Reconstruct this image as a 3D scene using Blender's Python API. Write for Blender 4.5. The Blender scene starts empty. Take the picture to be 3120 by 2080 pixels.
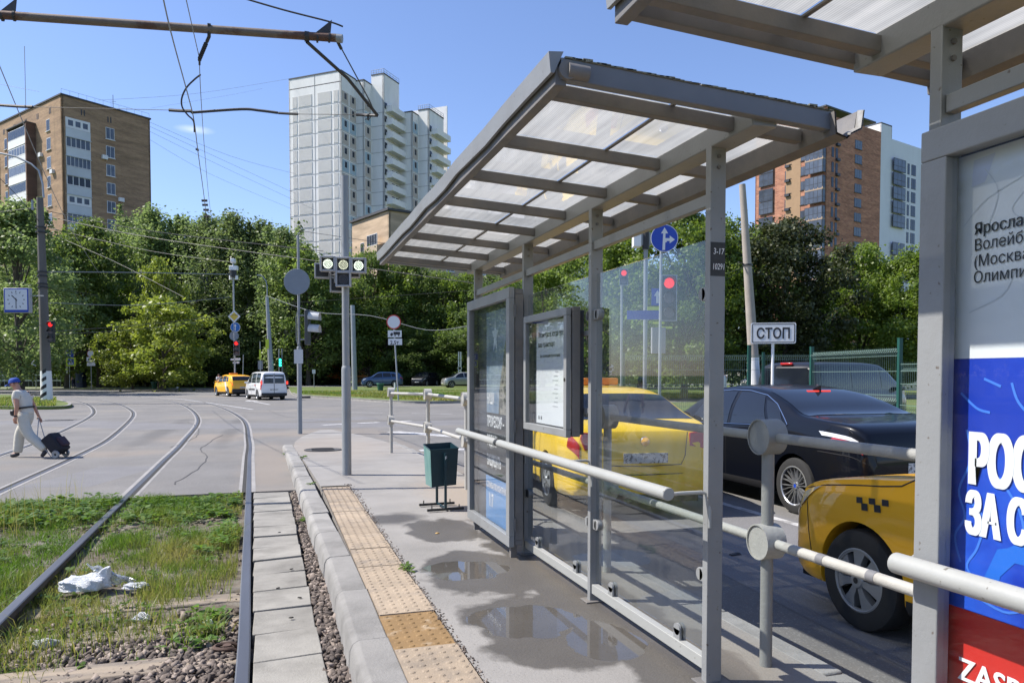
import bpy, bmesh, math, random
import numpy as np
from mathutils import Vector, Matrix
random.seed(7); rng = np.random.default_rng(11)
PI = math.pi
scene = bpy.context.scene
COL = scene.collection

# ------------------------------------------------------------------ camera
EYE = 1.45                      # eye height above the platform (z = 0); the road lies at z = -0.15
YAW = math.radians(17.58); PITCH = math.radians(2.0); FPX = 2300.0; PX0 = 1560.0
CY0 = 1142.0 + FPX*math.tan(PITCH)
SY, CYW = math.sin(YAW), math.cos(YAW)
cam_d = bpy.data.cameras.new('camera'); cam = bpy.data.objects.new('camera', cam_d); COL.objects.link(cam)
cam.location = (0, 0, EYE); cam.rotation_euler = (PI/2 - PITCH, 0, -YAW)
cam_d.sensor_width = 36; cam_d.lens = FPX/3120*36; cam_d.shift_y = (CY0-1040.0)/3120.0
cam_d.clip_start = 0.05; cam_d.clip_end = 3000
scene.camera = cam
# ------------------------------------------------------------------ world and sun
SUN_EL = math.radians(50.6)
SDX, SDY = -0.944, 0.33          # horizontal direction towards the sun
w = bpy.data.worlds.new('World'); scene.world = w; w.use_nodes = True
nt = w.node_tree; nt.nodes.clear()
sky = nt.nodes.new('ShaderNodeTexSky'); sky.sky_type = 'NISHITA'; sky.sun_disc = False
sky.sun_elevation = SUN_EL; sky.sun_rotation = math.atan2(SDX, SDY)
sky.air_density = 1.0; sky.dust_density = 0.45; sky.ozone_density = 3.0; sky.altitude = 150
bg = nt.nodes.new('ShaderNodeBackground'); bg.inputs[1].default_value = 0.122
wo = nt.nodes.new('ShaderNodeOutputWorld')
# one faint wisp of cloud low over the trees (part of the sky)
tc = nt.nodes.new('ShaderNodeTexCoord')
def wn(t, **k):
    n = nt.nodes.new(t)
    for a, b in k.items(): setattr(n, a, b)
    return n
cd = Vector((SY*math.cos(PITCH)+CYW*(605-PX0)/FPX, CYW*math.cos(PITCH)-SY*(605-PX0)/FPX, (CY0-405)/FPX-math.sin(PITCH))).normalized()
mp = wn('ShaderNodeMapping'); mp.inputs['Scale'].default_value = (1, 1, 4.5)
sub = wn('ShaderNodeVectorMath', operation='SUBTRACT'); sub.inputs[1].default_value = cd
nt.links.new(tc.outputs['Generated'], sub.inputs[0]); nt.links.new(sub.outputs[0], mp.inputs['Vector'])
ln = wn('ShaderNodeVectorMath', operation='LENGTH'); nt.links.new(mp.outputs[0], ln.inputs[0])
mr = wn('ShaderNodeMapRange'); mr.inputs['From Min'].default_value = 0.024; mr.inputs['From Max'].default_value = 0.0
nt.links.new(ln.outputs['Value'], mr.inputs['Value'])
nz = wn('ShaderNodeTexNoise'); nz.inputs['Scale'].default_value = 60; nz.inputs['Detail'].default_value = 5
mp2 = wn('ShaderNodeMapping'); mp2.inputs['Scale'].default_value = (1, 1, 3)
nt.links.new(tc.outputs['Generated'], mp2.inputs['Vector']); nt.links.new(mp2.outputs[0], nz.inputs['Vector'])
mu = wn('ShaderNodeMath', operation='MULTIPLY'); nt.links.new(mr.outputs[0], mu.inputs[0]); nt.links.new(nz.outputs['Fac'], mu.inputs[1])
mu2 = wn('ShaderNodeMath', operation='MULTIPLY'); mu2.inputs[1].default_value = 0.6; nt.links.new(mu.outputs[0], mu2.inputs[0])
mx = wn('ShaderNodeMixRGB'); mx.inputs[2].default_value = (8.0, 8.3, 9.0, 1)
skm = nt.nodes.new('ShaderNodeMixRGB'); skm.blend_type = 'MULTIPLY'; skm.inputs[0].default_value = 1.0; skm.inputs[2].default_value = (0.97, 0.955, 1.09, 1); nt.links.new(sky.outputs[0], skm.inputs[1])
nt.links.new(mu2.outputs[0], mx.inputs[0]); nt.links.new(skm.outputs[0], mx.inputs[1])
nt.links.new(mx.outputs[0], bg.inputs[0]); nt.links.new(bg.outputs[0], wo.inputs[0])
sl = bpy.data.lights.new('sun', 'SUN'); sl.energy = 4.8; sl.angle = math.radians(0.53); sl.color = (1.0, 0.945, 0.865)
so = bpy.data.objects.new('sun', sl); COL.objects.link(so)
sd = Vector((-SDX*math.cos(SUN_EL), -SDY*math.cos(SUN_EL), -math.sin(SUN_EL)))
so.rotation_euler = sd.to_track_quat('-Z', 'Y').to_euler(); so.location = (-30, 10, 40)
scene.view_settings.view_transform = 'Standard'; scene.view_settings.look = 'None'
scene.view_settings.exposure = 0.68; scene.view_settings.gamma = 1.0; scene.view_settings.use_curve_mapping = False
scene.cycles.max_bounces = 8; scene.cycles.transparent_max_bounces = 24; scene.cycles.caustics_reflective = False; scene.cycles.caustics_refractive = False

# ------------------------------------------------------------------ placing: ground plans measured from the photo
_f = Vector((SY*math.cos(PITCH), CYW*math.cos(PITCH), -math.sin(PITCH))); _r = Vector((CYW, -SY, 0)); _u = Vector((SY*math.sin(PITCH), CYW*math.sin(PITCH), math.cos(PITCH)))
def ray(x, y): return _f + _r*((x-PX0)/FPX) + _u*((CY0-y)/FPX)
def at(x, y, z=-0.15):           # the point of the level z seen at a photo pixel
    d = ray(x, y); t = (z-EYE)/d.z; return Vector((d.x*t, d.y*t, z))
def pd(x, y, D):                 # the point at distance D seen at a photo pixel
    d = ray(x, y); return Vector((d.x*D, d.y*D, EYE+d.z*D))
def zz(py, D): u = (CY0-py)/FPX; return EYE+D*(u*math.cos(PITCH)-math.sin(PITCH))/(math.cos(PITCH)+u*math.sin(PITCH))
def bx(pxx, py): return PX0+(pxx-PX0)*(1-(1142-py)/FPX*math.tan(PITCH))     # foot of a plumb line seen at that pixel
def cf(X, D, z=0.0):             # right / ahead of the camera on plan -> world
    return Vector((X*CYW+D*SY, -X*SY+D*CYW, z))

# ------------------------------------------------------------------ materials
_m = {}
def mat(name, col, rough=0.6, metal=0.0, var=0.0, vs=6.0, col2=None, c2s=1.5, c2lo=0.45, c2hi=0.6, bump=0.0, bs=60.0, coat=0.0, spec=0.5,
        rnd=0.0, stretch=(1, 1, 1), emit=None, alpha=None, world=False, speck=None, sscale=300, sth=0.66):
    if name in _m: return _m[name]
    m = bpy.data.materials.new(name); m.use_nodes = True; t = m.node_tree; N = t.nodes; L = t.links
    b = N['Principled BSDF']; b.inputs['Roughness'].default_value = rough; b.inputs['Metallic'].default_value = metal
    b.inputs['Coat Weight'].default_value = coat; b.inputs['Coat Roughness'].default_value = 0.03; b.inputs['Specular IOR Level'].default_value = spec
    b.inputs['Base Color'].default_value = (*col, 1)
    cur = None
    if var or col2 or bump or rnd or speck:
        if world:
            g = N.new('ShaderNodeNewGeometry'); vec = g.outputs['Position']
        else:
            g = N.new('ShaderNodeTexCoord'); vec = g.outputs['Object']
        mpn = N.new('ShaderNodeMapping'); mpn.inputs['Scale'].default_value = stretch; L.new(vec, mpn.inputs['Vector'])
        oi = N.new('ShaderNodeObjectInfo')
        cb = N.new('ShaderNodeVectorMath'); cb.operation = 'ADD'
        if rnd or not world:
            sc = N.new('ShaderNodeMath'); sc.operation = 'MULTIPLY'; sc.inputs[1].default_value = 37.0; L.new(oi.outputs['Random'], sc.inputs[0])
            L.new(mpn.outputs[0], cb.inputs[0]); L.new(sc.outputs[0], cb.inputs[1])
        else: L.new(mpn.outputs[0], cb.inputs[0])
        vec = cb.outputs[0]
        def noise(s, d=4, r=0.6):
            n = N.new('ShaderNodeTexNoise'); n.inputs['Scale'].default_value = s; n.inputs['Detail'].default_value = d; n.inputs['Roughness'].default_value = r
            L.new(vec, n.inputs['Vector']); return n.outputs['Fac']
        rgb = N.new('ShaderNodeRGB'); rgb.outputs[0].default_value = (*col, 1); cur = rgb.outputs[0]
        if col2:
            r_ = N.new('ShaderNodeMapRange'); r_.inputs['From Min'].default_value = c2lo; r_.inputs['From Max'].default_value = c2hi; L.new(noise(c2s, 6, 0.62), r_.inputs['Value'])
            x = N.new('ShaderNodeMixRGB'); x.inputs[2].default_value = (*col2, 1); L.new(r_.outputs[0], x.inputs[0]); L.new(cur, x.inputs[1]); cur = x.outputs[0]
        if speck:
            r_ = N.new('ShaderNodeMapRange'); r_.inputs['From Min'].default_value = sth; r_.inputs['From Max'].default_value = sth+0.05; L.new(noise(sscale, 2, 0.5), r_.inputs['Value'])
            x = N.new('ShaderNodeMixRGB'); x.inputs[2].default_value = (*speck, 1); L.new(r_.outputs[0], x.inputs[0]); L.new(cur, x.inputs[1]); cur = x.outputs[0]
        if var or rnd:
            hs = N.new('ShaderNodeHueSaturation'); L.new(cur, hs.inputs['Color'])
            r_ = N.new('ShaderNodeMapRange'); r_.inputs['From Min'].default_value = 0.25; r_.inputs['From Max'].default_value = 0.75
            r_.inputs['To Min'].default_value = 1-var; r_.inputs['To Max'].default_value = 1+var; L.new(noise(vs), r_.inputs['Value'])
            if rnd:
                r2 = N.new('ShaderNodeMapRange'); r2.inputs['To Min'].default_value = 1-rnd; r2.inputs['To Max'].default_value = 1+rnd; L.new(oi.outputs['Random'], r2.inputs['Value'])
                mm = N.new('ShaderNodeMath'); mm.operation = 'MULTIPLY'; L.new(r_.outputs[0], mm.inputs[0]); L.new(r2.outputs[0], mm.inputs[1]); L.new(mm.outputs[0], hs.inputs['Value'])
            else: L.new(r_.outputs[0], hs.inputs['Value'])
            cur = hs.outputs[0]
        L.new(cur, b.inputs['Base Color'])
        if bump:
            bp = N.new('ShaderNodeBump'); bp.inputs['Strength'].default_value = bump; bp.inputs['Distance'].default_value = 0.02; L.new(noise(bs, 5, 0.7), bp.inputs['Height']); L.new(bp.outputs[0], b.inputs['Normal'])
    if emit: b.inputs['Emission Color'].default_value = (*emit[:3], 1); b.inputs['Emission Strength'].default_value = emit[3]
    _m[name] = m; return m

def glassmat(name, tint, refl=0.06, rough=0.02, dirt=0.0, dcol=(0.6, 0.62, 0.62), drops=0.0, streak=(3, 3, 0.6), f0=1.0):
    if name in _m: return _m[name]
    m = bpy.data.materials.new(name); m.use_nodes = True; t = m.node_tree; N = t.nodes; L = t.links; N.clear()
    o = N.new('ShaderNodeOutputMaterial'); tr = N.new('ShaderNodeBsdfTransparent'); tr.inputs[0].default_value = (*tint, 1)
    gl = N.new('ShaderNodeBsdfGlossy'); gl.inputs['Roughness'].default_value = rough; gl.inputs[0].default_value = (f0, f0, f0, 1)
    fr = N.new('ShaderNodeLayerWeight'); fr.inputs['Blend'].default_value = 0.5; pw_ = N.new('ShaderNodeMath'); pw_.operation = 'POWER'; pw_.inputs[1].default_value = 4.5; L.new(fr.outputs['Facing'], pw_.inputs[0])
    ad = N.new('ShaderNodeMath'); ad.operation = 'MULTIPLY_ADD'; ad.inputs[1].default_value = 0.8; ad.inputs[2].default_value = refl; ad.use_clamp = True; L.new(pw_.outputs[0], ad.inputs[0])
    m1 = N.new('ShaderNodeMixShader'); L.new(ad.outputs[0], m1.inputs[0]); L.new(tr.outputs[0], m1.inputs[1]); L.new(gl.outputs[0], m1.inputs[2])
    out = m1.outputs[0]
    if dirt:
        di = N.new('ShaderNodeBsdfDiffuse'); di.inputs[0].default_value = (*dcol, 1)
        tl = N.new('ShaderNodeBsdfTranslucent'); tl.inputs[0].default_value = (*dcol, 1)
        ds = N.new('ShaderNodeMixShader'); ds.inputs[0].default_value = 0.5; L.new(di.outputs[0], ds.inputs[1]); L.new(tl.outputs[0], ds.inputs[2])
        tcn = N.new('ShaderNodeTexCoord'); mpn = N.new('ShaderNodeMapping'); mpn.inputs['Scale'].default_value = streak; L.new(tcn.outputs['Object'], mpn.inputs['Vector'])
        nn = N.new('ShaderNodeTexNoise'); nn.inputs['Scale'].default_value = 5; nn.inputs['Detail'].default_value = 6; L.new(mpn.outputs[0], nn.inputs['Vector'])
        r_ = N.new('ShaderNodeMapRange'); r_.inputs['From Min'].default_value = 0.35; r_.inputs['From Max'].default_value = 0.8; r_.inputs['To Min'].default_value = dirt*0.25; r_.inputs['To Max'].default_value = dirt*1.8; L.new(nn.outputs['Fac'], r_.inputs['Value'])
        fac = r_.outputs[0]
        if drops:
            vn = N.new('ShaderNodeTexVoronoi'); vn.inputs['Scale'].default_value = 120; L.new(tcn.outputs['Object'], vn.inputs['Vector'])
            r2 = N.new('ShaderNodeMapRange'); r2.inputs['From Min'].default_value = 0.2; r2.inputs['From Max'].default_value = 0.1; L.new(vn.outputs['Distance'], r2.inputs['Value'])
            n2 = N.new('ShaderNodeTexNoise'); n2.inputs['Scale'].default_value = 4; L.new(tcn.outputs['Object'], n2.inputs['Vector'])
            r3 = N.new('ShaderNodeMapRange'); r3.inputs['From Min'].default_value = 0.5; r3.inputs['From Max'].default_value = 0.7; L.new(n2.outputs['Fac'], r3.inputs['Value'])
            cc = N.new('ShaderNodeMath'); cc.operation = 'GREATER_THAN'; cc.inputs[1].default_value = 0.6
            sp = N.new('ShaderNodeSeparateColor'); L.new(vn.outputs['Color'], sp.inputs[0]); L.new(sp.outputs[0], cc.inputs[0])
            a = N.new('ShaderNodeMath'); a.operation = 'MULTIPLY'; L.new(r2.outputs[0], a.inputs[0]); L.new(r3.outputs[0], a.inputs[1])
            a2 = N.new('ShaderNodeMath'); a2.operation = 'MULTIPLY'; L.new(a.outputs[0], a2.inputs[0]); L.new(cc.outputs[0], a2.inputs[1])
            a3 = N.new('ShaderNodeMath'); a3.operation = 'MULTIPLY_ADD'; a3.inputs[1].default_value = drops; L.new(a2.outputs[0], a3.inputs[0]); L.new(fac, a3.inputs[2]); fac = a3.outputs[0]
        m2 = N.new('ShaderNodeMixShader'); L.new(fac, m2.inputs[0]); L.new(out, m2.inputs[1]); L.new(ds.outputs[0], m2.inputs[2]); out = m2.outputs[0]
    L.new(out, o.inputs[0]); _m[name] = m; return m

def leafmat(name, col, col2, trans=0.35):
    if name in _m: return _m[name]
    m = bpy.data.materials.new(name); m.use_nodes = True; t = m.node_tree; N = t.nodes; L = t.links; N.clear()
    o = N.new('ShaderNodeOutputMaterial'); at_ = N.new('ShaderNodeAttribute'); at_.attribute_name = 'tone'
    oi = N.new('ShaderNodeObjectInfo')
    x = N.new('ShaderNodeMixRGB'); x.inputs[1].default_value = (*col, 1); x.inputs[2].default_value = (*col2, 1); L.new(at_.outputs['Fac'], x.inputs[0])
    hs = N.new('ShaderNodeHueSaturation'); L.new(x.outputs[0], hs.inputs['Color'])
    r2 = N.new('ShaderNodeMapRange'); r2.inputs['To Min'].default_value = 0.8; r2.inputs['To Max'].default_value = 1.2; L.new(oi.outputs['Random'], r2.inputs['Value']); L.new(r2.outputs[0], hs.inputs['Value'])
    pb = N.new('ShaderNodeBsdfPrincipled'); pb.inputs['Roughness'].default_value = 0.45; pb.inputs['Specular IOR Level'].default_value = 0.35; L.new(hs.outputs[0], pb.inputs['Base Color'])
    tl = N.new('ShaderNodeBsdfTranslucent')
    h2 = N.new('ShaderNodeHueSaturation'); h2.inputs['Saturation'].default_value = 1.1; h2.inputs['Value'].default_value = 1.7; L.new(hs.outputs[0], h2.inputs['Color']); L.new(h2.outputs[0], tl.inputs[0])
    mx_ = N.new('ShaderNodeMixShader'); mx_.inputs[0].default_value = trans; L.new(pb.outputs[0], mx_.inputs[1]); L.new(tl.outputs[0], mx_.inputs[2])
    L.new(mx_.outputs[0], o.inputs[0]); _m[name] = m; return m

# ------------------------------------------------------------------ mesh builder
class MB:
    def __init__(s): s.v = []; s.f = []; s.mi = []; s.cm = 0
    def add(s, vs, fs):
        n = len(s.v); s.v += [tuple(p) for p in vs]; s.f += [tuple(i+n for i in f) for f in fs]; s.mi += [s.cm]*len(fs); return s
    def m(s, i): s.cm = i; return s
    def box(s, a, b, R=None, o=(0, 0, 0)):
        x0, y0, z0 = a; x1, y1, z1 = b
        vs = [Vector(p) for p in ((x0, y0, z0), (x1, y0, z0), (x1, y1, z0), (x0, y1, z0), (x0, y0, z1), (x1, y0, z1), (x1, y1, z1), (x0, y1, z1))]
        if R is not None: vs = [R @ p + Vector(o) for p in vs]
        elif any(o): vs = [p + Vector(o) for p in vs]
        return s.add(vs, [(0, 3, 2, 1), (4, 5, 6, 7), (0, 1, 5, 4), (1, 2, 6, 5), (2, 3, 7, 6), (3, 0, 4, 7)])
    def cyl(s, p, q, r, r2=None, n=12, caps=True):
        p = Vector(p); q = Vector(q); r2 = r if r2 is None else r2; d = (q-p)
        if d.length < 1e-9: return s
        d.normalize(); a = d.orthogonal().normalized(); b = d.cross(a)
        vs = []
        for c_, rr in ((p, r), (q, r2)):
            for i in range(n):
                t = 2*PI*i/n; vs.append(c_ + a*(rr*math.cos(t)) + b*(rr*math.sin(t)))
        fs = [(i, (i+1) % n, n+(i+1) % n, n+i) for i in range(n)]
        if caps: fs += [tuple(range(n-1, -1, -1)), tuple(range(n, 2*n))]
        return s.add(vs, fs)
    def tube(s, pts, r, n=8, rs=None, caps=True):
        pts = [Vector(p) for p in pts]; vs = []; k = len(pts); a = None
        for i, p in enumerate(pts):
            d = (pts[min(i+1, k-1)]-pts[max(i-1, 0)]).normalized()
            a = d.orthogonal().normalized() if a is None else (a - d*a.dot(d)).normalized()
            b = d.cross(a); rr = rs[i] if rs else r
            for j in range(n):
                t = 2*PI*j/n; vs.append(p + a*(rr*math.cos(t)) + b*(rr*math.sin(t)))
        fs = [(i*n+j, i*n+(j+1) % n, (i+1)*n+(j+1) % n, (i+1)*n+j) for i in range(k-1) for j in range(n)]
        if caps: fs += [tuple(range(n-1, -1, -1)), tuple(range((k-1)*n, k*n))]
        return s.add(vs, fs)
    def prism(s, poly, off):       # poly: 3D points, extruded by vector off
        n = len(poly); off = Vector(off); vs = [Vector(p) for p in poly] + [Vector(p)+off for p in poly]
        fs = [tuple(range(n-1, -1, -1)), tuple(range(n, 2*n))] + [(i, (i+1) % n, n+(i+1) % n, n+i) for i in range(n)]
        return s.add(vs, fs)
    def lathe(s, prof, n=24, o=(0, 0, 0), ax='z'):   # prof [(r, h)]
        vs = []
        for r, h in prof:
            for i in range(n):
                t = 2*PI*i/n; c_, s_ = r*math.cos(t), r*math.sin(t)
                p = (c_, s_, h) if ax == 'z' else ((h, c_, s_) if ax == 'x' else (c_, h, s_))
                vs.append((p[0]+o[0], p[1]+o[1], p[2]+o[2]))
        k = len(prof); fs = [(i*n+j, i*n+(j+1) % n, (i+1)*n+(j+1) % n, (i+1)*n+j) for i in range(k-1) for j in range(n)]
        return s.add(vs, fs)
    def build(s, name, mats, parent=None, smooth=True, ang=35, bevel=0, loc=None, kind=None, group=None, label=None):
        me = bpy.data.meshes.new(name); me.from_pydata(s.v, [], s.f); me.update()
        if not isinstance(mats, (list, tuple)): mats = [mats]
        for m_ in mats: me.materials.append(m_)
        if len(mats) > 1: me.polygons.foreach_set('material_index', s.mi)
        if smooth:
            me.polygons.foreach_set('use_smooth', [True]*len(s.f)); me.set_sharp_from_angle(angle=math.radians(ang))
        o = bpy.data.objects.new(name, me); COL.objects.link(o)
        if parent: o.parent = parent
        if loc is not None: o.location = loc
        if bevel:
            bv = o.modifiers.new('bevel', 'BEVEL'); bv.width = bevel; bv.segments = 2; bv.limit_method = 'ANGLE'; bv.harden_normals = False
        if kind: o['kind'] = kind
        if group: o['group'] = group
        if label: o['label'] = label
        return o
def thing(name, label, cat, loc=(0, 0, 0), rz=0.0, group=None):
    o = bpy.data.objects.new(name, None); COL.objects.link(o); o.location = loc; o.rotation_euler = (0, 0, rz); o.empty_display_size = 0.2
    return tag(o, label, cat, group)
def tag(o, label, cat, group=None):
    o['label'] = label; o['category'] = cat
    if group: o['group'] = group
    return o
def tree_copy(o, parent=None, loc=None, rz=None, label=None, group=None):
    c_ = o.copy(); COL.objects.link(c_)
    if parent: c_.parent = parent
    for ch in o.children: tree_copy(ch, c_)
    if loc is not None: c_.location = loc
    if rz is not None: c_.rotation_euler = (0, 0, rz)
    if label: c_['label'] = label
    if group: c_['group'] = group
    return c_
def inst(src, loc, rot=(0, 0, 0), scale=None, parent=None):     # copy of one piece, sharing its mesh
    c_ = src.copy(); COL.objects.link(c_); c_.location = loc; c_.rotation_euler = rot
    if scale is not None: c_.scale = scale
    if parent: c_.parent = parent
    return c_
_tmpcol = None
def text(body, size, name, m, parent, loc, rot, bold=0.0, xs=1.0, depth=0.0015, align='LEFT', shear=0.0, fat=()):
    cu = bpy.data.curves.new('t', 'FONT'); cu.body = body; cu.size = size; cu.align_x = align; cu.offset = bold; cu.extrude = depth; cu.resolution_u = 3; cu.shear = shear
    to = bpy.data.objects.new('t', cu); COL.objects.link(to)
    dg = bpy.context.evaluated_depsgraph_get(); me = bpy.data.meshes.new_from_object(to.evaluated_get(dg)); bpy.data.objects.remove(to); bpy.data.curves.remove(cu)
    if fat:        # heavy poster face: the outline widened by shifted layers
        b_ = MB()
        for k, dx in enumerate((0,)+tuple(fat)): b_.add([(v.co.x+dx, v.co.y, v.co.z+k*.00025) for v in me.vertices], [tuple(p.vertices) for p in me.polygons])
        me = bpy.data.meshes.new(name); me.from_pydata(b_.v, [], b_.f)
    me.name = name; me.materials.clear(); me.materials.append(m)
    o = bpy.data.objects.new(name, me); COL.objects.link(o); o.parent = parent; o.location = loc; o.rotation_euler = rot; o.scale = (xs, 1, 1); return o
def npmesh(name, V, F, m, parent=None, tone=None, smooth=False):   # V (n,3) F (k,4|3)
    me = bpy.data.meshes.new(name); k = F.shape[1]
    me.vertices.add(len(V)); me.vertices.foreach_set('co', V.astype(np.float32).ravel())
    me.loops.add(F.size); me.loops.foreach_set('vertex_index', F.astype(np.int32).ravel())
    me.polygons.add(len(F)); me.polygons.foreach_set('loop_start', np.arange(0, F.size, k, dtype=np.int32)); me.polygons.foreach_set('loop_total', np.full(len(F), k, dtype=np.int32))
    if smooth: me.polygons.foreach_set('use_smooth', np.ones(len(F), dtype=bool))
    me.update(calc_edges=True); me.materials.append(m)
    if tone is not None:
        a = me.attributes.new('tone', 'FLOAT', 'FACE'); a.data.foreach_set('value', tone.astype(np.float32))
    o = bpy.data.objects.new(name, me); COL.objects.link(o)
    if parent: o.parent = parent
    return o
def flat(name, pts, z, m, kind='structure', parent=None, label=None):
    b = MB(); b.add([(p[0], p[1], z) for p in pts], [tuple(range(len(pts)))]); return b.build(name, m, parent, smooth=False, kind=kind, label=label)
# ================================================================== GROUND
def vnoise(x, y, s, seed=0):
    x = np.asarray(x, float)/s+seed*17.3; y = np.asarray(y, float)/s+seed*9.1
    xi = np.floor(x).astype(int); yi = np.floor(y).astype(int); fx = x-xi; fy = y-yi
    fx = fx*fx*(3-2*fx); fy = fy*fy*(3-2*fy)
    def h(a, b): 
        n = (a*374761393+b*668265263+seed*1442695) & 0x7fffffff; n = (n ^ (n >> 13))*1274126177 & 0x7fffffff; return ((n ^ (n >> 16)) & 0xffff)/65535.0
    return (h(xi, yi)*(1-fx)+h(xi+1, yi)*fx)*(1-fy)+(h(xi, yi+1)*(1-fx)+h(xi+1, yi+1)*fx)*fy
def fbm(x, y, s, seed=0): return vnoise(x, y, s, seed)*0.55+vnoise(x, y, s/2.1, seed+1)*0.28+vnoise(x, y, s/4.3, seed+2)*0.17

M_asph = mat('asphalt', (0.158, 0.152, 0.145), 0.9, var=0.16, vs=0.7, col2=(0.205, 0.188, 0.165), c2s=0.22, c2lo=0.5, c2hi=0.68, bump=0.35, bs=70, world=True, speck=(0.24, 0.23, 0.22), sscale=90, sth=0.60)
M_asph2 = mat('asphalt_patch', (0.165, 0.162, 0.165), 0.9, var=0.12, vs=1.5, bump=0.35, bs=80, world=True, speck=(0.27, 0.26, 0.25), sscale=110, sth=0.62)
M_lawn = mat('lawn', (0.095, 0.14, 0.028), 0.95, var=0.25, vs=3.0, col2=(0.16, 0.15, 0.055), c2s=0.5, c2lo=0.48, c2hi=0.7, bump=0.8, bs=25, world=True)
M_dirt = mat('dirt', (0.115, 0.092, 0.066), 0.95, var=0.25, vs=7, col2=(0.2, 0.18, 0.15), c2s=3, bump=0.8, bs=60, world=True)
M_conc = mat('concrete_slab', (0.265, 0.252, 0.225), 0.9, var=0.16, vs=4, col2=(0.150, 0.142, 0.125), c2s=3.0, c2lo=0.46, c2hi=0.78, bump=0.35, bs=70, rnd=0.10, speck=(0.2, 0.19, 0.18), sscale=60, sth=0.70)
M_kerb = mat('kerb_concrete', (0.255, 0.246, 0.232), 0.88, var=0.14, vs=4, col2=(0.145, 0.140, 0.130), c2s=2.6, c2lo=0.48, c2hi=0.8, bump=0.4, bs=55, rnd=0.10, speck=(0.2, 0.2, 0.2), sscale=70, sth=0.69)
M_tact = mat('tactile_yellow', (0.330, 0.262, 0.190), 0.85, var=0.14, vs=6, col2=(0.215, 0.180, 0.145), c2s=4.5, c2lo=0.48, c2hi=0.72, bump=0.3, bs=80, rnd=0.09, speck=(.16, .13, .11), sscale=60, sth=.68)
M_tact_s = mat('tactile_stained', (0.22, 0.135, 0.055), 0.8, var=0.2, vs=8, col2=(0.31, 0.23, 0.145), c2s=5, c2lo=0.55, c2hi=0.62, bump=0.2, bs=100)
M_mark = mat('road_paint', (0.46, 0.455, 0.45), 0.7, var=0.1, vs=4, col2=(0.25, 0.245, 0.24), c2s=9, c2lo=0.5, c2hi=0.62, world=True)
M_rail = mat('rail_steel', (0.19, 0.19, 0.20), 0.42, metal=0.75, var=0.2, vs=4, stretch=(1, 0.1, 1))
M_rust = mat('rail_side', (0.075, 0.06, 0.055), 0.8, var=0.3, vs=12)
M_dark = mat('groove_dark', (0.035, 0.033, 0.03), 0.95)
M_guard = mat('rail_grout', (0.27, 0.26, 0.25), 0.9, var=0.15, vs=3, world=True)

def soft_blobs(m, blobs, col, amp=1.2, nscale=1.1):
    t = m.node_tree; N = t.nodes; L = t.links; b = N['Principled BSDF']; g = N.new('ShaderNodeNewGeometry'); nz_ = N.new('ShaderNodeTexNoise'); nz_.inputs['Scale'].default_value = nscale; nz_.inputs['Detail'].default_value = 7; L.new(g.outputs['Position'], nz_.inputs['Vector'])
    cur = b.inputs['Base Color'].links[0].from_socket
    for cx, cy, rx, ry, st in blobs:
        s_ = N.new('ShaderNodeVectorMath'); s_.operation = 'SUBTRACT'; s_.inputs[1].default_value = (cx, cy, 0); L.new(g.outputs['Position'], s_.inputs[0])
        m_ = N.new('ShaderNodeVectorMath'); m_.operation = 'MULTIPLY'; m_.inputs[1].default_value = (1/rx, 1/ry, 0); L.new(s_.outputs[0], m_.inputs[0])
        l_ = N.new('ShaderNodeVectorMath'); l_.operation = 'LENGTH'; L.new(m_.outputs[0], l_.inputs[0])
        a_ = N.new('ShaderNodeMath'); a_.operation = 'MULTIPLY_ADD'; a_.inputs[1].default_value = amp; L.new(nz_.outputs['Fac'], a_.inputs[0]); L.new(l_.outputs['Value'], a_.inputs[2])
        r_ = N.new('ShaderNodeMapRange'); r_.inputs['From Min'].default_value = 1.75; r_.inputs['From Max'].default_value = 1.0; r_.inputs['To Max'].default_value = st; L.new(a_.outputs[0], r_.inputs['Value'])
        x = N.new('ShaderNodeMixRGB'); x.inputs[2].default_value = (*col, 1); L.new(r_.outputs[0], x.inputs[0]); L.new(cur, x.inputs[1]); cur = x.outputs[0]
    L.new(cur, b.inputs['Base Color'])
soft_blobs(M_asph, [(-1.6, 20.6, 1.5, 1.6, .6), (-3.4, 17.0, 1.6, .9, .5), (-0.1, 14.5, .5, 5, .6), (1.4, 21.5, 2.0, 1.8, .5), (-6.5, 15, 2.5, 1.2, .4), (2.8, 12, .35, 12, .4)], (.245, .205, .165))
soft_blobs(M_asph, [(-3.0, 24, .35, 7, .5), (-1.15, 24.5, .25, 8, .45), (5.0, 26, 6, 1.2, .35), (4.3, 8, .5, 14, .35), (7.0, 6, .6, 14, .35)], (.07, .068, .066))
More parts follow.
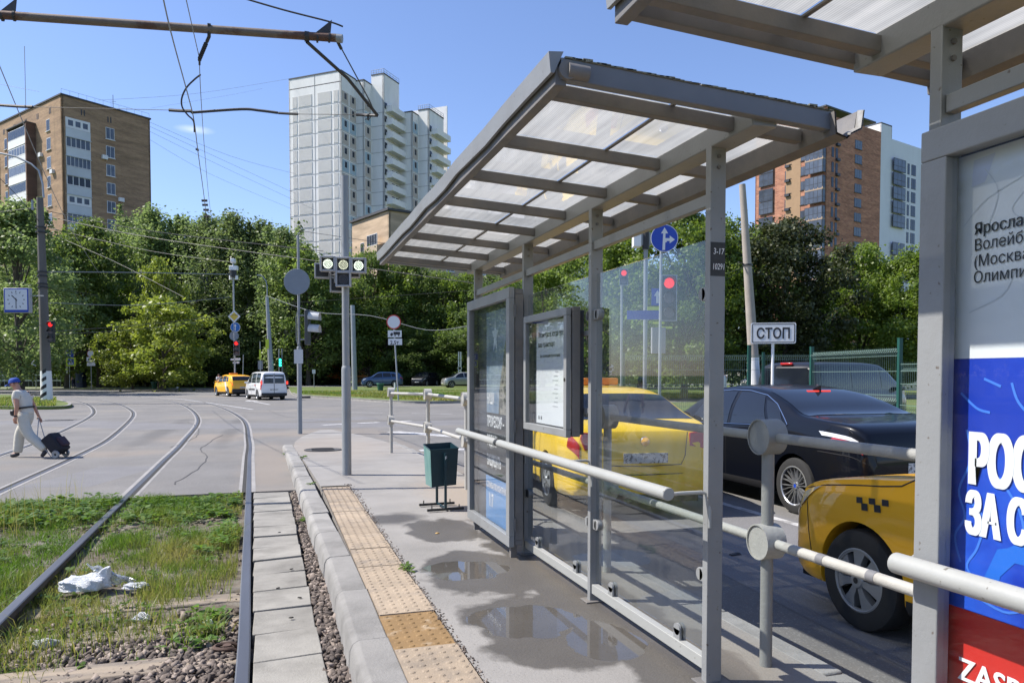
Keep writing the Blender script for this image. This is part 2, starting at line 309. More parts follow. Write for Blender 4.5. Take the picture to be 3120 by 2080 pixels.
# base sheet far below everything, out to the horizon
flat('terrain', [(-1400, -1400), (1400, -1400), (1400, 1400), (-1400, 1400)], -0.62, M_lawn)
road = [(-75, 10.9), (0.30, 10.9), (0.30, 15.9), (2.66, 15.9), (2.66, -40), (9.2, -40), (9.2, 36), (60, 36), (60, 95), (-75, 95)]
def tri_flat(name, poly, z, m, kind='structure', skirt=0.0, parent=None):
    bm = bmesh.new(); vs = [bm.verts.new((p[0], p[1], z)) for p in poly]; f = bm.faces.new(vs)
    if f.normal.z < 0: f.normal_flip()
    bm.faces.ensure_lookup_table(); bm.normal_update()
    if skirt:
        r_ = bmesh.ops.extrude_face_region(bm, geom=[f]); 
        for v in [g for g in r_['geom'] if isinstance(g, bmesh.types.BMVert)]: v.co.z = z
        for v in vs: v.co.z = z-skirt
    bmesh.ops.triangulate(bm, faces=[f_ for f_ in bm.faces if len(f_.verts) > 4]); bmesh.ops.recalc_face_normals(bm, faces=bm.faces)
    me = bpy.data.meshes.new(name); bm.to_mesh(me); bm.free(); me.materials.append(m)
    o = bpy.data.objects.new(name, me); COL.objects.link(o)
    if kind: o['kind'] = kind
    if parent: o.parent = parent
    return o
tri_flat('road', road, -0.15, M_asph, skirt=0.3)

def sweep_kerb(name, pts, w_, h0, h1, m, closed=False):
    """kerb of width w_ along pts (world xy), inside to the left of the direction"""
    P_ = [Vector((p[0], p[1])) for p in pts]; n = len(P_); L_, R_ = [], []
    for i in range(n):
        a = P_[max(i-1, 0)] if not closed else P_[i-1]; b_ = P_[min(i+1, n-1)] if not closed else P_[(i+1) % n]
        d = (b_-a).normalized(); q = Vector((-d.y, d.x)); R_.append(P_[i]); L_.append(P_[i]+q*w_)
    vs = []; 
    for a, b_ in zip(R_, L_): vs += [(a.x, a.y, h0), (a.x+(b_.x-a.x)*0.12, a.y+(b_.y-a.y)*0.12, h1), (b_.x, b_.y, h1), (b_.x, b_.y, h0)]
    fs = []
    for i in range(n-1 if not closed else n):
        j = (i+1) % n
        for k in range(3): fs.append((i*4+k, j*4+k, j*4+k+1, i*4+k+1))
    return MB().add(vs, fs).build(name, m, smooth=False, kind='structure')
def smooth_line(pts, sub_=6):
    P_ = [Vector(p) for p in pts]; out = []
    for i in range(len(P_)-1):
        p0, p1, p2, p3 = P_[max(i-1, 0)], P_[i], P_[i+1], P_[min(i+2, len(P_)-1)]
        for k in range(sub_):
            t = k/sub_; out.append(0.5*((2*p1)+(p2-p0)*t+(2*p0-5*p1+4*p2-p3)*t*t+(3*p1-p0-3*p2+p3)*t**3))
    out.append(P_[-1]); return out
# grass island left of the tracks, where the concrete pole stands
isl = smooth_line([(-48, 47), (-24, 43.5), (-14, 41.6), (-11.0, 40.0), (-9.6, 39.9), (-9.4, 41.5), (-10.6, 46.5), (-13.8, 55.0), (-19.5, 66), (-30, 72), (-48, 74)], 5)
tri_flat('grass_island', [(p.x, p.y) for p in isl], -0.02, M_lawn, skirt=0.3)
sweep_kerb('kerb_line', [(p.x, p.y) for p in isl], 0.16, -0.3, 0.0, M_kerb)
# lawn right of the junction with its kerb
isr = smooth_line([(60, 44), (30, 43), (14, 42.2), (10.7, 42.0), (8.6, 41.4), (6.9, 42.4), (5.6, 45.5), (4.4, 49.8), (2.4, 55.5), (1.5, 62), (1.6, 84)], 5)
isr2 = [(p.x, p.y) for p in isr][::-1]
def lawn_mesh(name, poly, zf, m):
    bm = bmesh.new(); vs = [bm.verts.new((p[0], p[1], zf(p[0], p[1]))) for p in poly]; f = bm.faces.new(vs); bmesh.ops.triangulate(bm, faces=[f])
    for f in bm.faces:
        f.normal_update()
        if f.normal.z < 0: f.normal_flip()
    me = bpy.data.meshes.new(name); bm.to_mesh(me); bm.free(); me.materials.append(m); o = bpy.data.objects.new(name, me); COL.objects.link(o); o['kind'] = 'structure'; return o
lawn_mesh('lawn', isr2+[(60, 84)], lambda x, y: -0.02 if y < 62 else (y-62)*0.009-0.02, M_lawn)
sweep_kerb('kerb_line', isr2[::-1], -0.2, -0.3, 0.0, M_kerb)
tri_flat('driveway', [(1.6, 84), (70, 84), (70, 95), (1.6, 95)], 0.185, M_asph2)
tri_flat('lawn', [(1.6, 95), (90, 95), (90, 240), (1.6, 240)], 0.19, M_lawn)
# far side of the road on the left: kerb, verge, pavement and yard
sweep_kerb('kerb_line', [(1.6, 90), (-6.5, 90.5), (-12, 89.6), (-25, 90), (-45, 95), (-80, 104)], -0.2, -0.3, 0.0, M_kerb)
tri_flat('lawn', [(1.6, 90), (-6.5, 90.5), (-12, 89.6), (-25, 90), (-45, 95), (-80, 104), (-140, 120), (-140, 260), (1.6, 260)], -0.01, M_lawn)
tri_flat('pavement', [(-14, 96), (-26, 96), (-45, 101), (-80, 110), (-80, 114), (-45, 105), (-26, 100), (-14, 99.5)], 0.0, M_conc)
# right-hand pavement beyond the carriageway
M_pave = mat('pavement_asphalt', (0.17, 0.165, 0.16), 0.9, var=0.15, vs=1.2, bump=0.3, bs=60, world=True)
tri_flat('pavement', [(9.2, -40), (12.2, -40), (12.2, 36), (9.2, 36)], 0.0, M_pave, skirt=0.3)
sweep_kerb('kerb_line', [(9.2, 36), (9.2, -40)], 0.15, -0.3, 0.004, M_kerb)
tri_flat('lawn', [(12.2, -40), (90, -40), (90, 36), (12.2, 36)], -0.01, M_lawn)
# road markings
def strip(name, pts, w_, z, m, parent=None):
    P_ = [Vector((p[0], p[1])) for p in pts]; vs = []; n = len(P_)
    for i in range(n):
        d = (P_[min(i+1, n-1)]-P_[max(i-1, 0)]).normalized(); q = Vector((-d.y, d.x))*w_/2
        vs += [(P_[i].x-q.x, P_[i].y-q.y, z), (P_[i].x+q.x, P_[i].y+q.y, z)]
    return MB().add(vs, [(2*i, 2*i+2, 2*i+3, 2*i+1) for i in range(n-1)]).build(name, m, parent, smooth=False, kind=None if parent else 'structure')
strip('road_marking', [(p.x, p.y) for p in smooth_line([(-12.7, 65.8), (-9.6, 61), (-6.4, 55.8), (-4.4, 49.5), (-2.9, 44.3), (-0.9, 37.0)], 5)], 0.16, -0.146, M_mark)
strip('road_marking', [(-16, 73.5), (-12.5, 69), (-8.6, 63.8), (-5.5, 60.2)], 0.12, -0.146, M_mark)
ar = MB(); a0, a1 = Vector((-1.55, 50.8)), Vector((-0.16, 42.7)); d = (a1-a0).normalized(); q = Vector((-d.y, d.x))
for poly in ([a1+q*.08, a1-q*.08, a0+d*2-q*.08, a0+d*2+q*.08], [a0, a0+d*2.2+q*.45, a0+d*2.2-q*.45], ): ar.add([(p.x, p.y, -0.146) for p in poly], [tuple(range(len(poly)))])
ar.build('road_marking', M_mark, smooth=False, kind='structure')
for y in (6.0, ): strip('road_marking', [(5.33, y-8), (5.33, 15.2)], 0.11, -0.146, M_mark)
strip('road_marking', [(2.95, 15.8), (9.0, 15.8)], 0.35, -0.146, M_mark)
for i in range(3): strip('road_marking', [(1.5+1.2*i, 24.8+0.55*i), (2.2+1.2*i, 25.1+0.55*i)], 0.3, -0.146, M_mark)
strip('road_marking', [(3.2, 21.3), (5.6, 17.4)], 0.5, -0.146, M_mark)
for i, (a, b_) in enumerate([((3.0, 33), (4.4, 32)), ((5.5, 31.2), (7, 30.1)), ((8.2, 29.2), (9, 28.6))]): strip('road_marking', [a, b_], 0.12, -0.146, M_mark)
strip('asphalt_patch', [(3.2, -10), (4.6, 8), (4.7, 16)], 1.9, -0.1475, M_asph2)
strip('asphalt_patch', [(-3.0, 12.2), (-2.4, 14.6)], 1.0, -0.1488, M_asph2)
strip('asphalt_patch', [(.8, 27.5), (3.6, 28.5)], 1.6, -0.1483, M_asph2)
strip('asphalt_patch', [(-9, 30.5), (-3.2, 25.5), (2.9, 24.6), (8, 25)], 2.6, -0.1485, M_asph2)
# cracks and tar joints
M_tar = mat('tar_joint', (0.06, 0.058, 0.055), 0.7)
for c0 in ([(-7.0, 36.5), (-4.6, 36.0), (-1.8, 34.6), (0.6, 35.4), (3.4, 33.9), (6.8, 34.6)], [(-9, 22), (-6.2, 20.4), (-4.4, 20.9)], [(-7.5, 17.5), (-5.4, 15.2), (-4.0, 12.8)], [(-1.4, 12.0), (-1.2, 15.0), (-1.5, 18.0), (-1.3, 21.5)], [(4.0, 38), (6.5, 36.5), (10, 37)], [(-3.2, 33), (-.5, 31.2), (1.8, 31.8), (4.4, 29.8)], [(1.8, 26.6), (.5, 30), (-.2, 36)], [(-2.8, 27.9), (-2.2, 24.8), (-1.9, 21.0), (-2.15, 18.2)], [(3.0, 27.2), (6.0, 27.6), (9.5, 26.4)], [(-6.8, 30.6), (-4.4, 28.6), (-3.2, 28.2)], [(4.2, 23.0), (5.6, 24.5), (9.0, 23.1)], [(-11.6, 39.4), (-7.0, 36.6)]):
    pl = smooth_line([(a, b_) for a, b_ in c0], 8); pl = [(p.x+random.uniform(-.03, .03), p.y+random.uniform(-.05, .05)) for p in pl]
    strip('road_crack', pl, 0.02, -0.1462, M_tar)
M_manh = mat('cast_iron', (0.10, 0.095, 0.09), 0.6, metal=0.4, var=0.2, vs=20, bump=0.5, bs=60)
def manhole(x, y, z, r, label):
    b = MB(); b.lathe([(r, -0.01), (r, 0.008), (r*0.9, 0.008), (r*0.88, 0.002), (0.01, 0.003)], 24)
    for i in range(6): b.box((-r*.6, -r*.7+i*r*.28-0.01, 0.002), (r*.6, -r*.7+i*r*.28+0.01, 0.009))
    return tag(b.build('manhole_cover', M_manh, loc=(x, y, z)), label, 'manhole cover')
manhole(0.93, 15.3, -0.022, 0.36, 'dark iron manhole cover on the platform end just left of the tall grey signal pole')
manhole(12.0, 47.5, 0.0, 0.35, 'small iron manhole cover in the grass beyond the road')
gr = MB()
for i in range(7): gr.box((-7.62+i*0.13, 29.9, -0.149), (-7.55+i*0.13, 30.4, -0.138))
gr.box((-7.7, 29.85, -0.149), (-6.7, 29.9, -0.14)); gr.box((-7.7, 30.4, -0.149), (-6.7, 30.45, -0.14))
tag(gr.build('drain_grate', M_manh), 'dark drain grate in the asphalt between the tram curve and the striped pole', 'drain grate')

# ---------------------------------------------------------------- tram tracks
T1 = smooth_line([(-0.13, -4), (-0.14, 0), (-0.17, 4.1), (-0.22, 6.3), (-0.33, 10.87), (-0.44, 15.2), (-0.56, 19.65), (-1.04, 29.0), (-2.45, 40.0), (-4.3, 49.6), (-6.65, 58), (-9.6, 65), (-13.5, 72), (-19, 79)], 8)
T2 = smooth_line([(-3.3, -4), (-3.35, 0), (-3.42, 6), (-3.57, 11.9), (-3.70, 17.4), (-4.0, 22.1), (-5.2, 32.6), (-6.5, 39.6), (-8.5, 47.6), (-10.94, 55.0), (-14.3, 62), (-19, 68.5), (-26, 74)], 8)
def offs(line, d_):
    out = []
    for i, p in enumerate(line):
        d = (line[min(i+1, len(line)-1)]-line[max(i-1, 0)]).normalized(); out.append(Vector((p.x-d.y*d_, p.y+d.x*d_)))
    return out
def sweep(b, line, prof, z0=0.0):
    n = len(prof); vs = []
    for i, p in enumerate(line):
        d = (line[min(i+1, len(line)-1)]-line[max(i-1, 0)]).normalized(); q = Vector((d.y, -d.x))
        vs += [(p.x+q.x*a, p.y+q.y*a, z0+h) for a, h in prof]
    b.add(vs, [(i*n+j, i*n+(j+1) % n, (i+1)*n+(j+1) % n, (i+1)*n+j) for i in range(len(line)-1) for j in range(n)]); b.add([vs[j] for j in range(n)], [tuple(range(n))])
IB = [(-.012, -.05), (-.037, -.045), (-.037, -.006), (-.029, 0), (.029, 0), (.037, -.006), (.037, -.045), (.012, -.05), (.012, -.145), (.07, -.155), (.07, -.165), (-.07, -.165), (-.07, -.155), (-.012, -.145)]
for ti, (line, lab, sgn) in enumerate([(T1, 'tram track nearest the platform, its two rails curving left into the junction', 1), (T2, 'tram track on the far left, beyond the weedy bed, curving left across the asphalt', 1)]):
    tr_ = thing('tram_track', lab, 'tram track')
    for ri, ln_ in enumerate((line, offs(line, 1.52))):
        b = MB(); sweep(b, ln_, IB, -0.146); o = b.build('rail', [M_rust, M_rail], tr_, smooth=False)
        for p_ in o.data.polygons:
            if p_.normal.z > 0.5 and p_.center.z > -0.152: p_.material_index = 1
        far_ = [p for p in ln_ if p.y > 10.6]
        g = strip('flangeway', [(p.x, p.y) for p in offs(far_, -0.062 if ri == 1 else 0.062)], 0.05, -0.1478, M_dark, tr_)
        strip('rail_grout', [(p.x, p.y) for p in offs(far_, 0.065 if ri == 1 else -0.065)], 0.055, -0.1474, M_guard, tr_)
        strip('rail_grout', [(p.x, p.y) for p in offs(far_, -0.11 if ri == 1 else 0.11)], 0.045, -0.1474, M_guard, tr_)
    # sleepers in the open bed
    for k, y in enumerate([2.9, 3.55, 4.18, 4.82, 5.5, 6.15, 6.8, 7.5, 8.2]):
        x0 = -2.05 if ti == 0 else -5.2
        b = MB(); b.box((x0+.05, -.12, -.12), (x0+0.95+.9+.28, .12, 0)); 
        for i_, v in enumerate(b.v): b.v[i_] = (v[0]+random.uniform(-.012, .012), v[1]+random.uniform(-.012, .012), v[2]-0.04*abs((v[0]-x0-1)/1.2)*0)
        b.build('sleeper', M_sl if ti or k else mat('sleeper_wood', (0.30, 0.245, 0.185), 0.9, var=0.2, vs=4, col2=(0.2, 0.17, 0.14), c2s=5, bump=0.5, bs=30, stretch=(0.3, 2, 1)), tr_, bevel=0.012, loc=(0, y, -0.262 if k > 3 else -0.254)).rotation_euler = (0, random.uniform(-.008, .008), random.uniform(-.05, .06) if k < 4 else 0)
        M_sl = _m['sleeper_wood']
        if ti == 0:
            for sx in (-0.245, -1.80+.12 if False else -0.245):
                pass
    if ti == 0:
        for y in (3.62, 4.25, 4.9, 3.0):
            b = MB(); ring = [(-0.30+0.05*math.cos(t), 0.045*math.sin(t), 0.03) for t in [i*PI/6 for i in range(12)]]
            b.tube([(-0.215, 0.05, -0.005)]+[(-0.29+0.07*math.cos(t), 0.055*math.sin(t), 0.02) for t in [PI/3+i*PI/6 for i in range(9)]]+[(-0.215, -0.05, -0.005)], 0.012, 6)
            b.cyl((-0.285, 0, -0.02), (-0.285, 0, 0.03), 0.026, n=10)
            b.build('rail_clip', mat('rusty_clip', (0.09, 0.055, 0.04), 0.8, var=0.3, vs=30), tr_, loc=(0.0, y, -0.235))

# ---------------------------------------------------------------- track bed between the rails
def bed_h(x, y): return -0.295+0.05*(fbm(x, y, 1.1, 3)-0.5)+np.clip((np.asarray(y)-5.0)/4.5, 0, 1)*0.085+np.where(np.abs(np.asarray(x)+1.0) < 0.9, 0, 0.01)
nx, ny = 60, 90; gx = np.linspace(-14, 0.34, nx); gy = np.linspace(-5, 10.92, ny); GX, GY = np.meshgrid(gx, gy)
V = np.stack([GX.ravel(), GY.ravel(), bed_h(GX, GY).ravel()], 1); idx = np.arange(nx*ny).reshape(ny, nx)
F_ = np.stack([idx[:-1, :-1].ravel(), idx[:-1, 1:].ravel(), idx[1:, 1:].ravel(), idx[1:, :-1].ravel()], 1)
npmesh('track_bed', V, F_, M_dirt, smooth=True)['kind'] = 'structure'

# ballast stones
phi = (1+5**.5)/2
ICO_V = np.array([(-1, phi, 0), (1, phi, 0), (-1, -phi, 0), (1, -phi, 0), (0, -1, phi), (0, 1, phi), (0, -1, -phi), (0, 1, -phi), (phi, 0, -1), (phi, 0, 1), (-phi, 0, -1), (-phi, 0, 1)])/1.9
ICO_F = np.array([(0, 11, 5), (0, 5, 1), (0, 1, 7), (0, 7, 10), (0, 10, 11), (1, 5, 9), (5, 11, 4), (11, 10, 2), (10, 7, 6), (7, 1, 8), (3, 9, 4), (3, 4, 2), (3, 2, 6), (3, 6, 8), (3, 8, 9), (4, 9, 5), (2, 4, 11), (6, 2, 10), (8, 6, 7), (9, 8, 1)])
def stones(name, X, Y, Z, S, m, parent=None):
    n = len(X); base = (ICO_V[None]+rng.uniform(-.42, .42, (n, 12, 3)))*(1+rng.uniform(-.3, .3, (n, 12, 1)))*np.stack([np.ones(n), rng.uniform(.55, .95, n), rng.uniform(.4, .75, n)], 1)[:, None, :]
    q = rng.normal(size=(n, 4)); q[:, 1:3] *= 0.35; q /= np.linalg.norm(q, axis=1)[:, None]; a, b_, c_, d_ = q.T
    R = np.stack([np.stack([1-2*(c_**2+d_**2), 2*(b_*c_-a*d_), 2*(b_*d_+a*c_)], 1), np.stack([2*(b_*c_+a*d_), 1-2*(b_**2+d_**2), 2*(c_*d_-a*b_)], 1), np.stack([2*(b_*d_-a*c_), 2*(c_*d_+a*b_), 1-2*(b_**2+c_**2)], 1)], 1)
    V = np.einsum('nij,nkj->nki', R, base)*S[:, None, None]+np.stack([X, Y, Z], 1)[:, None, :]
    F = (ICO_F[None]+12*np.arange(n)[:, None, None]).reshape(-1, 3)
    return npmesh(name, V.reshape(-1, 3), F, m, parent, tone=np.repeat(rng.random(n), 20))
M_stone = bpy.data.materials.new('ballast_stone'); M_stone.use_nodes = True; _t = M_stone.node_tree; _b = _t.nodes['Principled BSDF']; _b.inputs['Roughness'].default_value = .9
_a = _t.nodes.new('ShaderNodeAttribute'); _a.attribute_name = 'tone'; _c = _t.nodes.new('ShaderNodeValToRGB'); _c.color_ramp.elements[0].color = (0.060, 0.048, 0.042, 1); _c.color_ramp.elements[1].color = (0.34, 0.28, 0.235, 1); _e = _c.color_ramp.elements.new(0.6); _e.color = (0.15, 0.12, 0.10, 1)
_t.links.new(_a.outputs['Fac'], _c.inputs[0]); _t.links.new(_c.outputs[0], _b.inputs['Base Color'])
n = 27000; X = rng.uniform(-4.6, -0.24, n); Y = 2.6+3.2*rng.random(n)**1.1; keep = (Y < 5.1+0.5*fbm(X, Y, 0.8, 8)) | (rng.random(n) < 0.15)
X, Y = X[keep], Y[keep]; n = len(X); S = rng.uniform(.014, .034, n)
stones('ballast', X, Y, bed_h(X, Y)+0.008+rng.random(n)*0.018+0.03*fbm(X, Y, .45, 63), S, M_stone)['kind'] = 'stuff'
n = 3200; Y = rng.uniform(2.8, 10.8, n); X = rng.uniform(0.265, 0.40, n)-np.clip((Y-8)/3, 0, 1)*0.03; 
stones('ballast', X, Y, -0.2+rng.random(n)*0.035-0.0*X, rng.uniform(.013, .032, n), M_stone)['kind'] = 'stuff'
n = 1500; X = rng.uniform(-6, -0.25, n); Y = rng.uniform(5, 10.9, n); stones('ballast', X, Y, bed_h(X, Y)+0.008, rng.uniform(.008, .022, n), M_stone)['kind'] = 'stuff'

# concrete slabs between the rail and the kerb
sp = thing('slab_path', 'row of pale concrete slabs lying between the right rail and the platform kerb', 'slab paving')
for i in range(19):
    y0 = 1.45+0.494*i; xr = 0.285-0.010*i*0.5; xl = -0.115-0.011*max(i-5, 0); sk = 0.035
    b = MB(); e = lambda: random.uniform(-.006, .006)
    pl = [(xl+e(), y0+0.012+sk*0+e()), (xr+e(), y0+0.012+sk+e()), (xr+e(), y0+0.480+sk+e()), (xl+e(), y0+0.480+e())]
    z = -0.158+random.uniform(-.008, .006); tl = random.uniform(-.006, .006)
    b.add([(p[0], p[1], -0.3) for p in pl]+[(p[0], p[1], z+(tl if k in (1, 2) else -tl)) for k, p in enumerate(pl)], [(3, 2, 1, 0), (4, 5, 6, 7), (0, 1, 5, 4), (1, 2, 6, 5), (2, 3, 7, 6), (3, 0, 4, 7)])
    b.build('slab', M_conc, sp, bevel=0.006)
# ---------------------------------------------------------------- platform
def plat_mat():
    m = mat('platform_asphalt', (0.262, 0.250, 0.235), 0.88, var=0.14, vs=1.3, col2=(0.215, 0.205, 0.192), c2s=0.9, c2lo=0.45, c2hi=0.7, bump=0.35, bs=55, world=True, speck=(0.18, 0.17, 0.16), sscale=70, sth=0.64)
    t = m.node_tree; N = t.nodes; L = t.links; b = N['Principled BSDF']
    g = N.new('ShaderNodeNewGeometry'); nz_ = N.new('ShaderNodeTexNoise'); nz_.inputs['Scale'].default_value = 3.2; nz_.inputs['Detail'].default_value = 6; L.new(g.outputs['Position'], nz_.inputs['Vector'])
    def blob(cx, cy, rx, ry, lo, hi, amp):
        s_ = N.new('ShaderNodeVectorMath'); s_.operation = 'SUBTRACT'; s_.inputs[1].default_value = (cx, cy, 0); L.new(g.outputs['Position'], s_.inputs[0])
        m_ = N.new('ShaderNodeVectorMath'); m_.operation = 'MULTIPLY'; m_.inputs[1].default_value = (1/rx, 1/ry, 0); L.new(s_.outputs[0], m_.inputs[0])
        l_ = N.new('ShaderNodeVectorMath'); l_.operation = 'LENGTH'; L.new(m_.outputs[0], l_.inputs[0])
        a_ = N.new('ShaderNodeMath'); a_.operation = 'MULTIPLY_ADD'; a_.inputs[1].default_value = amp; L.new(nz_.outputs['Fac'], a_.inputs[0]); L.new(l_.outputs['Value'], a_.inputs[2])
        r_ = N.new('ShaderNodeMapRange'); r_.inputs['From Min'].default_value = hi; r_.inputs['From Max'].default_value = lo; L.new(a_.outputs[0], r_.inputs['Value']); return r_.outputs[0]
    def mx_(a, b_):
        k = N.new('ShaderNodeMath'); k.operation = 'MAXIMUM'; L.new(a, k.inputs[0]); L.new(b_, k.inputs[1]); return k.outputs[0]
    wet = mx_(mx_(mx_(blob(1.56, 4.05, .54, .72, 1.34, 1.46, .9), blob(1.52, 5.35, .54, .66, 1.34, 1.46, .9)), mx_(blob(1.95, 4.0, .34, 3.6, 1.3, 1.42, .9), blob(1.50, 6.9, .42, .7, 1.2, 1.32, .9))), blob(1.12, 7.6, .45, .4, .95, 1.35, .9))
    pud = mx_(blob(1.42, 4.18, .36, .34, 1.40, 1.44, 1.0), mx_(blob(1.33, 5.42, .36, .30, 1.40, 1.44, 1.0), blob(1.72, 3.75, .22, .35, 1.4, 1.44, 1.0)))
    col_in = b.inputs['Base Color'].links[0].from_socket
    x = N.new('ShaderNodeMixRGB'); x.blend_type = 'MULTIPLY'; x.inputs[2].default_value = (0.37, 0.355, 0.335, 1); L.new(wet, x.inputs[0]); L.new(col_in, x.inputs[1])
    L.new(x.outputs[0], b.inputs['Base Color'])
    r_ = N.new('ShaderNodeMapRange'); r_.inputs['To Min'].default_value = 0.88; r_.inputs['To Max'].default_value = 0.5; L.new(wet, r_.inputs['Value'])
    r2 = N.new('ShaderNodeMath'); r2.operation = 'MULTIPLY_ADD'; r2.inputs[1].default_value = -0.48; L.new(pud, r2.inputs[0]); L.new(r_.outputs[0], r2.inputs[2]); r2.use_clamp = True
    L.new(r2.outputs[0], b.inputs['Roughness'])
    bp = [n_ for n_ in N if n_.type == 'BUMP'][0]; r3 = N.new('ShaderNodeMapRange'); r3.inputs['To Min'].default_value = 0.35; r3.inputs['To Max'].default_value = 0.0; L.new(pud, r3.inputs['Value']); L.new(r3.outputs[0], bp.inputs['Strength'])
    return m
M_plat = plat_mat(); soft_blobs(M_plat, [(2.2, 8.8, .5, 2.2, .7), (1.2, 16.5, 1.6, 3.5, .45), (2.3, 4.4, .25, 2.5, .5)], (.285, .235, .185))
PW = 2.53
def plat_z(y): return 0.0 if y < 13.2 else -0.142*min(1, (y-13.2)/8.6)
ys = [-40, -5, 0, 10.1, 13.2, 14.5, 16.2, 18, 20, 21.4, 22.2, 22.55]
def pe(y):   # left / right edges of the platform
    l_ = 0.585 if y < 10.1 else (0.585-(y-10.1)*0.03 if y < 16.2 else 0.40+((y-16.2)/6.4)**2*0.9)
    r_ = PW if y < 15 else PW-((y-15)/7.6)**2*0.9
    return l_, r_
b = MB(); vs = []
for y in ys:
    l_, r_ = pe(y); z = plat_z(y); vs += [(l_, y, -0.5), (l_, y, z), (l_+0.355, y, z), (r_, y, z), (r_, y, -0.5)]
fs = [(i*5+k, (i+1)*5+k, (i+1)*5+k+1, i*5+k+1)[::-1] for i in range(len(ys)-1) for k in range(4) if not (k == 1 and ys[i+1] <= 10.1)]
b.add(vs, fs); b.build('platform', M_plat, smooth=False, kind='structure')
# kerb stones, track side
ke = thing('platform_kerb', 'grey concrete kerb stones with rounded top along the tram side of the platform', 'kerb')
for i in range(19):
    y0 = -1.84+i*1.0; L_ = 0.988; x_ = 0.352-(0.018*max(0, y0-6)); dz = plat_z(y0+.5)
    b = MB(); prof = [(0.0, -0.42), (0.012, -0.30), (0.03, -0.055), (0.045, -0.02), (0.075, -0.002), (0.235, 0.0), (0.24, -0.008), (0.24, -0.42)]
    nseg = 1; vs = [(p[0], y, p[1]) for y in (0, L_) for p in prof]; n = len(prof)
    b.add(vs, [(j, (j+1) % n, n+(j+1) % n, n+j) for j in range(n)]+[tuple(range(n-1, -1, -1)), tuple(range(n, 2*n))])
    o = b.build('kerb_stone', M_kerb, ke, ang=50, bevel=0.006, loc=(x_+random.uniform(-.007, .007), y0, dz+0.002+random.uniform(-.006, .004))); o.rotation_euler = (random.uniform(-.004, .004), 0, random.uniform(-.006, .006)+0.018*(y0 > 6))
# tactile slabs
tb = MB(); Wt, Lt = 0.335, 0.592; tb.box((0, 0, -0.06), (Wt, Lt, 0.0))
for i in range(8):
    for j in range(5):
        cx, cy = 0.035+j*0.0665, 0.035+i*0.0745; tb.lathe([(0.019, 0.0), (0.012, 0.005), (0.0, 0.006)], 8, (cx, cy, 0))
tw = thing('tactile_paving', 'yellow tactile paving slabs with raised studs along the platform edge', 'tactile paving')
t0 = tb.build('tactile_slab', M_tact, tw, ang=20, bevel=0)
t0.location = (0.597, 3.15-0.6*7, 0.001)
tm = t0.data.copy(); tm.materials.clear(); tm.materials.append(M_tact_s); tm.name = 'tactile_slab_stained'
for i in range(1, 18):
    c_ = inst(t0, (0.598+random.uniform(-.004, .004), -1.05+0.6*i+0.19, 0.002+random.uniform(-.003, .004)), (0, 0, random.uniform(-.004, .004)), parent=tw)
    if i == 8: c_.data = tm; c_['label'] = 'brown stained slab'
M_fill = mat('gritty_joint', (0.20, 0.175, 0.145), 0.95, var=0.3, vs=40, bump=0.8, bs=120, world=True)
b = MB(); b.add([(0.575, -5, -0.012), (0.945, -5, -0.012), (0.945, 10.1, -0.012), (0.575, 10.1, -0.012)], [(0, 1, 2, 3)]); b.build('slab_bed', M_fill, smooth=False, kind='structure')
n = 900; Y = rng.uniform(3, 10.2, n); X = 0.945+rng.normal(0, .012+0.004*np.clip(Y-5, 0, 5), n); stones('grit', X, Y, 0.002+0*X, rng.uniform(.003, .009, n), M_stone)['kind'] = 'stuff'
# road-side kerb of the platform
ke2 = thing('platform_kerb', 'low pale kerb stones between the platform railing and the car lanes', 'kerb')
for i in range(20):
    y0 = -3+i*1.0; b = MB(); b.box((PW+0.002, 0, -0.4), (PW+0.13, 0.99, -0.004)); dz = plat_z(y0)
    b.build('kerb_stone', M_kerb, ke2, bevel=0.012, loc=(-(max(0, y0-15)/7.6)**2*0.9, y0, dz+random.uniform(-.004, .003)))
# ---------------------------------------------------------------- grass and weeds in the track bed
M_grass = leafmat('grass_blade', (0.085, 0.155, 0.022), (0.25, 0.225, 0.075), 0.45)
M_weed = leafmat('weed_leaf', (0.075, 0.15, 0.022), (0.16, 0.24, 0.045), 0.4)
def blades(X, Y, Z, H, W_, lean=0.35, name='grass', m=None, tone=None):
    k0 = (X < -0.25-.022*(Y-4)) | (Y > 11)
    if tone is not None: tone = np.asarray(tone)[k0]
    X, Y, Z, H, W_ = X[k0], Y[k0], Z[k0], H[k0], W_[k0]
    n = len(X); a = rng.uniform(0, 2*PI, n); la = rng.uniform(0, 2*PI, n); L_ = H*rng.uniform(.1, 1, n)*lean*2
    ox, oy = np.cos(a)*W_/2, np.sin(a)*W_/2; dx, dy = np.cos(la)*L_, np.sin(la)*L_
    P = np.zeros((n, 5, 3))
    P[:, 0] = np.stack([X-ox, Y-oy, Z], 1); P[:, 1] = np.stack([X+ox, Y+oy, Z], 1)
    P[:, 2] = np.stack([X+ox*.8+dx*.35, Y+oy*.8+dy*.35, Z+H*.6], 1); P[:, 3] = np.stack([X-ox*.8+dx*.35, Y-oy*.8+dy*.35, Z+H*.6], 1)
    P[:, 4] = np.stack([X+dx, Y+dy, Z+H*(1-.25*lean)], 1)
    F = np.array([(0, 1, 2), (0, 2, 3), (3, 2, 4)])[None]+5*np.arange(n)[:, None, None]
    o = npmesh(name, P.reshape(-1, 3), F.reshape(-1, 3), m or M_grass, tone=np.repeat(rng.random(n) if tone is None else tone, 3)); o['kind'] = 'stuff'; return o
n = 330000; X = rng.uniform(-8, -0.17, n); Y = 2.5+8.4*rng.random(n)**1.15
msk = fbm(X, Y, 0.9, 21); hl = np.abs(X+1.73) < 0.13
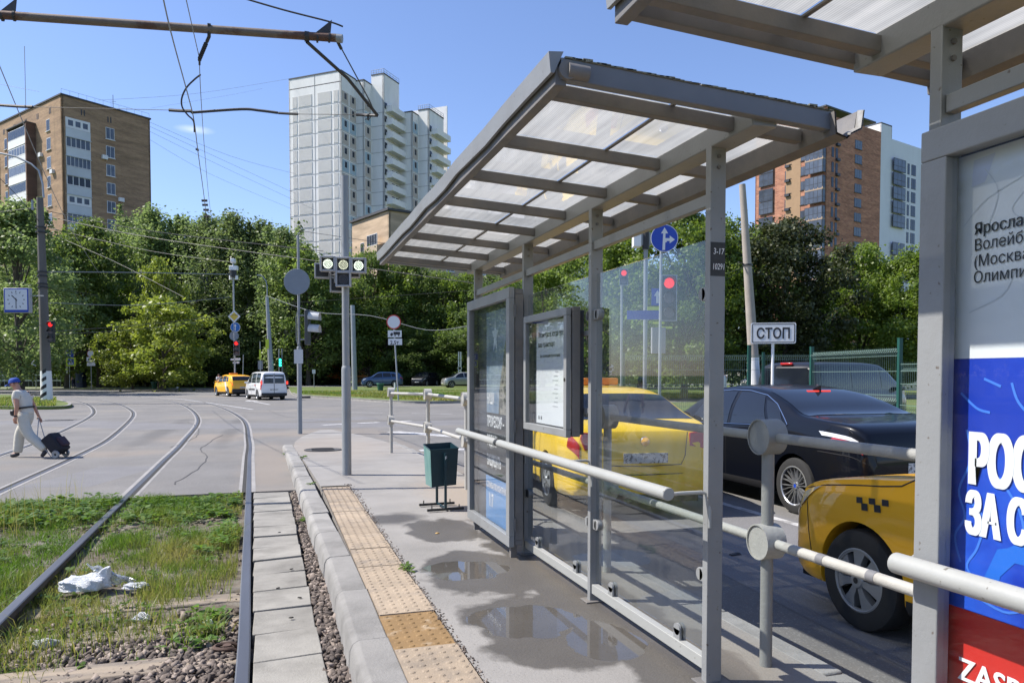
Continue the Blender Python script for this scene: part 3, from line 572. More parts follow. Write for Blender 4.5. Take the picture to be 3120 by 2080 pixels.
dens = np.clip((msk-0.37)*5, 0, 1)*np.clip((fbm(X, Y, .35, 91)-.3)*4, .15, 1)*np.clip((Y-5.0+1.3*(msk-.5)+0.45*(X < -1.3))/0.7, 0.0, 1); dens = np.where(Y > 9.4, np.maximum(dens, 0.65), dens)
dens = np.where(hl, np.where(Y > 7.6, .15, dens*.5), dens); k = rng.random(n) < dens; k &= ~((np.abs(X+1.31) < 0.28) & (np.abs(Y-6.5) < .22))
X, Y = X[k], Y[k]; H = (0.035+0.12*fbm(X, Y, 0.6, 5)**1.5)*rng.uniform(.5, 1.5, len(X)); blades(X, Y, bed_h(X, Y)+0.0, H, rng.uniform(.0025, .006, len(X)), 0.5, tone=np.clip(fbm(X, Y, 0.7, 31)*1.6-.45+rng.normal(0, .15, len(X)), 0, 1))
# taller tufts
tx, ty = [], []
for (cx, cy, r_, n_) in [(-1.62, 5.1, .12, 260), (-1.72, 4.7, .1, 200), (-1.45, 5.4, .25, 420), (-0.95, 5.5, .35, 500), (-0.45, 5.25, .15, 200), (-0.38, 8.1, .12, 160), (-2.9, 9.4, .5, 420), (-3.4, 9.9, .6, 320), (-1.35, 5.0, .2, 160), (-0.7, 6.4, .3, 300), (-4.6, 8.6, .5, 400)]:
    tx.append(cx+rng.normal(0, r_*.6, n_)); ty.append(cy+rng.normal(0, r_*.6, n_))
X = np.concatenate(tx); Y = np.concatenate(ty); k = X < -0.2; X, Y = X[k], Y[k]; blades(X, Y, bed_h(X, Y), rng.uniform(.07, .24, len(X)), rng.uniform(.003, .007, len(X)), 0.45, name='tall_grass')
n = 130; X = rng.uniform(-4.2, -2.2, n); Y = rng.uniform(8.8, 10.6, n); blades(X, Y, bed_h(X, Y), rng.uniform(.3, .55, n), np.full(n, .004), 0.12, name='seed_stalks', tone=np.ones(n)*0.9)
def weeds(X, Y, Z, R_, name='weeds', up=0.55, per=7):
    k0 = (X < -0.29-.022*(Y-4)) | (X > .2); X, Y, Z, R_ = X[k0], Y[k0], Z[k0], R_[k0]
    n = len(X)*per; cx, cy, cz, rr = [np.repeat(a, per) for a in (X, Y, Z, R_)]
    a = rng.uniform(0, 2*PI, n); el = rng.uniform(.1, 1.1, n)*up; l = rr*rng.uniform(.6, 1.2, n); w_ = l*rng.uniform(.28, .5, n)
    dx, dy, dz = np.cos(a)*np.cos(el), np.sin(a)*np.cos(el), np.sin(el); px, py = -np.sin(a), np.cos(a); tw_ = rng.uniform(-.35, .35, n)
    P = np.zeros((n, 6, 3)); s0 = l*.15
    def pt(t, wv, sag): return np.stack([cx+dx*l*t+px*w_*wv, cy+dy*l*t+py*w_*wv, cz+dz*l*t-sag*l+tw_*w_*wv+0.01], 1)
    P[:, 0] = pt(.05, 0, 0); P[:, 1] = pt(.45, -.5, 0); P[:, 2] = pt(.45, .5, 0); P[:, 3] = pt(.8, -.38, .08); P[:, 4] = pt(.8, .38, .08); P[:, 5] = pt(1.05, 0, .2)
    F = np.array([(0, 2, 1), (1, 2, 4), (1, 4, 3), (3, 4, 5)])[None]+6*np.arange(n)[:, None, None]
    o = npmesh(name, P.reshape(-1, 3), F.reshape(-1, 3), M_weed, tone=np.repeat(rng.random(n), 4)); o['kind'] = 'stuff'; return o
n = 1500; X = rng.uniform(-7.5, -0.25, n); Y = rng.uniform(9.2, 10.75, n); k = (np.abs(X+1.8) > .1) & (np.abs(X+3.5) > .12) & (fbm(X, Y, 1.0, 77) > .38); X, Y = X[k], Y[k]
weeds(X, Y, bed_h(X, Y)+rng.uniform(0, .10, len(X))*np.where(X < -1.9, 1.3, .7), rng.uniform(.05, .12, len(X)))
n = 520; Y = rng.uniform(5.0, 10.2, n); X = -0.42+rng.normal(0, .12, n); k = (X < -.24) & (fbm(X, Y, .8, 55) > .42); X, Y = X[k], Y[k]; weeds(X, Y, bed_h(X, Y)+rng.uniform(0, .1, len(X)), rng.uniform(.04, .1, len(X)))
n = 2600; X = rng.uniform(-7, -.3, n); Y = rng.uniform(4.9, 9.4, n); k = fbm(X, Y, .7, 12) > .50; X, Y = X[k], Y[k]; weeds(X, Y, bed_h(X, Y)+rng.uniform(0, .05, len(X)), rng.uniform(.03, .07, len(X)))
weeds(np.array([.93, .955, .95, .47, .5, .30, .33, .28, .34]), np.array([5.6, 5.66, 5.5, 10.3, 13.7, 8.6, 8.7, 15.6, 16.0]), np.array([0, 0, 0, 0, 0, -.17, -.17, -.14, -.14]), np.array([.06, .05, .05, .07, .09, .07, .07, .14, .14]), per=14)
# lawn blades on the nearer grass islands
n = 52000; X = rng.uniform(2, 34, n); Y = rng.uniform(41.5, 68, n); k = (Y > 44.5) | (X > 7.5); k &= (X > 6.2) | (Y > 50); k &= ~((Y < 62) & (X < 4+(55-Y)*.35)) ; X, Y = X[k], Y[k]
blades(X, Y, np.full(len(X), -.02)+np.clip(Y-62, 0, 30)*.009, rng.uniform(.05, .16, len(X)), rng.uniform(.03, .06, len(X)), .5, tone=np.clip(fbm(X, Y, 3, 4)*1.8-.5, 0, 1))
n = 26000; X = rng.uniform(-24, -9.7, n); Y = rng.uniform(40.2, 62, n); k = (Y < 41.5-(X+12)*1.9*0+13) & (X < -9.9-(Y-41)*.24) & (Y > 40.3+np.clip(-X-11, 0, 20)*.17); X, Y = X[k], Y[k]
blades(X, Y, np.full(len(X), -.02), rng.uniform(.06, .22, len(X)), rng.uniform(.03, .05, len(X)), .5, tone=rng.random(len(X))**1.5)
# ================================================================== STOP FURNITURE
M_frame = mat('shelter_grey_paint', (0.235, 0.242, 0.245), 0.45, var=0.05, vs=4, col2=(0.195, 0.195, 0.19), c2s=3, c2lo=0.50, c2hi=0.8, bump=0.10, bs=45, speck=(.12, .10, .085), sscale=38, sth=.70)
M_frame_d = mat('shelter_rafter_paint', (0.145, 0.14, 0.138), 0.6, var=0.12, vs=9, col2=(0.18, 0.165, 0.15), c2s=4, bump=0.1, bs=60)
M_handr = mat('handrail_grey_paint', (0.33, 0.335, 0.32), 0.4, var=0.05, vs=8, bump=0.08, bs=60, speck=(.15, .14, .12), sscale=45, sth=.70)
M_oldw = mat('railing_old_white', (0.38, 0.37, 0.34), 0.6, var=0.08, vs=10, col2=(0.33, 0.31, 0.28), c2s=9, c2lo=0.6, c2hi=0.72, bump=0.25, bs=45)
M_oldw_shade = mat('railing_white_shaded', (0.26, 0.26, 0.245), 0.55, var=0.08, vs=10, bump=0.2, bs=45)  # greyer copy of the old white: shade on the near railing put into colour
M_black = mat('black_plastic', (0.02, 0.02, 0.022), 0.5)
M_dint = mat('cabinet_inside', (0.035, 0.04, 0.055), 0.6)
M_galv = mat('galvanised_pole', (0.33, 0.35, 0.37), 0.5, metal=0.25, var=0.08, vs=3, bump=0.05)
M_galvd = mat('grey_painted_pole', (0.25, 0.265, 0.28), 0.5, var=0.1, vs=3, bump=0.08, bs=30)
M_white = mat('white_paint', (0.78, 0.78, 0.77), 0.5, var=0.03)
M_moss = mat('roof_moss', (0.26, 0.25, 0.18), 0.95, var=0.3, vs=20, col2=(0.28, 0.26, 0.2), c2s=12, bump=0.8, bs=70)
def polycarb():
    m = bpy.data.materials.new('polycarbonate_roof'); m.use_nodes = True; t = m.node_tree; N = t.nodes; L = t.links; N.clear()
    o = N.new('ShaderNodeOutputMaterial'); g = N.new('ShaderNodeNewGeometry')
    n1 = N.new('ShaderNodeTexNoise'); n1.inputs['Scale'].default_value = 1.6; n1.inputs['Detail'].default_value = 6; L.new(g.outputs['Position'], n1.inputs['Vector'])
    mp_ = N.new('ShaderNodeMapping'); mp_.inputs['Scale'].default_value = (9, 0.5, 1); L.new(g.outputs['Position'], mp_.inputs['Vector'])
    n2 = N.new('ShaderNodeTexNoise'); n2.inputs['Scale'].default_value = 3; n2.inputs['Detail'].default_value = 4; L.new(mp_.outputs[0], n2.inputs['Vector'])
    wv = N.new('ShaderNodeTexWave'); wv.bands_direction = 'X'; wv.inputs['Scale'].default_value = 32; L.new(g.outputs['Position'], wv.inputs['Vector'])
    cr = N.new('ShaderNodeValToRGB'); cr.color_ramp.elements[0].position = .3; cr.color_ramp.elements[0].color = (0.30, 0.30, 0.28, 1); cr.color_ramp.elements[1].position = .62; cr.color_ramp.elements[1].color = (0.60, 0.58, 0.53, 1)
    ad = N.new('ShaderNodeMath'); ad.operation = 'MULTIPLY_ADD'; ad.inputs[1].default_value = 0.45; L.new(n2.outputs['Fac'], ad.inputs[0]); 
    h = N.new('ShaderNodeMath'); h.operation = 'MULTIPLY'; h.inputs[1].default_value = 0.6; L.new(n1.outputs['Fac'], h.inputs[0]); L.new(h.outputs[0], ad.inputs[2]); L.new(ad.outputs[0], cr.inputs[0])
    ml = N.new('ShaderNodeMixRGB'); ml.blend_type = 'MULTIPLY'; ml.inputs[0].default_value = .22; L.new(cr.outputs[0], ml.inputs[1]); L.new(wv.outputs['Color'], ml.inputs[2])
    tl = N.new('ShaderNodeBsdfTranslucent'); L.new(ml.outputs[0], tl.inputs[0]); tp = N.new('ShaderNodeBsdfTransparent'); tp.inputs[0].default_value = (.75, .74, .7, 1)
    df = N.new('ShaderNodeBsdfDiffuse'); L.new(ml.outputs[0], df.inputs[0]); gl = N.new('ShaderNodeBsdfGlossy'); gl.inputs['Roughness'].default_value = .25
    a = N.new('ShaderNodeMixShader'); a.inputs[0].default_value = .82; L.new(df.outputs[0], a.inputs[1]); L.new(tl.outputs[0], a.inputs[2])
    c = N.new('ShaderNodeMixShader'); c.inputs[0].default_value = .10; L.new(a.outputs[0], c.inputs[1]); L.new(tp.outputs[0], c.inputs[2])
    e = N.new('ShaderNodeMixShader'); e.inputs[0].default_value = .05; L.new(c.outputs[0], e.inputs[1]); L.new(gl.outputs[0], e.inputs[2])
    L.new(e.outputs[0], o.inputs[0]); return m
M_poly = polycarb()
M_clearf = glassmat('clear_face', (0.97, 0.98, 0.98), refl=0.0)
M_pane = glassmat('shelter_glass', (0.80, 0.84, 0.85), refl=0.05, rough=0.015, dirt=0.055, dcol=(0.50, 0.50, 0.46), drops=0.35, streak=(1, 2.2, 0.5))
M_cglass = glassmat('cabinet_glass', (0.93, 0.95, 0.96), refl=0.015, rough=0.01, dirt=0.012)
def one_side(o, x_face=True):      # a pane: the coating sits on the face towards the platform (or the sky), the rest is clear
    o.data.materials.append(M_clearf)
    for p in o.data.polygons:
        k = -p.normal.x if x_face else p.normal.z
        if k < .5: p.material_index = 1

def pw(b, name, m, t, **k):                      # mesh given in world coordinates, put under an unrotated thing
    off = Vector((0, 0, 0)); q_ = t
    while q_: off += q_.location; q_ = q_.parent
    b.v = [(v[0]-off.x, v[1]-off.y, v[2]-off.z) for v in b.v]
    return b.build(name, m, t, **k)
def roof_z(x): return 2.62-0.0586*(x-1.015)
def shelter(y0, y1, posts, label, near, glass_bays, hand, number=None):
    t = thing('tram_stop_shelter', label, 'tram shelter', (1.96, (y0+y1)/2, 0), group='tram stop shelters')
    for py in posts:
        b = MB(); b.box((1.92, py-.022, 0), (2.0, py+.022, 2.50)); pw(b, 'post', M_frame, t, bevel=.003)
    for py in posts:
        for z in (2.40, 2.45): b = MB(); b.cyl((1.96, py-.022, z), (1.96, py-.031, z), .009, n=6); pw(b, 'bolt', M_frame_d, t)
        b = MB(); b.box((1.885, py-.055, 0.0), (2.035, py+.055, .010)); pw(b, 'base_plate', M_frame_d, t, bevel=.002)
    b = MB(); b.box((1.92, y0+.035, 2.49), (2.04, y1-.035, 2.585)); pw(b, 'roof_beam', M_frame, t, bevel=.006)
    # rafters
    nr = 7 if y0 > 0 else 7
    if y0 > 0: rys = [2.89, 3.55, 4.2, 4.86, 5.5, 6.16, 6.8, 7.44]
    else: rys = [2.06, 1.42, .76, .1, -.56, -1.22, -1.88]
    for ry in rys:
        b = MB(); v = []
        for y in (ry-.022, ry+.022):
            v += [(1.06, y, roof_z(1.06)-.055), (2.27, y, roof_z(2.27)-.055), (2.27, y, roof_z(2.27)), (1.06, y, roof_z(1.06))]
        b.add(v, [(0, 1, 2, 3), (7, 6, 5, 4), (0, 4, 5, 1), (1, 5, 6, 2), (2, 6, 7, 3), (3, 7, 4, 0)]); pw(b, 'rafter', M_frame_d, t, smooth=False, bevel=.003)
    # side beams, fascia and gable rims
    b = MB(); b.box((1.03, y0+.01, 2.545), (1.075, y1-.01, 2.612)); pw(b, 'edge_beam', M_frame_d, t, bevel=.003)
    b = MB(); k = 16
    vs = []
    for i in range(k+1):
        y = y0+(y1-y0)*i/k; wv = 0.006*math.sin(i*1.7)+0.004*math.sin(i*4.1)
        vs += [(1.008, y, 2.585+wv), (1.0, y, 2.663+wv*.5), (1.06, y, 2.669), (1.022, y, 2.585+wv)]
    b.add(vs, [(i*4+j, i*4+j+1, (i+1)*4+j+1, (i+1)*4+j) for i in range(k) for j in range(3)]+[(i*4+3, i*4, (i+1)*4, (i+1)*4+3) for i in range(k)]+[(0, 3, 2, 1), (k*4, k*4+1, k*4+2, k*4+3)]); pw(b, 'fascia', M_frame, t)
    for ye, s in ((y0, 1), (y1, -1)):
        b = MB(); v = []
        for y in (ye, ye+s*.045):
            v += [(1.05, y, roof_z(1.05)-.05), (2.31, y, roof_z(2.31)-.05), (2.31, y, roof_z(2.31)+.03), (1.05, y, roof_z(1.05)+.03)]
        b.add(v, [(0, 1, 2, 3), (7, 6, 5, 4), (0, 4, 5, 1), (1, 5, 6, 2), (2, 6, 7, 3), (3, 7, 4, 0)]); pw(b, 'gable_rim', M_frame_d if (y0 < 0) else mat('gable_grey', (0.16, 0.165, 0.175), .5, var=.1), t, smooth=False, bevel=.004)
    if near:
        b = MB(); b.cyl((1.075, y0-.012, 2.60), (1.075, y0+.03, 2.60), .036, n=14); b.cyl((1.075, y0+.0, 2.60), (1.16, y0+.0, 2.595), .03, n=12); pw(b, 'corner_cap', M_frame_d, t)
        b = MB()
        for i in range(46):
            x = 1.08+1.22*(i/46)+random.uniform(-.01, .01); h = random.uniform(.001, .005)*(2.2 if i % 13 == 3 else 1)
            b.box((x-.02, y0-.006, roof_z(x)+.0285), (x+.02, y0+.04, roof_z(x)+.031+h))
        pw(b, 'moss', M_moss, t)
    # gutter at the back
    b = MB(); v = []
    for y in (y0-.03, y1+.0):
        v += [(2.275, y, 2.565), (2.285, y, 2.47), (2.345, y, 2.455), (2.39, y, 2.50), (2.40, y, 2.575), (2.393, y, 2.575), (2.38, y, 2.505), (2.343, y, 2.463), (2.293, y, 2.478), (2.283, y, 2.565)]
    b.add(v, [(i, (i+1) % 10, 10+(i+1) % 10, 10+i) for i in range(10)]); pw(b, 'gutter', M_frame_d, t)
    if near:
        b = MB(); v = []
        for y, dz in ((y0-.03, 0), (y0-.065, -.01)):
            v += [(2.33, y, 2.47+dz), (2.39, y, 2.50+dz), (2.402, y, 2.58+dz), (2.395, y, 2.58+dz), (2.383, y, 2.505+dz), (2.33, y, 2.478+dz)]
        b.add(v, [(i, (i+1) % 6, 6+(i+1) % 6, 6+i) for i in range(6)]); pw(b, 'gutter_spout', mat('worn_white', (0.42, 0.42, 0.40), .5, col2=(.25, .24, .22), c2s=8, c2lo=.45), t)
    # roof sheets, two rows
    edges = [y0+.03]+[r for r in sorted(rys)]+[y1-.03]
    for i in range(len(edges)-1):
        for xa, xb, zz in ((1.05, 1.615, .004), (1.622, 2.285, .004)):
            b = MB(); v = []
            ya, yb = edges[i]+.0015, edges[i+1]-.0015
            for z in (zz, zz+.009): v += [(xa, ya, roof_z(xa)+z), (xb, ya, roof_z(xb)+z), (xb, yb, roof_z(xb)+z), (xa, yb, roof_z(xa)+z)]
            if yb > ya+.02: b.add(v, [(3, 2, 1, 0), (4, 5, 6, 7), (0, 1, 5, 4), (1, 2, 6, 5), (2, 3, 7, 6), (3, 0, 4, 7)]); one_side(pw(b, 'roof_sheet', M_poly, t, smooth=False), False)
    b = MB(); b.box((1.610, y0+.03, roof_z(1.61)-.004), (1.627, y1-.03, roof_z(1.61)+.0035)); pw(b, 'sheet_joint', M_frame_d, t)
    ps = sorted(posts)
    for i in range(len(ps)-1):
        a, c_ = ps[i]+.024, ps[i+1]-.024
        b = MB(); b.box((1.935, a, 2.235), (1.975, c_, 2.29)); pw(b, 'transom', M_frame, t, bevel=.003)
        if i in glass_bays:
            b = MB(); b.box((1.93, a, .055), (1.975, c_, .115)); pw(b, 'bottom_rail', M_handr, t, bevel=.003)
            b = MB(); b.box((1.952, a+.012, .14), (1.960, c_-.012, 2.085)); one_side(pw(b, 'glass_panel', M_pane, t, smooth=False))
            for z in (.50, 1.83):
                for yy, s in ((a, 1), (c_, -1)):
                    b = MB(); b.box((1.936, yy, z-.032), (1.976, yy+s*.05, z+.032)); b.cyl((1.936, yy+s*.05, z), (1.976, yy+s*.05, z), .032, n=14); pw(b, 'glass_clamp', M_frame, t, bevel=.003)
            for f_ in (.2, .8):
                yy = a+(c_-a)*f_
                for x0_ in (1.938, 1.962): 
                    b = MB(); b.box((x0_, yy-.03, .115), (x0_+.012, yy+.03, .165)); b.cyl((x0_, yy, .165), (x0_+.012, yy, .165), .03, n=16); pw(b, 'glass_clamp', M_frame, t)
    if hand:
        h0, h1 = hand; pts = [(h0, h1)] if not near else [(h0, 5.70), (5.78, h1)]
        for a, c_ in pts:
            b = MB(); b.cyl((1.70, a, .912), (1.70, c_, .912), .030, n=24); pw(b, 'handrail', M_handr, t, bevel=.004)
        if near:
            b = MB(); b.cyl((1.70, 5.69, .912), (1.70, 5.79, .912), .024, n=16); pw(b, 'rail_joint', M_black, t)
        for py in posts:
            if h0 < py < h1+.4:
                b = MB(); q_ = max(h0+.03, min(h1-.03, py)); b.tube([(1.70, q_, .90), (1.78, q_+(py-q_)*.4, .905), (1.90, py, .905), (1.925, py, .895), (1.93, py-.02, .82), (1.93, py-.02, .74)], .009, 8); pw(b, 'bracket', M_handr, t)
    return t
sh1 = shelter(2.70, 7.64, [3.07, 4.43, 5.77, 7.30], 'grey tram stop shelter with sloping translucent roof in the middle of the platform', True, (0, 1), (3.02, 7.08))
sh2 = shelter(-2.55, 2.20, [1.82, .46, -.9, -2.3], 'near tram stop shelter cut off by the right edge of the view', False, (1, 2), (-2.3, 1.72))
# painted number on the nearest post of the glass shelter
b = MB(); b.box((1.9215, 3.0472, 1.905), (1.9985, 3.0485, 2.06)); pw(b, 'black_patch', mat('black_patch_paint', (0.03, 0.03, 0.03), .6, var=.3, vs=20), sh1)
M_wtxt = mat('white_lettering', (0.8, 0.8, 0.8), .5)
l1 = Vector((1.935, 3.0468, 2.005))-sh1.location; text('3-17', .040, 'number_text', M_wtxt, sh1, l1, (PI/2, 0, 0), xs=.78, depth=.0004, shear=.1)
l1 = Vector((1.930, 3.0468, 1.935))-sh1.location; text('10291', .040, 'number_text', M_wtxt, sh1, l1, (PI/2, 0, 0), xs=.68, depth=.0004, shear=.1)
# rails carrying the notice board
for z in (1.72, 1.22):
    b = MB(); b.box((1.932, 4.455, z-.016), (1.949, 5.745, z+.016)); pw(b, 'board_rail', M_frame, sh1, bevel=.002)

def ring_frame(b, x0, x1, y0, y1, z0, z1, w_):
    b.box((x0, y0, z0), (x1, y1, z0+w_)); b.box((x0, y0, z1-w_), (x1, y1, z1)); b.box((x0, y0, z0+w_), (x1, y0+w_, z1-w_)); b.box((x0, y1-w_, z0+w_), (x1, y1, z1-w_))
TR = (PI/2, 0, -PI/2)
def cabinet(y0, y1, label):
    t = thing('poster_cabinet', label, 'poster case', (1.81, (y0+y1)/2, 0), group='poster cases in the shelters')
    b = MB(); ring_frame(b, 1.75, 1.795, y0, y1, .10, 2.13, .085); pw(b, 'door_frame', M_frame, t, smooth=False, bevel=.004)
    b = MB(); ring_frame(b, 1.802, 1.87, y0+.01, y1-.01, .11, 2.12, .04); pw(b, 'case_frame', M_frame_d, t, smooth=False, bevel=.004)
    b = MB(); b.box((1.842, y0+.05, .15), (1.868, y1-.05, 2.08)); pw(b, 'back_plate', M_dint, t)
    b = MB(); b.box((1.774, y0+.085, .185), (1.778, y1-.085, 2.045)); one_side(pw(b, 'glass_pane', M_cglass, t, smooth=False))
    for z in (.28, 1.05, 1.95):
        b = MB(); b.cyl((1.798, y0-.006, z-.05), (1.798, y0-.006, z+.05), .008, n=10); pw(b, 'hinge', M_frame_d, t)
    for y in (y0+.1, y1-.1): b = MB(); b.box((1.79, y-.02, 0), (1.84, y+.02, .10)); pw(b, 'foot', M_frame_d, t)
    return t
c3 = cabinet(.40, 1.705, 'tall poster case at the right edge with white, blue and red poster about volleyball')
c1 = cabinet(5.60, 6.93, 'tall poster case at the far end of the shelter, dark poster with star')
XP = 1.8215
def pq(t, name, m, y0, y1, z0, z1, dx=0.0):
    b = MB(); b.box((XP-dx, y0, z0), (XP-dx+.0008, y1, z1)); return pw(b, name, m, t, smooth=False)
def ptext(t, s, size, y, z, m, bold=0, xs=1, dx=.003, fat=()): return text(s, size, 'poster_lettering', m, t, Vector((XP-dx, y, z))-t.location, TR, bold=bold, xs=xs, depth=.0002, fat=fat)
M_pw = mat('poster_white', (0.74, 0.75, 0.75), .35, var=.02); M_pb = mat('poster_blue', (0.012, 0.045, 0.42), .35, var=.12, vs=5, col2=(.02, .09, .55), c2s=2.5); M_pr = mat('poster_red', (0.55, 0.028, 0.02), .35, var=.05)
M_pl = mat('poster_map_line', (0.06, 0.20, 0.72), .4); M_pg = mat('poster_grey_line', (0.60, 0.62, 0.64), .4); M_pt = mat('poster_black_text', (0.02, 0.022, 0.03), .4)
pq(c3, 'poster', M_pw, .48, 1.655, 1.495, 2.05); pq(c3, 'poster', M_pb, .48, 1.655, .802, 1.4945); pq(c3, 'poster', M_pr, .48, 1.655, .18, .8015)
def pline(t, pts, w_, m, dx=.0012):
    P_ = smooth_line(pts, 5); b = MB(); vs = []; n_ = len(P_)
    for i in range(n_):
        d = (P_[min(i+1, n_-1)]-P_[max(i-1, 0)]).normalized(); q_ = Vector((-d.y, d.x))*w_/2; vs += [(XP-dx, P_[i].x-q_.x, P_[i].y-q_.y), (XP-dx, P_[i].x+q_.x, P_[i].y+q_.y)]
    b.add(vs, [(2*i, 2*i+1, 2*i+3, 2*i+2) for i in range(n_-1)]); return pw(b, 'map_line', m, t, smooth=False)
for pts in ([(1.60, 1.30), (1.585, 1.22), (1.62, 1.13), (1.60, 1.06), (1.63, 1.0), (1.61, .93)], [(1.47, 1.43), (1.45, 1.38), (1.40, 1.33), (1.36, 1.28)], [(1.58, 1.1), (1.54, 1.06), (1.56, .98), (1.59, .92), (1.53, .87)], [(1.50, 1.18), (1.44, 1.10), (1.40, .98), (1.28, .95)], [(1.6, .86), (1.48, .83), (1.40, .855), (1.30, .84)], [(1.55, 1.44), (1.5, 1.42)], [(1.62, 1.40), (1.57, 1.36), (1.53, 1.35)], [(1.2, 1.4), (1.1, 1.2), (.9, 1.1), (.7, 1.2)]): pline(c3, pts, .007, M_pl)
bl = MB(); bl.add([(XP-.001, y, z) for y, z in [(1.54, .90), (1.50, .99), (1.47, 1.0), (1.44, 1.02), (1.30, 1.03), (1.2, 1.0), (1.22, .965), (1.45, .965), (1.49, .92), (1.50, .86)]], [tuple(range(10))]); pw(bl, 'map_patch', mat('poster_mid_blue', (.02, .15, .62), .4), c3, smooth=False)
for pts in ([(1.62, 1.86), (1.55, 1.92), (1.40, 1.97)], [(1.44, 1.98), (1.40, 1.93), (1.44, 1.85), (1.48, 1.88), (1.43, 1.93)], [(1.6, 1.62), (1.5, 1.66), (1.46, 1.72), (1.40, 1.70)], [(1.56, 2.0), (1.52, 1.93), (1.55, 1.84)]): pline(c3, pts, .003, M_pg)
b = MB(); b.add([(XP-.001, y, z) for y, z in [(1.595, 2.03), (1.53, 2.035), (1.56, 1.965), (1.60, 1.96)]], [(0, 1, 2, 3)]); pw(b, 'map_patch', mat('poster_lilac', (.62, .64, .74), .4), c3, smooth=False)
ptext(c3, 'Ярослав П', .043, 1.588, 1.829, M_pt, xs=.93, fat=(.0009, .0018))
for i, s in enumerate(('Волейболи', '(Москва), с', 'Олимпийск')): ptext(c3, s, .043, 1.588, 1.786-.0435*i, M_pt, xs=.93)
ptext(c3, 'РОС', .187, 1.597, 1.156, M_wtxt, bold=.0035, xs=.50, fat=(.007, .014, .021, .028)); ptext(c3, 'ЗА С', .158, 1.602, 1.018, M_wtxt, bold=.003, xs=.50, fat=(.006, .012, .018, .023))
ptext(c3, 'ZASP', .088, 1.61, .605, M_wtxt, bold=.001, xs=.92, fat=(.003,))
# poster in the far case
pq(c1, 'poster', mat('poster_sky_blue', (.12, .19, .28), .35, var=.25, vs=4, col2=(.30, .36, .42), c2s=3), 5.69, 6.50, .62, 2.0)
pq(c1, 'poster', mat('poster_dark_band', (.025, .028, .032), .35), 5.69, 6.50, .50, 1.12, .0006)
pq(c1, 'poster', mat('poster_light_blue', (.12, .27, .52), .35, var=.1, vs=3), 5.69, 6.52, .17, .56, .0012)
b = MB(); b.add([(XP-.0018, y, z) for y, z in [(6.12, 1.12), (6.10, 1.32), (6.0, 1.55), (5.93, 1.72), (5.84, 1.78), (5.69, 1.6), (5.69, 1.12)]], [tuple(range(7))]); pw(b, 'printed_jacket', mat('printed_camouflage', (.06, .06, .045), .4, col2=(.26, .24, .2), c2s=16, c2lo=.48, c2hi=.52, var=.2, vs=30), c1, smooth=False)
b = MB(); st = [(XP-.0022, 6.22+.10*(1 if i % 2 == 0 else .42)*math.sin(i*PI/5), 1.78+.16*(1 if i % 2 == 0 else .42)*math.cos(i*PI/5)) for i in range(10)]; b.add(st+[(XP-.0022, 6.22, 1.78)], [(i, (i+1) % 10, 10) for i in range(10)]); pw(b, 'printed_star', mat('poster_star', (.55, .62, .68), .4), c1, smooth=False)
for s, z, sz in (('НАША', 1.20, .13), ('ПРОФЕССИЯ –', 1.0, .13), ('РОДИНУ', .83, .13), ('ЗАЩИЩАТЬ', .66, .13)): ptext(c1, s, sz, 6.47, z, M_wtxt, bold=.003, xs=.55, dx=.004)
ptext(c1, 'СЛУЖБА ПО КОНТРАКТУ', .07, 6.49, .46, M_wtxt, bold=.001, xs=.75, dx=.004); ptext(c1, '117', .16, 6.42, .30, M_wtxt, bold=.003, xs=.6, dx=.004)
# notice board
t = thing('notice_board', 'square grey notice board with passenger information sheet fixed in front of the shelter glass', 'notice board', (1.85, 4.96, 1.04))
b = MB(); ring_frame(b, 1.80, 1.835, 4.53, 5.40, 1.045, 1.885, .05); pw(b, 'door_frame', M_frame, t, smooth=False, bevel=.004)
b = MB(); ring_frame(b, 1.842, 1.895, 4.52, 5.39, 1.05, 1.89, .03); pw(b, 'case_frame', M_frame_d, t, smooth=False, bevel=.003)
b = MB(); b.box((1.87, 4.55, 1.06), (1.932, 5.37, 1.87)); pw(b, 'back_plate', M_dint, t)
b = MB(); b.box((1.856, 4.585, 1.10), (1.857, 5.26, 1.83)); pw(b, 'paper_sheet', mat('paper_sheet', (.66, .67, .68), .5, var=.04, vs=3), t, smooth=False)
b = MB(); b.box((1.815, 4.58, 1.095), (1.818, 5.35, 1.835)); one_side(pw(b, 'glass_pane', M_cglass, t, smooth=False))
b = MB(); b.cyl((1.796, 4.555, 1.42), (1.802, 4.555, 1.42), .012, n=12); pw(b, 'lock', M_dark, t)
def ntext(s, size, y, z, m=M_pt, **k): return text(s, size, 'sheet_lettering', m, t, Vector((1.8545, y, z))-t.location, TR, depth=.0002, **k)
ntext('Посмотрите, когда приедет', .052, 5.22, 1.72, bold=.0006, xs=.86); ntext('ваш транспорт', .052, 5.22, 1.65, bold=.0006, xs=.9); ntext('Без скачивания приложения', .034, 5.18, 1.575, xs=.85)
b = MB()
for i in range(9): b.box((1.8548, 4.82, 1.47-.03*i), (1.8553, 4.82+.05+.05*((i*7) % 3)/2, 1.476-.03*i))
pw(b, 'small_print', mat('print_grey', (.35, .36, .38), .6), t, smooth=False)
b = MB(); b.add([(1.8545, y, z) for y, z in [(4.66, 1.44), (4.64, 1.40), (4.665, 1.35), (4.68, 1.40)]], [(0, 1, 2, 3)]); pw(b, 'printed_red_mark', mat('print_red', (.5, .03, .03), .5), t, smooth=False)
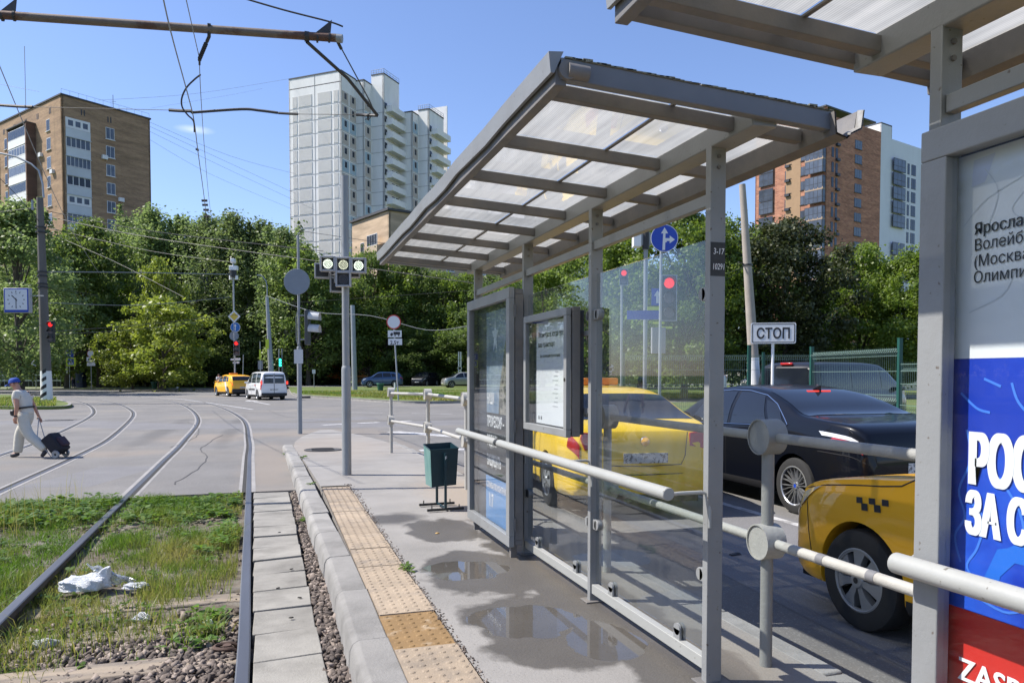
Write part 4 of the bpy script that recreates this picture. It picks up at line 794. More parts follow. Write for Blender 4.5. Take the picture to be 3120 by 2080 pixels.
b = MB(); b.add([(1.8545, y, z) for y, z in [(4.62, 1.33), (4.60, 1.34), (4.70, 1.22), (4.72, 1.23)]], [(0, 1, 2, 3)]); b.add([(1.8545, 5.20-.012*math.sin(q), 1.14+.015*math.cos(q)) for q in [i*PI/4 for i in range(8)]], [tuple(range(8))]); b.add([(1.8545, 5.15-.012*math.sin(q), 1.14+.015*math.cos(q)) for q in [i*PI/4 for i in range(8)]], [tuple(range(8))]); pw(b, 'printed_marks', M_pt, t, smooth=False)

# ---------------------------------------------------------------- pedestrian railing along the lanes
rl = thing('pedestrian_railing', 'pale pipe railing with round drum joints between the platform and the car lanes', 'railing', (2.33, 3.15, 0))
def rail_pipe(p, q, m, par): b = MB(); b.cyl(p, q, .0245, n=16); return pw(b, 'pipe', m, par)
pys = [-3.9, -1.6, .75, 3.17, 5.05, 7.2, 9.27, 11.77, 14.2]
def rx(y): return 2.335 if y < 12 else 2.335-(y-12)*.10
for i, y in enumerate(pys):
    zb = plat_z(y); m = M_oldw if y > 4 else M_oldw_shade
    b = MB(); b.cyl((rx(y), y, zb-.02), (rx(y), y, zb+1.14), .030, n=18); pw(b, 'post', m if y > 4 else M_oldw_shade, rl)
    for z, mm in ((1.145, M_oldw if y > 4 else M_oldw_shade), (.625, M_oldw)):
        b = MB(); r_ = .088; b.lathe([(0.0, -.052), (r_*.93, -.052), (r_*.93, -.060), (r_, -.060), (r_, .05), (r_*.95, .05), (0, .05)], 28, (rx(y), y, z+zb), 'x'); pw(b, 'drum_joint', mm, rl, ang=40)
for i in range(len(pys)-1):
    a, c_ = pys[i], pys[i+1]
    for z, mm in ((1.145, M_oldw if a > 4 else M_oldw_shade), (.625, M_oldw)):
        za, zc = plat_z(a)+z, plat_z(c_)+z
        if c_ > 13: rail_pipe((rx(a), a+.07, za), (rx(c_), c_-.07, zc-.02), mm, rl)
        else: rail_pipe((rx(a), a+.07, za), (rx(c_), c_-.07, zc), mm, rl)
for y in (2.75, 2.45): b = MB(); b.cyl((2.335, y, .625), (2.335, y+.045, .625), .026, n=16); pw(b, 'tape_band', mat('grey_tape', (.16, .16, .17), .6), rl)

# ---------------------------------------------------------------- litter bin
M_bin = mat('bin_green_paint', (0.007, 0.032, 0.042), 0.4, var=.15, vs=6, col2=(0.02, 0.07, 0.07), c2s=4, c2lo=.66, c2hi=.8, bump=.1)
M_binp = mat('bin_pale_side', (0.14, 0.26, 0.24), 0.5, var=.15, vs=6, col2=(0.06, 0.17, 0.16), c2s=6, stretch=(1, 1, .3))  # paler green, used on the track-facing side only
t = thing('litter_bin', 'dark green metal litter bin hanging on a stand beside the poster case', 'litter bin', (1.73, 8.02, 0), 0.05)
b = MB(); w0, w1 = .135, .155
v = [(-w0, -.13, .255), (w0, -.13, .27), (w0, .13, .27), (-w0, .13, .255), (-w1, -.15, .655), (w1, -.15, .665), (w1, .15, .70), (-w1, .15, .69)]
b.add(v, [(3, 2, 1, 0), (0, 1, 5, 4), (1, 2, 6, 5), (2, 3, 7, 6)]); b.m(1).add(v, [(3, 0, 4, 7)]); b.m(0)
b.add([(v_[0]*.94, v_[1]*.94, v_[2]+(.01 if i < 4 else -.002)) for i, v_ in enumerate(v)], [(0, 1, 2, 3), (4, 5, 1, 0), (5, 6, 2, 1), (6, 7, 3, 2), (7, 4, 0, 3)])
b.build('bucket', [M_bin, M_binp], t, smooth=False)
b = MB(); b.add([(-.15, -.15, .657), (.15, -.15, .667), (.15, -.14, .667), (-.15, -.14, .657)], [(0, 1, 2, 3)]); b.tube([(-.156, -.152, .657), (.156, -.152, .667), (.156, .152, .70), (-.156, .152, .69), (-.156, -.152, .657)], .006, 6); b.build('rim', M_bin, t)
for y in (-.19, .17):
    b = MB(); b.box((-.012, y-.012, 0.02), (.012, y+.012, .62)); b.build('leg', M_bin, t)
    b = MB(); b.box((-.20, y-.014, .012), (.20, y+.014, .036)); b.cyl((-.15, y, .03), (-.15, y, .07), .006, n=6); b.cyl((.15, y, .03), (.15, y, .07), .006, n=6); b.build('foot_bar', M_dark, t)
b = MB(); b.box((-.006, -.19, .03), (.006, .17, .045)); b.build('cross_bar', M_bin, t)
b = MB(); b.cyl((0, -.2, .60), (0, .18, .60), .008, n=8); b.build('axle', M_bin, t)
text('F', .05, 'paint_mark', M_wtxt, t, (-.01, -.208, .555), (PI/2, 0, 0), depth=.0004)

# ---------------------------------------------------------------- poles and signals on the island
def gpole(name, label, cat, base, H_, r, m, rb=None, hb=0, rz=-YAW, top_r=None):
    t = thing(name, label, cat, base, rz); b = MB(); b.cyl((0, 0, hb), (0, 0, H_), r, top_r or r, n=20)
    b.build('shaft', m, t)
    if rb: b = MB(); b.lathe([(rb, -.02), (rb, hb-.03), (rb*.95, hb), (r, hb+.02)], 20); b.build('base_tube', m, t)
    return t
bp_ = at(1057, 1446, 0.0); D_ = 11.05
sig = gpole('signal_pole', 'tall plain grey steel pole in the middle of the platform end, carrying the tram signal', 'pole', bp_, 4.30, .052, M_galvd, .066, 1.56)
M_case = mat('signal_grey_case', (.36, .36, .38), .5, var=.06); M_lens = mat('lunar_lamp', (.5, .55, .5), .3, emit=(.88, 1.0, .80, 2.2)); M_lensy = mat('lunar_lamp_dim', (.5, .5, .4), .3, emit=(.85, .88, .62, 1.3)); M_lensoff = mat('lamp_off', (.12, .10, .12), .4)
def tram_signal(par_loc, rz, lit, label, group='tram signal heads'):
    t = thing('tram_signal', label, 'tram signal', par_loc, rz, group)
    for k, (cx, cz) in enumerate([(-.215, .215), (0, .205), (.215, .195), (0, 0)]):
        b = MB(); s = .108; q = .083; y0, y1 = -.045, .05
        b.box((cx-s, y0, cz-s), (cx-q, y1, cz+s)); b.box((cx+q, y0, cz-s), (cx+s, y1, cz+s)); b.box((cx-q, y0, cz+q), (cx+q, y1, cz+s)); b.box((cx-q, y0, cz-s), (cx+q, y1, cz-q)); 
        h = b.build('lamp_housing', M_case, t, bevel=.006, smooth=False)
        b = MB(); b.box((cx-q, .0, cz-q), (cx+q, y1+.01, cz+q)); b.build('lens_plate', M_black, h)
        b = MB(); 
        for rr, nn in ((.012, 5), (.028, 10), (.044, 15), (.060, 18)):
            for i in range(nn):
                a = 2*PI*i/nn+rr*9; b.cyl((cx+rr*math.cos(a), -.004, cz+rr*math.sin(a)), (cx+rr*math.cos(a), .002, cz+rr*math.sin(a)), .0062 if rr > .05 else .0045, n=6)
        b.build('led_array', (M_lens if k != 1 else M_lensy) if (lit and k < 3) else M_lensoff, h)
    b = MB(); b.box((-.05, .05, .02), (.05, .12, .20)); b.tube([(-.2, .06, .1), (-.17, .09, .07), (-.12, .09, .08), (-.1, .06, .11)], .006, 6); b.build('bracket', M_case, t)
    return t
tram_signal(bp_+Vector((SY*-.13, -CYW*.13, 2.81)), -YAW+.10, True, 'T-shaped tram signal with three lit white dot-matrix lamps facing the camera')
tram_signal(bp_+Vector((-.10, .16, 2.76)), -YAW+PI+.25, True, 'second tram signal turned away, half hidden behind the lit one')
bs = at(914, 1320, -0.14); Ds = 20.6
sgn = gpole('sign_pole', 'slim grey pole at the island tip with a round sign seen from behind', 'sign pole', bs, 5.35, .035, M_galvd, .062, 2.35)
b = MB(); b.box((-.12, -.07, 1.9), (.12, -.062, 2.28)); b.build('notice_paper', mat('notice_paper', (.55, .56, .56), .6), sgn)
b = MB(); b.lathe([(0, -.006), (.345, -.006), (.35, 0), (.35, .008), (0, .008)], 32, (-.03, -.055, 4.1), 'y'); b.build('round_sign', mat('sign_back', (.20, .23, .27), .5, var=.08), sgn)
t = thing('traffic_light', 'traffic light seen from the side, two pale hoods pointing right, on the slim pole', 'traffic light', bs+Vector((.2, -.06, 2.55)), -YAW)
for k, z in enumerate((.6, .27)):
    b = MB(); n_ = 12; vs = []
    for x, r_, dz in ((0, .155, 0), (.30, .15, -.02)):
        for i in range(n_+1): a = PI*(i/n_)*1.25-.4; vs.append((x+.06, -.16*math.cos(a), z+dz+.15*math.sin(a)))
    b.add(vs, [(i, i+1, n_+2+i, n_+1+i) for i in range(n_)]); b.build('hood', mat('hood_white', (.52, .52, .51), .5, var=.05), t)
b = MB(); b.box((-.02, -.165, -.15), (.07, .165, .80)); b.build('housing', mat('dark_housing', (.05, .055, .06), .5), t, bevel=.02)
b = MB(); b.tube([(-.2, -.02, .9), (-.27, -.05, .6), (-.27, -.05, 0), (-.2, -.03, -.3)], .01, 6); b.tube([(-.2, 0, .65), (0, 0, .65)], .02, 8); b.tube([(-.2, 0, 0), (0, 0, 0)], .02, 8); b.build('cable', M_galvd, t)

# ---------------------------------------------------------------- signs
M_sw = mat('sign_white', (.70, .71, .72), .45); M_sb = mat('sign_blue', (.010, .055, .42), .4); M_sblk = mat('sign_black', (.02, .02, .025), .5); M_sred = mat('sign_red', (.5, .05, .04), .45); M_sy = mat('sign_lime', (.62, .72, .05), .5); M_syel = mat('sign_yellow', (.60, .45, .06), .45)
def disc(t, name, m, x, z, r, y=-.05, th=.012, n=32): b = MB(); b.lathe([(0, 0), (r, 0), (r, th), (0, th)], n, (x, y, z), 'y'); return b.build(name, m, t)
def plate(t, name, m, x, z, w_, h_, y=-.05, th=.012): b = MB(); b.box((x-w_/2, y, z-h_/2), (x+w_/2, y+th, z+h_/2)); return b.build(name, m, t, smooth=False)
def shape(t, name, m, pts, y, par=None): b = MB(); b.prism([(p[0], y, p[1]) for p in pts], (0, .002, 0)); return b.build(name, m, t, smooth=False)
def truck_plates(t, z, w_, s):
    p1_ = plate(t, 'truck_plate', M_sw, 0, z, w_, w_*.5); h = w_*.5
    shape(p1_, 'printed_truck', M_sblk, [(-.12*s, z-.06*s), (.30*s, z-.06*s), (.30*s, z+.12*s), (-.12*s, z+.12*s)], -.053); shape(p1_, 'printed_truck', M_sblk, [(-.30*s, z-.08*s), (-.14*s, z-.08*s), (-.14*s, z+.06*s), (-.26*s, z+.06*s), (-.30*s, z-.01*s)], -.053)
    for x in (-.22, .0, .22): disc(p1_, 'printed_wheel', M_sblk, x*s, z-.09*s, .04*s, -.0535, .002, 12)
    p2_ = plate(t, 'weight_plate', M_sw, 0, z-w_*.56, w_, w_*.46); return p2_
b2 = cf((1214-PX0)/FPX*44.0, 44.0, -.02)      # leaning post with the 2.5 t restriction
t = thing('sign_post', 'leaning post with red-rimmed white round sign above truck and 2.5 t plates', 'road sign', b2, -YAW+.05)
b = MB(); b.cyl((0, 0, -.1), (-.27, 0, zz(962, 44)), .045, n=12); b.build('shaft', M_galv, t)
def at_x(pxx, D, base): return (pxx-PX0)/FPX*D-((base-Vector((0, 0, 0))).x*CYW-base.y*SY)
cx = at_x(1201, 44, b2)
d0 = disc(t, 'round_sign', M_sred, cx, zz(980, 44), .42); disc(d0, 'sign_face', M_sw, cx, zz(980, 44), .355, -.053, .003)
def trucks_at(t, cx, z0, w_):
    p1_ = plate(t, 'truck_plate', M_sw, cx, z0, w_, w_*.5)
    s = w_/.85; X0 = cx+.02
    shape(p1_, 'printed_truck', M_sblk, [(X0-.10*s, z0-.05*s), (X0+.30*s, z0-.05*s), (X0+.30*s, z0+.13*s), (X0-.10*s, z0+.13*s)], -.053); shape(p1_, 'printed_truck', M_sblk, [(X0-.30*s, z0-.09*s), (X0-.13*s, z0-.09*s), (X0-.13*s, z0+.06*s), (X0-.25*s, z0+.06*s), (X0-.30*s, z0-.01*s)], -.053)
    for x in (-.22, 0, .22): disc(p1_, 'printed_wheel', M_sblk, X0+x*s, z0-.10*s, .045*s, -.0535, .002, 12)
    p2_ = plate(t, 'weight_plate', M_sw, cx+.02, z0-w_*.57, w_, w_*.46); return p2_
p2_ = trucks_at(t, at_x(1204, 44, b2), zz(1016, 44), .80)
text('2,5т', .30, 'sign_lettering', M_sblk, p2_, (at_x(1193, 44, b2)-.06, -.053, zz(1048, 44)), (PI/2, 0, 0), bold=.006, depth=.001)
# STOP plate by the lanes
bst = cf((2353-PX0)/FPX*14.0, 14.0, 0)
t = thing('stop_sign', 'white rectangular plate reading СТОП on a slim white post beyond the black car', 'road sign', bst, -YAW-.16)
b = MB(); b.cyl((0, 0, 0), (0.0, 0, 2.12), .026, n=12); b.build('shaft', M_white, t)
def rrect(w_, h_, r, n=5, cx=0, cz=0):
    out = []
    for qx, qz, a0 in ((1, 1, 0), (-1, 1, PI/2), (-1, -1, PI), (1, -1, 3*PI/2)):
        for i in range(n+1): a = a0+PI/2*i/n; out.append((cx+qx*(w_/2-r)+r*math.cos(a), cz+qz*(h_/2-r)+r*math.sin(a)))
    return out
bt = MB(); bt.prism([(p[0], -.045, p[1]) for p in rrect(.80, .385, .03, cz=2.22)], (0, .014, 0)); pl_ = bt.build('sign_plate', M_sw, t, smooth=False)
bo = MB(); a_, c_ = rrect(.765, .35, .03, cz=2.22), rrect(.735, .32, .022, cz=2.22); n_ = len(a_)
bo.add([(p[0], -.0475, p[1]) for p in a_]+[(p[0], -.0475, p[1]) for p in c_], [(i, (i+1) % n_, n_+(i+1) % n_, n_+i) for i in range(n_)]); bo.build('sign_border', M_sblk, pl_, smooth=False)
text('СТОП', .265, 'sign_lettering', M_sblk, pl_, (0, -.048, 2.125), (PI/2, 0, 0), bold=.006, xs=.80, align='CENTER', depth=.001)
# blue lane sign, signal and plates seen through the glass
bb = cf((2008-PX0)/FPX*16.2, 16.2, 0.0)
t = thing('lane_sign', 'round blue sign with straight and right arrows, behind the shelter glass', 'road sign', bb, -YAW)
b = MB(); b.cyl((0, 0, 0), (.03, 0, 4.9), .03, n=12); b.build('shaft', M_galv, t)
sx = at_x(2020, 16.2, bb); sz = zz(727, 16.2)
d0 = disc(t, 'round_sign', M_sw, sx, sz, .292); d1 = disc(d0, 'sign_face', M_sb, sx, sz, .278, -.053, .003)
shape(d0, 'arrow', M_sw, [(sx-.045, sz-.25), (sx+.012, sz-.25), (sx+.02, sz+.10), (sx+.075, sz+.10), (sx, sz+.225), (sx-.075, sz+.10), (sx-.03, sz+.10)], -.056)
shape(d0, 'arrow', M_sw, [(sx+.012, sz-.09), (sx+.012, sz-.0), (sx+.11, sz-.0), (sx+.11, sz+.055), (sx+.22, sz-.03), (sx+.11, sz-.11), (sx+.11, sz-.06), (sx+.05, sz-.06), (sx+.04, sz-.09)], -.056)
M_redl = mat('red_lamp', (.6, .02, .02), .3, emit=(1.0, .03, .03, .8)); M_grnl = mat('green_lamp', (.02, .5, .35), .3, emit=(.03, 1.0, .65, 2.5)); M_hous = mat('signal_black', (.03, .032, .035), .5)
def traffic_light(loc, rz, w_, h_, label, lit='red', frame=True):
    t = thing('traffic_light', label, 'traffic light', loc, rz, 'traffic lights of the junction')
    b = MB(); b.box((-w_/2, -.02, 0), (w_/2, .14, h_)); b.build('housing', M_hous, t, bevel=.01)
    if frame:
        b = MB(); e_ = w_*.5+.02
        for a, c_ in (((-e_, -.015, -.02), (-e_+.02, .0, h_+.02)), ((e_-.02, -.015, -.02), (e_, .0, h_+.02)), ((-e_+.02, -.015, -.02), (e_-.02, 0, 0)), ((-e_+.02, -.015, h_), (e_-.02, 0, h_+.02))): b.box(a, c_)
        b.build('screen_rim', M_case, t, smooth=False)
    n_ = 3 if h_/w_ > 2.2 else 2; cell = h_/n_
    for k in range(n_):
        z = h_-cell*(k+.5); on = (lit == 'red' and k == 0) or (lit == 'green' and k == n_-1) or (lit == 'bothgreen')
        b = MB(); b.lathe([(0, -.028), (w_*.36, -.024), (w_*.38, -.015)], 20, (0, 0, z), 'y'); b.build('lamp', (M_redl if lit == 'red' else M_grnl) if on else M_lensoff, t)
        b = MB(); vs = []; m_ = 10
        for y in (-.02, -.02-w_*.45):
            for i in range(m_+1): a = PI*i/m_; vs.append((w_*.41*math.cos(a), y, z+w_*.41*math.sin(a)))
        b.add(vs, [(i, i+1, m_+2+i, m_+1+i) for i in range(m_)]); b.build('visor', M_hous, t)
    return t
traffic_light(cf((2036-PX0)/FPX*16.0, 16.0, zz(975, 16.0)), -YAW, .30, .93, 'larger traffic light with a red lamp seen through the shelter glass')
t = thing('direction_signs', 'cluster of blue arrow plate, yellow strip and blue street plate behind the shelter glass', 'road sign', cf((2000-PX0)/FPX*17, 17, 0), -YAW)
b = MB(); b.cyl((.08, 0, 0), (.08, 0, 3.2), .03, n=10); b.build('shaft', M_galv, t)
p_ = plate(t, 'blue_plate', M_sb, .0, zz(905, 17), .26, .38); shape(p_, 'arrow', M_sw, [(-.03, zz(905, 17)-.14), (.03, zz(905, 17)-.14), (.03, zz(905, 17)+.02), (.08, zz(905, 17)+.02), (0, zz(905, 17)+.15), (-.08, zz(905, 17)+.02), (-.03, zz(905, 17)+.02)], -.053)
plate(t, 'yellow_plate', M_sy, -.05, zz(940, 17), .34, .08); plate(t, 'street_plate', M_sb, -.28, zz(960, 17), .80, .20)
for k, (z, x0, x1) in enumerate([(984, -.10, .16), (998, .08, .34)]): plate(t, 'yellow_plate', M_sy, (x0+x1)/2, zz(z, 17), x1-x0, .05)
plate(t, 'grey_box', mat('box_grey', (.3, .3, .31), .6), .03, zz(1037, 17), .30, .58, y=-.10, th=.16)
t = thing('camera_box', 'white camera box on a dark post left of the round blue sign', 'camera', cf((1965-PX0)/FPX*21.5, 21.5, 0), -YAW)
b = MB(); b.cyl((0, 0, 0), (0, 0, zz(760, 21.5)), .06, n=12); b.build('shaft', M_galvd, t)
b = MB(); b.cyl((0, 0, zz(760, 21.5)), (0, 0, zz(700, 21.5)), .10, n=12); b.build('collar', M_black, t)
b = MB(); b.box((-.36, -.1, zz(752, 21.5)), (-.14, .22, zz(720, 21.5)+.12)); b.build('camera_case', M_white, t, bevel=.01)
b = MB(); b.box((-.13, -.05, zz(748, 21.5)), (.14, .2, zz(720, 21.5)+.1)); b.build('camera_side', M_galvd, t, bevel=.01)
traffic_light(cf((1899-PX0)/FPX*30, 30, zz(868, 30)), -YAW, .30, .62, 'small far traffic light with red lamp seen through the glass near its top')
t = thing('signal_pole', 'far grey pole behind the shelter glass that holds the small red light', 'pole', cf((1893-PX0)/FPX*30.3, 30.3, 0), 0); b = MB(); b.cyl((0, 0, 0), (0, 0, 5.2), .05, n=10); b.build('shaft', M_galvd, t)
# leaning concrete pole, white at the foot
t = thing('concrete_pole', 'leaning round concrete pole painted white at its foot, beyond the green mesh fence', 'pole', cf((2310-PX0)/FPX*22, 22, 0), -YAW)
M_cpole = mat('pole_concrete', (.34, .30, .255), .85, var=.12, vs=4, bump=.3, bs=30); dxp = (2255-2310)/FPX*22
def lean(z): return dxp*z/zz(562, 22)
b = MB(); b.cyl((lean(1.95), 0, 1.95), (lean(zz(562, 22)), 0, zz(562, 22)), .150, .09, n=18); b.build('shaft', M_cpole, t)
b = MB(); b.cyl((0, 0, 0), (lean(1.95), 0, 1.95), .175, .152, n=18); b.build('painted_foot', M_white, t)
b = MB(); b.lathe([(.14, 0), (.14, .05)], 18, (lean(4.6), 0, 4.6)); b.tube([(lean(4.6), 0, 4.62), (lean(4.6)-.3, -.1, 4.7)], .02, 6); b.build('clamp', M_black, t)
# ================================================================== BUILDINGS
def bmat(name, col, col2, s=1.0, var=.1): return mat(name, col, .9, var=var, vs=.35, col2=col2, c2s=.12, c2lo=.45, c2hi=.65, stretch=(1, 1, 2.2), bump=0)
def brickmat(name, c1, c2, mort, sc=1.0):
    m = mat(name, c1, .92); t = m.node_tree; N = t.nodes; L = t.links; b = N['Principled BSDF']
    tc_ = N.new('ShaderNodeTexCoord'); mp_ = N.new('ShaderNodeMapping'); L.new(tc_.outputs['UV'], mp_.inputs['Vector'])
    br = N.new('ShaderNodeTexBrick'); br.inputs['Scale'].default_value = 1.0; br.inputs['Brick Width'].default_value = .5*sc; br.inputs['Row Height'].default_value = .15*sc; br.inputs['Mortar Size'].default_value = .012*sc
    br.inputs['Color1'].default_value = (*c1, 1); br.inputs['Color2'].default_value = (*c2, 1); br.inputs['Mortar'].default_value = (*mort, 1)
    L.new(mp_.outputs[0], br.inputs['Vector'])
    nz_ = N.new('ShaderNodeTexNoise'); nz_.inputs['Scale'].default_value = .35; nz_.inputs['Detail'].default_value = 7; 
    mp2_ = N.new('ShaderNodeMapping'); mp2_.inputs['Scale'].default_value = (.5, 3.5, 1); L.new(tc_.outputs['UV'], mp2_.inputs['Vector']); L.new(mp2_.outputs[0], nz_.inputs['Vector'])
    r_ = N.new('ShaderNodeMapRange'); r_.inputs['From Min'].default_value = .3; r_.inputs['From Max'].default_value = .7; r_.inputs['To Min'].default_value = .72; r_.inputs['To Max'].default_value = 1.25; L.new(nz_.outputs['Fac'], r_.inputs['Value'])
    hs = N.new('ShaderNodeHueSaturation'); L.new(br.outputs['Color'], hs.inputs['Color']); L.new(r_.outputs[0], hs.inputs['Value']); L.new(hs.outputs[0], b.inputs['Base Color']); return m
M_tan = brickmat('tan_brick', (.36, .23, .13), (.27, .165, .10), (.33, .26, .18)); M_brn = brickmat('brown_brick', (.16, .085, .06), (.12, .07, .055), (.18, .14, .11))
M_org = brickmat('orange_brick', (.46, .20, .12), (.30, .115, .075), (.38, .28, .2), 1.6); M_cream = brickmat('cream_brick', (.50, .37, .25), (.44, .32, .21), (.45, .36, .26), 1.5)
M_wg = mat('window_glass', (.075, .09, .12), .15, spec=.45, var=.35, vs=.6, rnd=.35); M_wgd = mat('window_glass_dark', (.02, .025, .035), .12, spec=.4)
M_wf = mat('window_frame_white', (.70, .70, .70), .5); M_wfd = mat('window_frame_dark', (.03, .035, .045), .5); M_panel = mat('loggia_panel', (.55, .58, .60), .6, var=.08, vs=.5, rnd=.06); M_panelw = mat('balcony_white', (.72, .72, .70), .6, rnd=.05)
M_roof = mat('roof_edge', (.06, .06, .065), .7); M_tow = mat('tower_white', (.80, .79, .76), .85, var=.09, vs=.5, stretch=(1, 1, .3)); M_rib = mat('tower_ribbed', (.62, .61, .58), .85, var=.05, vs=.6); M_seam = mat('panel_seam', (.36, .36, .36), .8)
M_beigep = mat('panel_beige', (.50, .44, .38), .85, rnd=.05); M_bluep = mat('panel_blue', (.36, .47, .53), .85, rnd=.05)
for m_ in (M_rib,):
    t_ = m_.node_tree; b_ = t_.nodes['Principled BSDF']; tc_ = t_.nodes.new('ShaderNodeTexCoord'); wv_ = t_.nodes.new('ShaderNodeTexWave'); wv_.inputs['Scale'].default_value = 1.3; t_.links.new(tc_.outputs['Object'], wv_.inputs['Vector'])
    bp2 = t_.nodes.new('ShaderNodeBump'); bp2.inputs['Distance'].default_value = .08; bp2.inputs['Strength'].default_value = .8; t_.links.new(wv_.outputs['Fac'], bp2.inputs['Height']); t_.links.new(bp2.outputs[0], b_.inputs['Normal'])
def adir(deg): a = math.radians(deg); return Vector((CYW*math.sin(a)+SY*math.cos(a), -SY*math.sin(a)+CYW*math.cos(a), 0))
def wall(t, p, d, w_, z0, z1, m, name='wall', th=.3, n=None, uv=True):
    """upright slab from p along d, outward side flush with the line"""
    n = n or Vector((d.y, -d.x, 0)); b = MB(); o = p-t.location; a, c_ = o, o+d*w_
    vs = [(*(a.xy), z0), (*(c_.xy), z0), (*((c_-n*th).xy), z0), (*((a-n*th).xy), z0), (*(a.xy), z1), (*(c_.xy), z1), (*((c_-n*th).xy), z1), (*((a-n*th).xy), z1)]
    b.add(vs, [(0, 1, 5, 4), (1, 2, 6, 5), (2, 3, 7, 6), (3, 0, 4, 7), (4, 5, 6, 7)]); o_ = b.build(name, m, t, smooth=False)
    if uv:
        me = o_.data; ul = me.uv_layers.new(name='UVMap')
        for poly in me.polygons:
            for li in poly.loop_indices:
                v = me.vertices[me.loops[li].vertex_index].co; ul.data[li].uv = ((v.x-o.x)*d.x+(v.y-o.y)*d.y+((v.x-o.x)*n.x+(v.y-o.y)*n.y), v.z)
    return o_
def frame_rot(d): return math.atan2(d.y, d.x)     # local x along the facade; outward = local -y
def win_mesh(name, w_, h_, panes, mf, mg, sill=True, fw=.07, split=0.0):
    b = MB(); b.box((0, -.04, 0), (w_, .05, h_)); b.m(1)
    pw_ = (w_-fw*(panes+1))/panes
    for i in range(panes):
        x = fw+i*(pw_+fw)
        if split: b.box((x, -.055, fw), (x+pw_, .0, h_*split-fw/2)); b.box((x, -.055, h_*split+fw/2), (x+pw_, .0, h_-fw))
        else: b.box((x, -.055, fw), (x+pw_, .0, h_-fw))
    if sill: b.m(0).box((-.1, -.16, -.1), (w_+.1, 0, -.03))
    b.m(0); o = b.build(name, [mf, mg], None, smooth=False); return o
def put(src, t, p, d, u, z, first=[]):
    q_ = p+d*u-t.location; o = src.copy(); COL.objects.link(o); o.parent = t; o.location = (q_.x, q_.y, z); o.rotation_euler = (0, 0, frame_rot(d)); return o
def proto(o): _protos.append(o); return o
_protos = []
def building(name, label, p, group=None): return thing(name, label, 'building', (p.x, p.y, 0), 0, group)
# --- tan brick tower block on the left
C0 = cf((bx(187, 289)-PX0)/FPX*112, 112); dR, dL = adir(36), adir(-54); HT = zz(289, 112)
t = building('brick_apartment_block', 'tan brick tower block on the left with white balcony columns and flat roof', C0)
wall(t, C0, dR, 13.3, -.2, HT, M_tan); wall(t, C0+dL*42, -dL, 42, -.2, HT, M_tan); wall(t, C0+dR*13.3, dL, 42, -.2, HT, M_tan)
b = MB(); q0 = Vector((0, 0, 0)); pl = [q0-dR*.15-dL*.15, q0+dR*13.45-dL*.15, q0+dR*13.45+dL*42, q0-dR*.15+dL*42]; b.prism([(v.x, v.y, HT) for v in pl], (0, 0, .22)); b.build('roof', M_roof, t, smooth=False)
w2 = proto(win_mesh('window', 1.3, 1.75, 2, M_wf, M_wg)); w3 = proto(win_mesh('window', 1.9, 1.7, 3, M_wf, M_wg)); w1 = proto(win_mesh('window', 1.1, 1.7, 2, M_wf, M_wgd))
lg = [proto(win_mesh('loggia_glazing', 3.5, 1.5, k, M_wf, g_, False, fw=f_)) for k, g_, f_ in ((5, M_wg, .1), (3, M_wg, .35), (4, M_wgd, .13), (6, M_wg, .08))]
bz = [proto(win_mesh('balcony_glazing', 6.0, 1.45, k, M_wf, g_, False, fw=f_)) for k, g_, f_ in ((9, M_wgd, .07), (8, M_wg, .1), (6, M_wg, .14))]
bp1 = MB(); bp1.box((0, -.10, 0), (3.5, .1, 1.22)); bp1.box((-.08, -.2, -.12), (3.58, .1, -.04)); lpan = proto(bp1.build('loggia_panel', M_panel, None, smooth=False))
nfl = int(HT/2.8)
b = MB(); b.box((0, -.4, 0), (.8, 0, .6)); acs = [proto(b.build('air_conditioner', M_wf, None))]
for k in range(nfl):
    z = HT-3.0-1.5-2.8*k
    if z < 1.2: break
    put(lg[(k*7+1) % 4 if k else 1], t, C0, dR, .5, z); put(lpan, t, C0, dR, .5, z-1.27)
    put(w2, t, C0, dR, 6.3, z+.0-.25)
    if k in (3, 7, 8): put(acs[0], t, C0, dR, 8.0 if k != 7 else 5.3, z-1.1)
    if k in (2, 5, 6): put(acs[0], t, C0+dL*42, -dL, 42-(3.4 if k != 5 else 7.3), z-.9)
    put(w2 if k % 3 else w1, t, C0+dL*42, -dL, 42-5.0, z+.1)
    put(w1, t, C0+dL*42, -dL, 42-20.2, z); put(w1, t, C0+dL*42, -dL, 42-17.6, z)
    put(w1, t, C0+dL*42, -dL, 42-32, z)
    # projecting balcony stack
    for u0 in (9.0, 24.5):
        nL = Vector((-dL.y, dL.x, 0)); nL = nL if nL.dot(-Vector((SY, CYW, 0))) > 0 else -nL; base_ = C0+dL*(u0+6.2)+nL*1.35
        put(bz[(k*5+int(u0)) % 3], t, base_, -dL, .1, z)
        b = MB(); b.box((0, -.05, 0), (6.2, .06, 1.1)); b.box((-.05, -.1, -.12), (6.25, 1.35, 0))
        if k == 0 and u0 == 9.0: bpar = proto(b.build('balcony_parapet', M_panelw, None, smooth=False))
        put(bpar, t, base_, -dL, 0, z-1.15)
for u0 in (9.0, 24.5):
    wall(t, C0+dL*(u0)+nL*1.4, -dL, .35, -.2, HT-2.6, M_brn, 'balcony_wall', th=1.45, n=nL); wall(t, C0+dL*(u0+6.6)+nL*1.4, -dL, .35, -.2, HT-2.6, M_brn, 'balcony_wall', th=1.45, n=nL)
    b = MB(); q0 = (C0+dL*(u0-.4)+nL*1.5)-t.location; q1 = q0+dL*7.1; b.prism([(q0.x, q0.y, HT-2.6), (q1.x, q1.y, HT-2.6), (q1.x-nL.x*1.5, q1.y-nL.y*1.5, HT-2.6), (q0.x-nL.x*1.5, q0.y-nL.y*1.5, HT-2.6)], (0, 0, .15)); b.build('balcony_roof', M_roof, t, smooth=False)
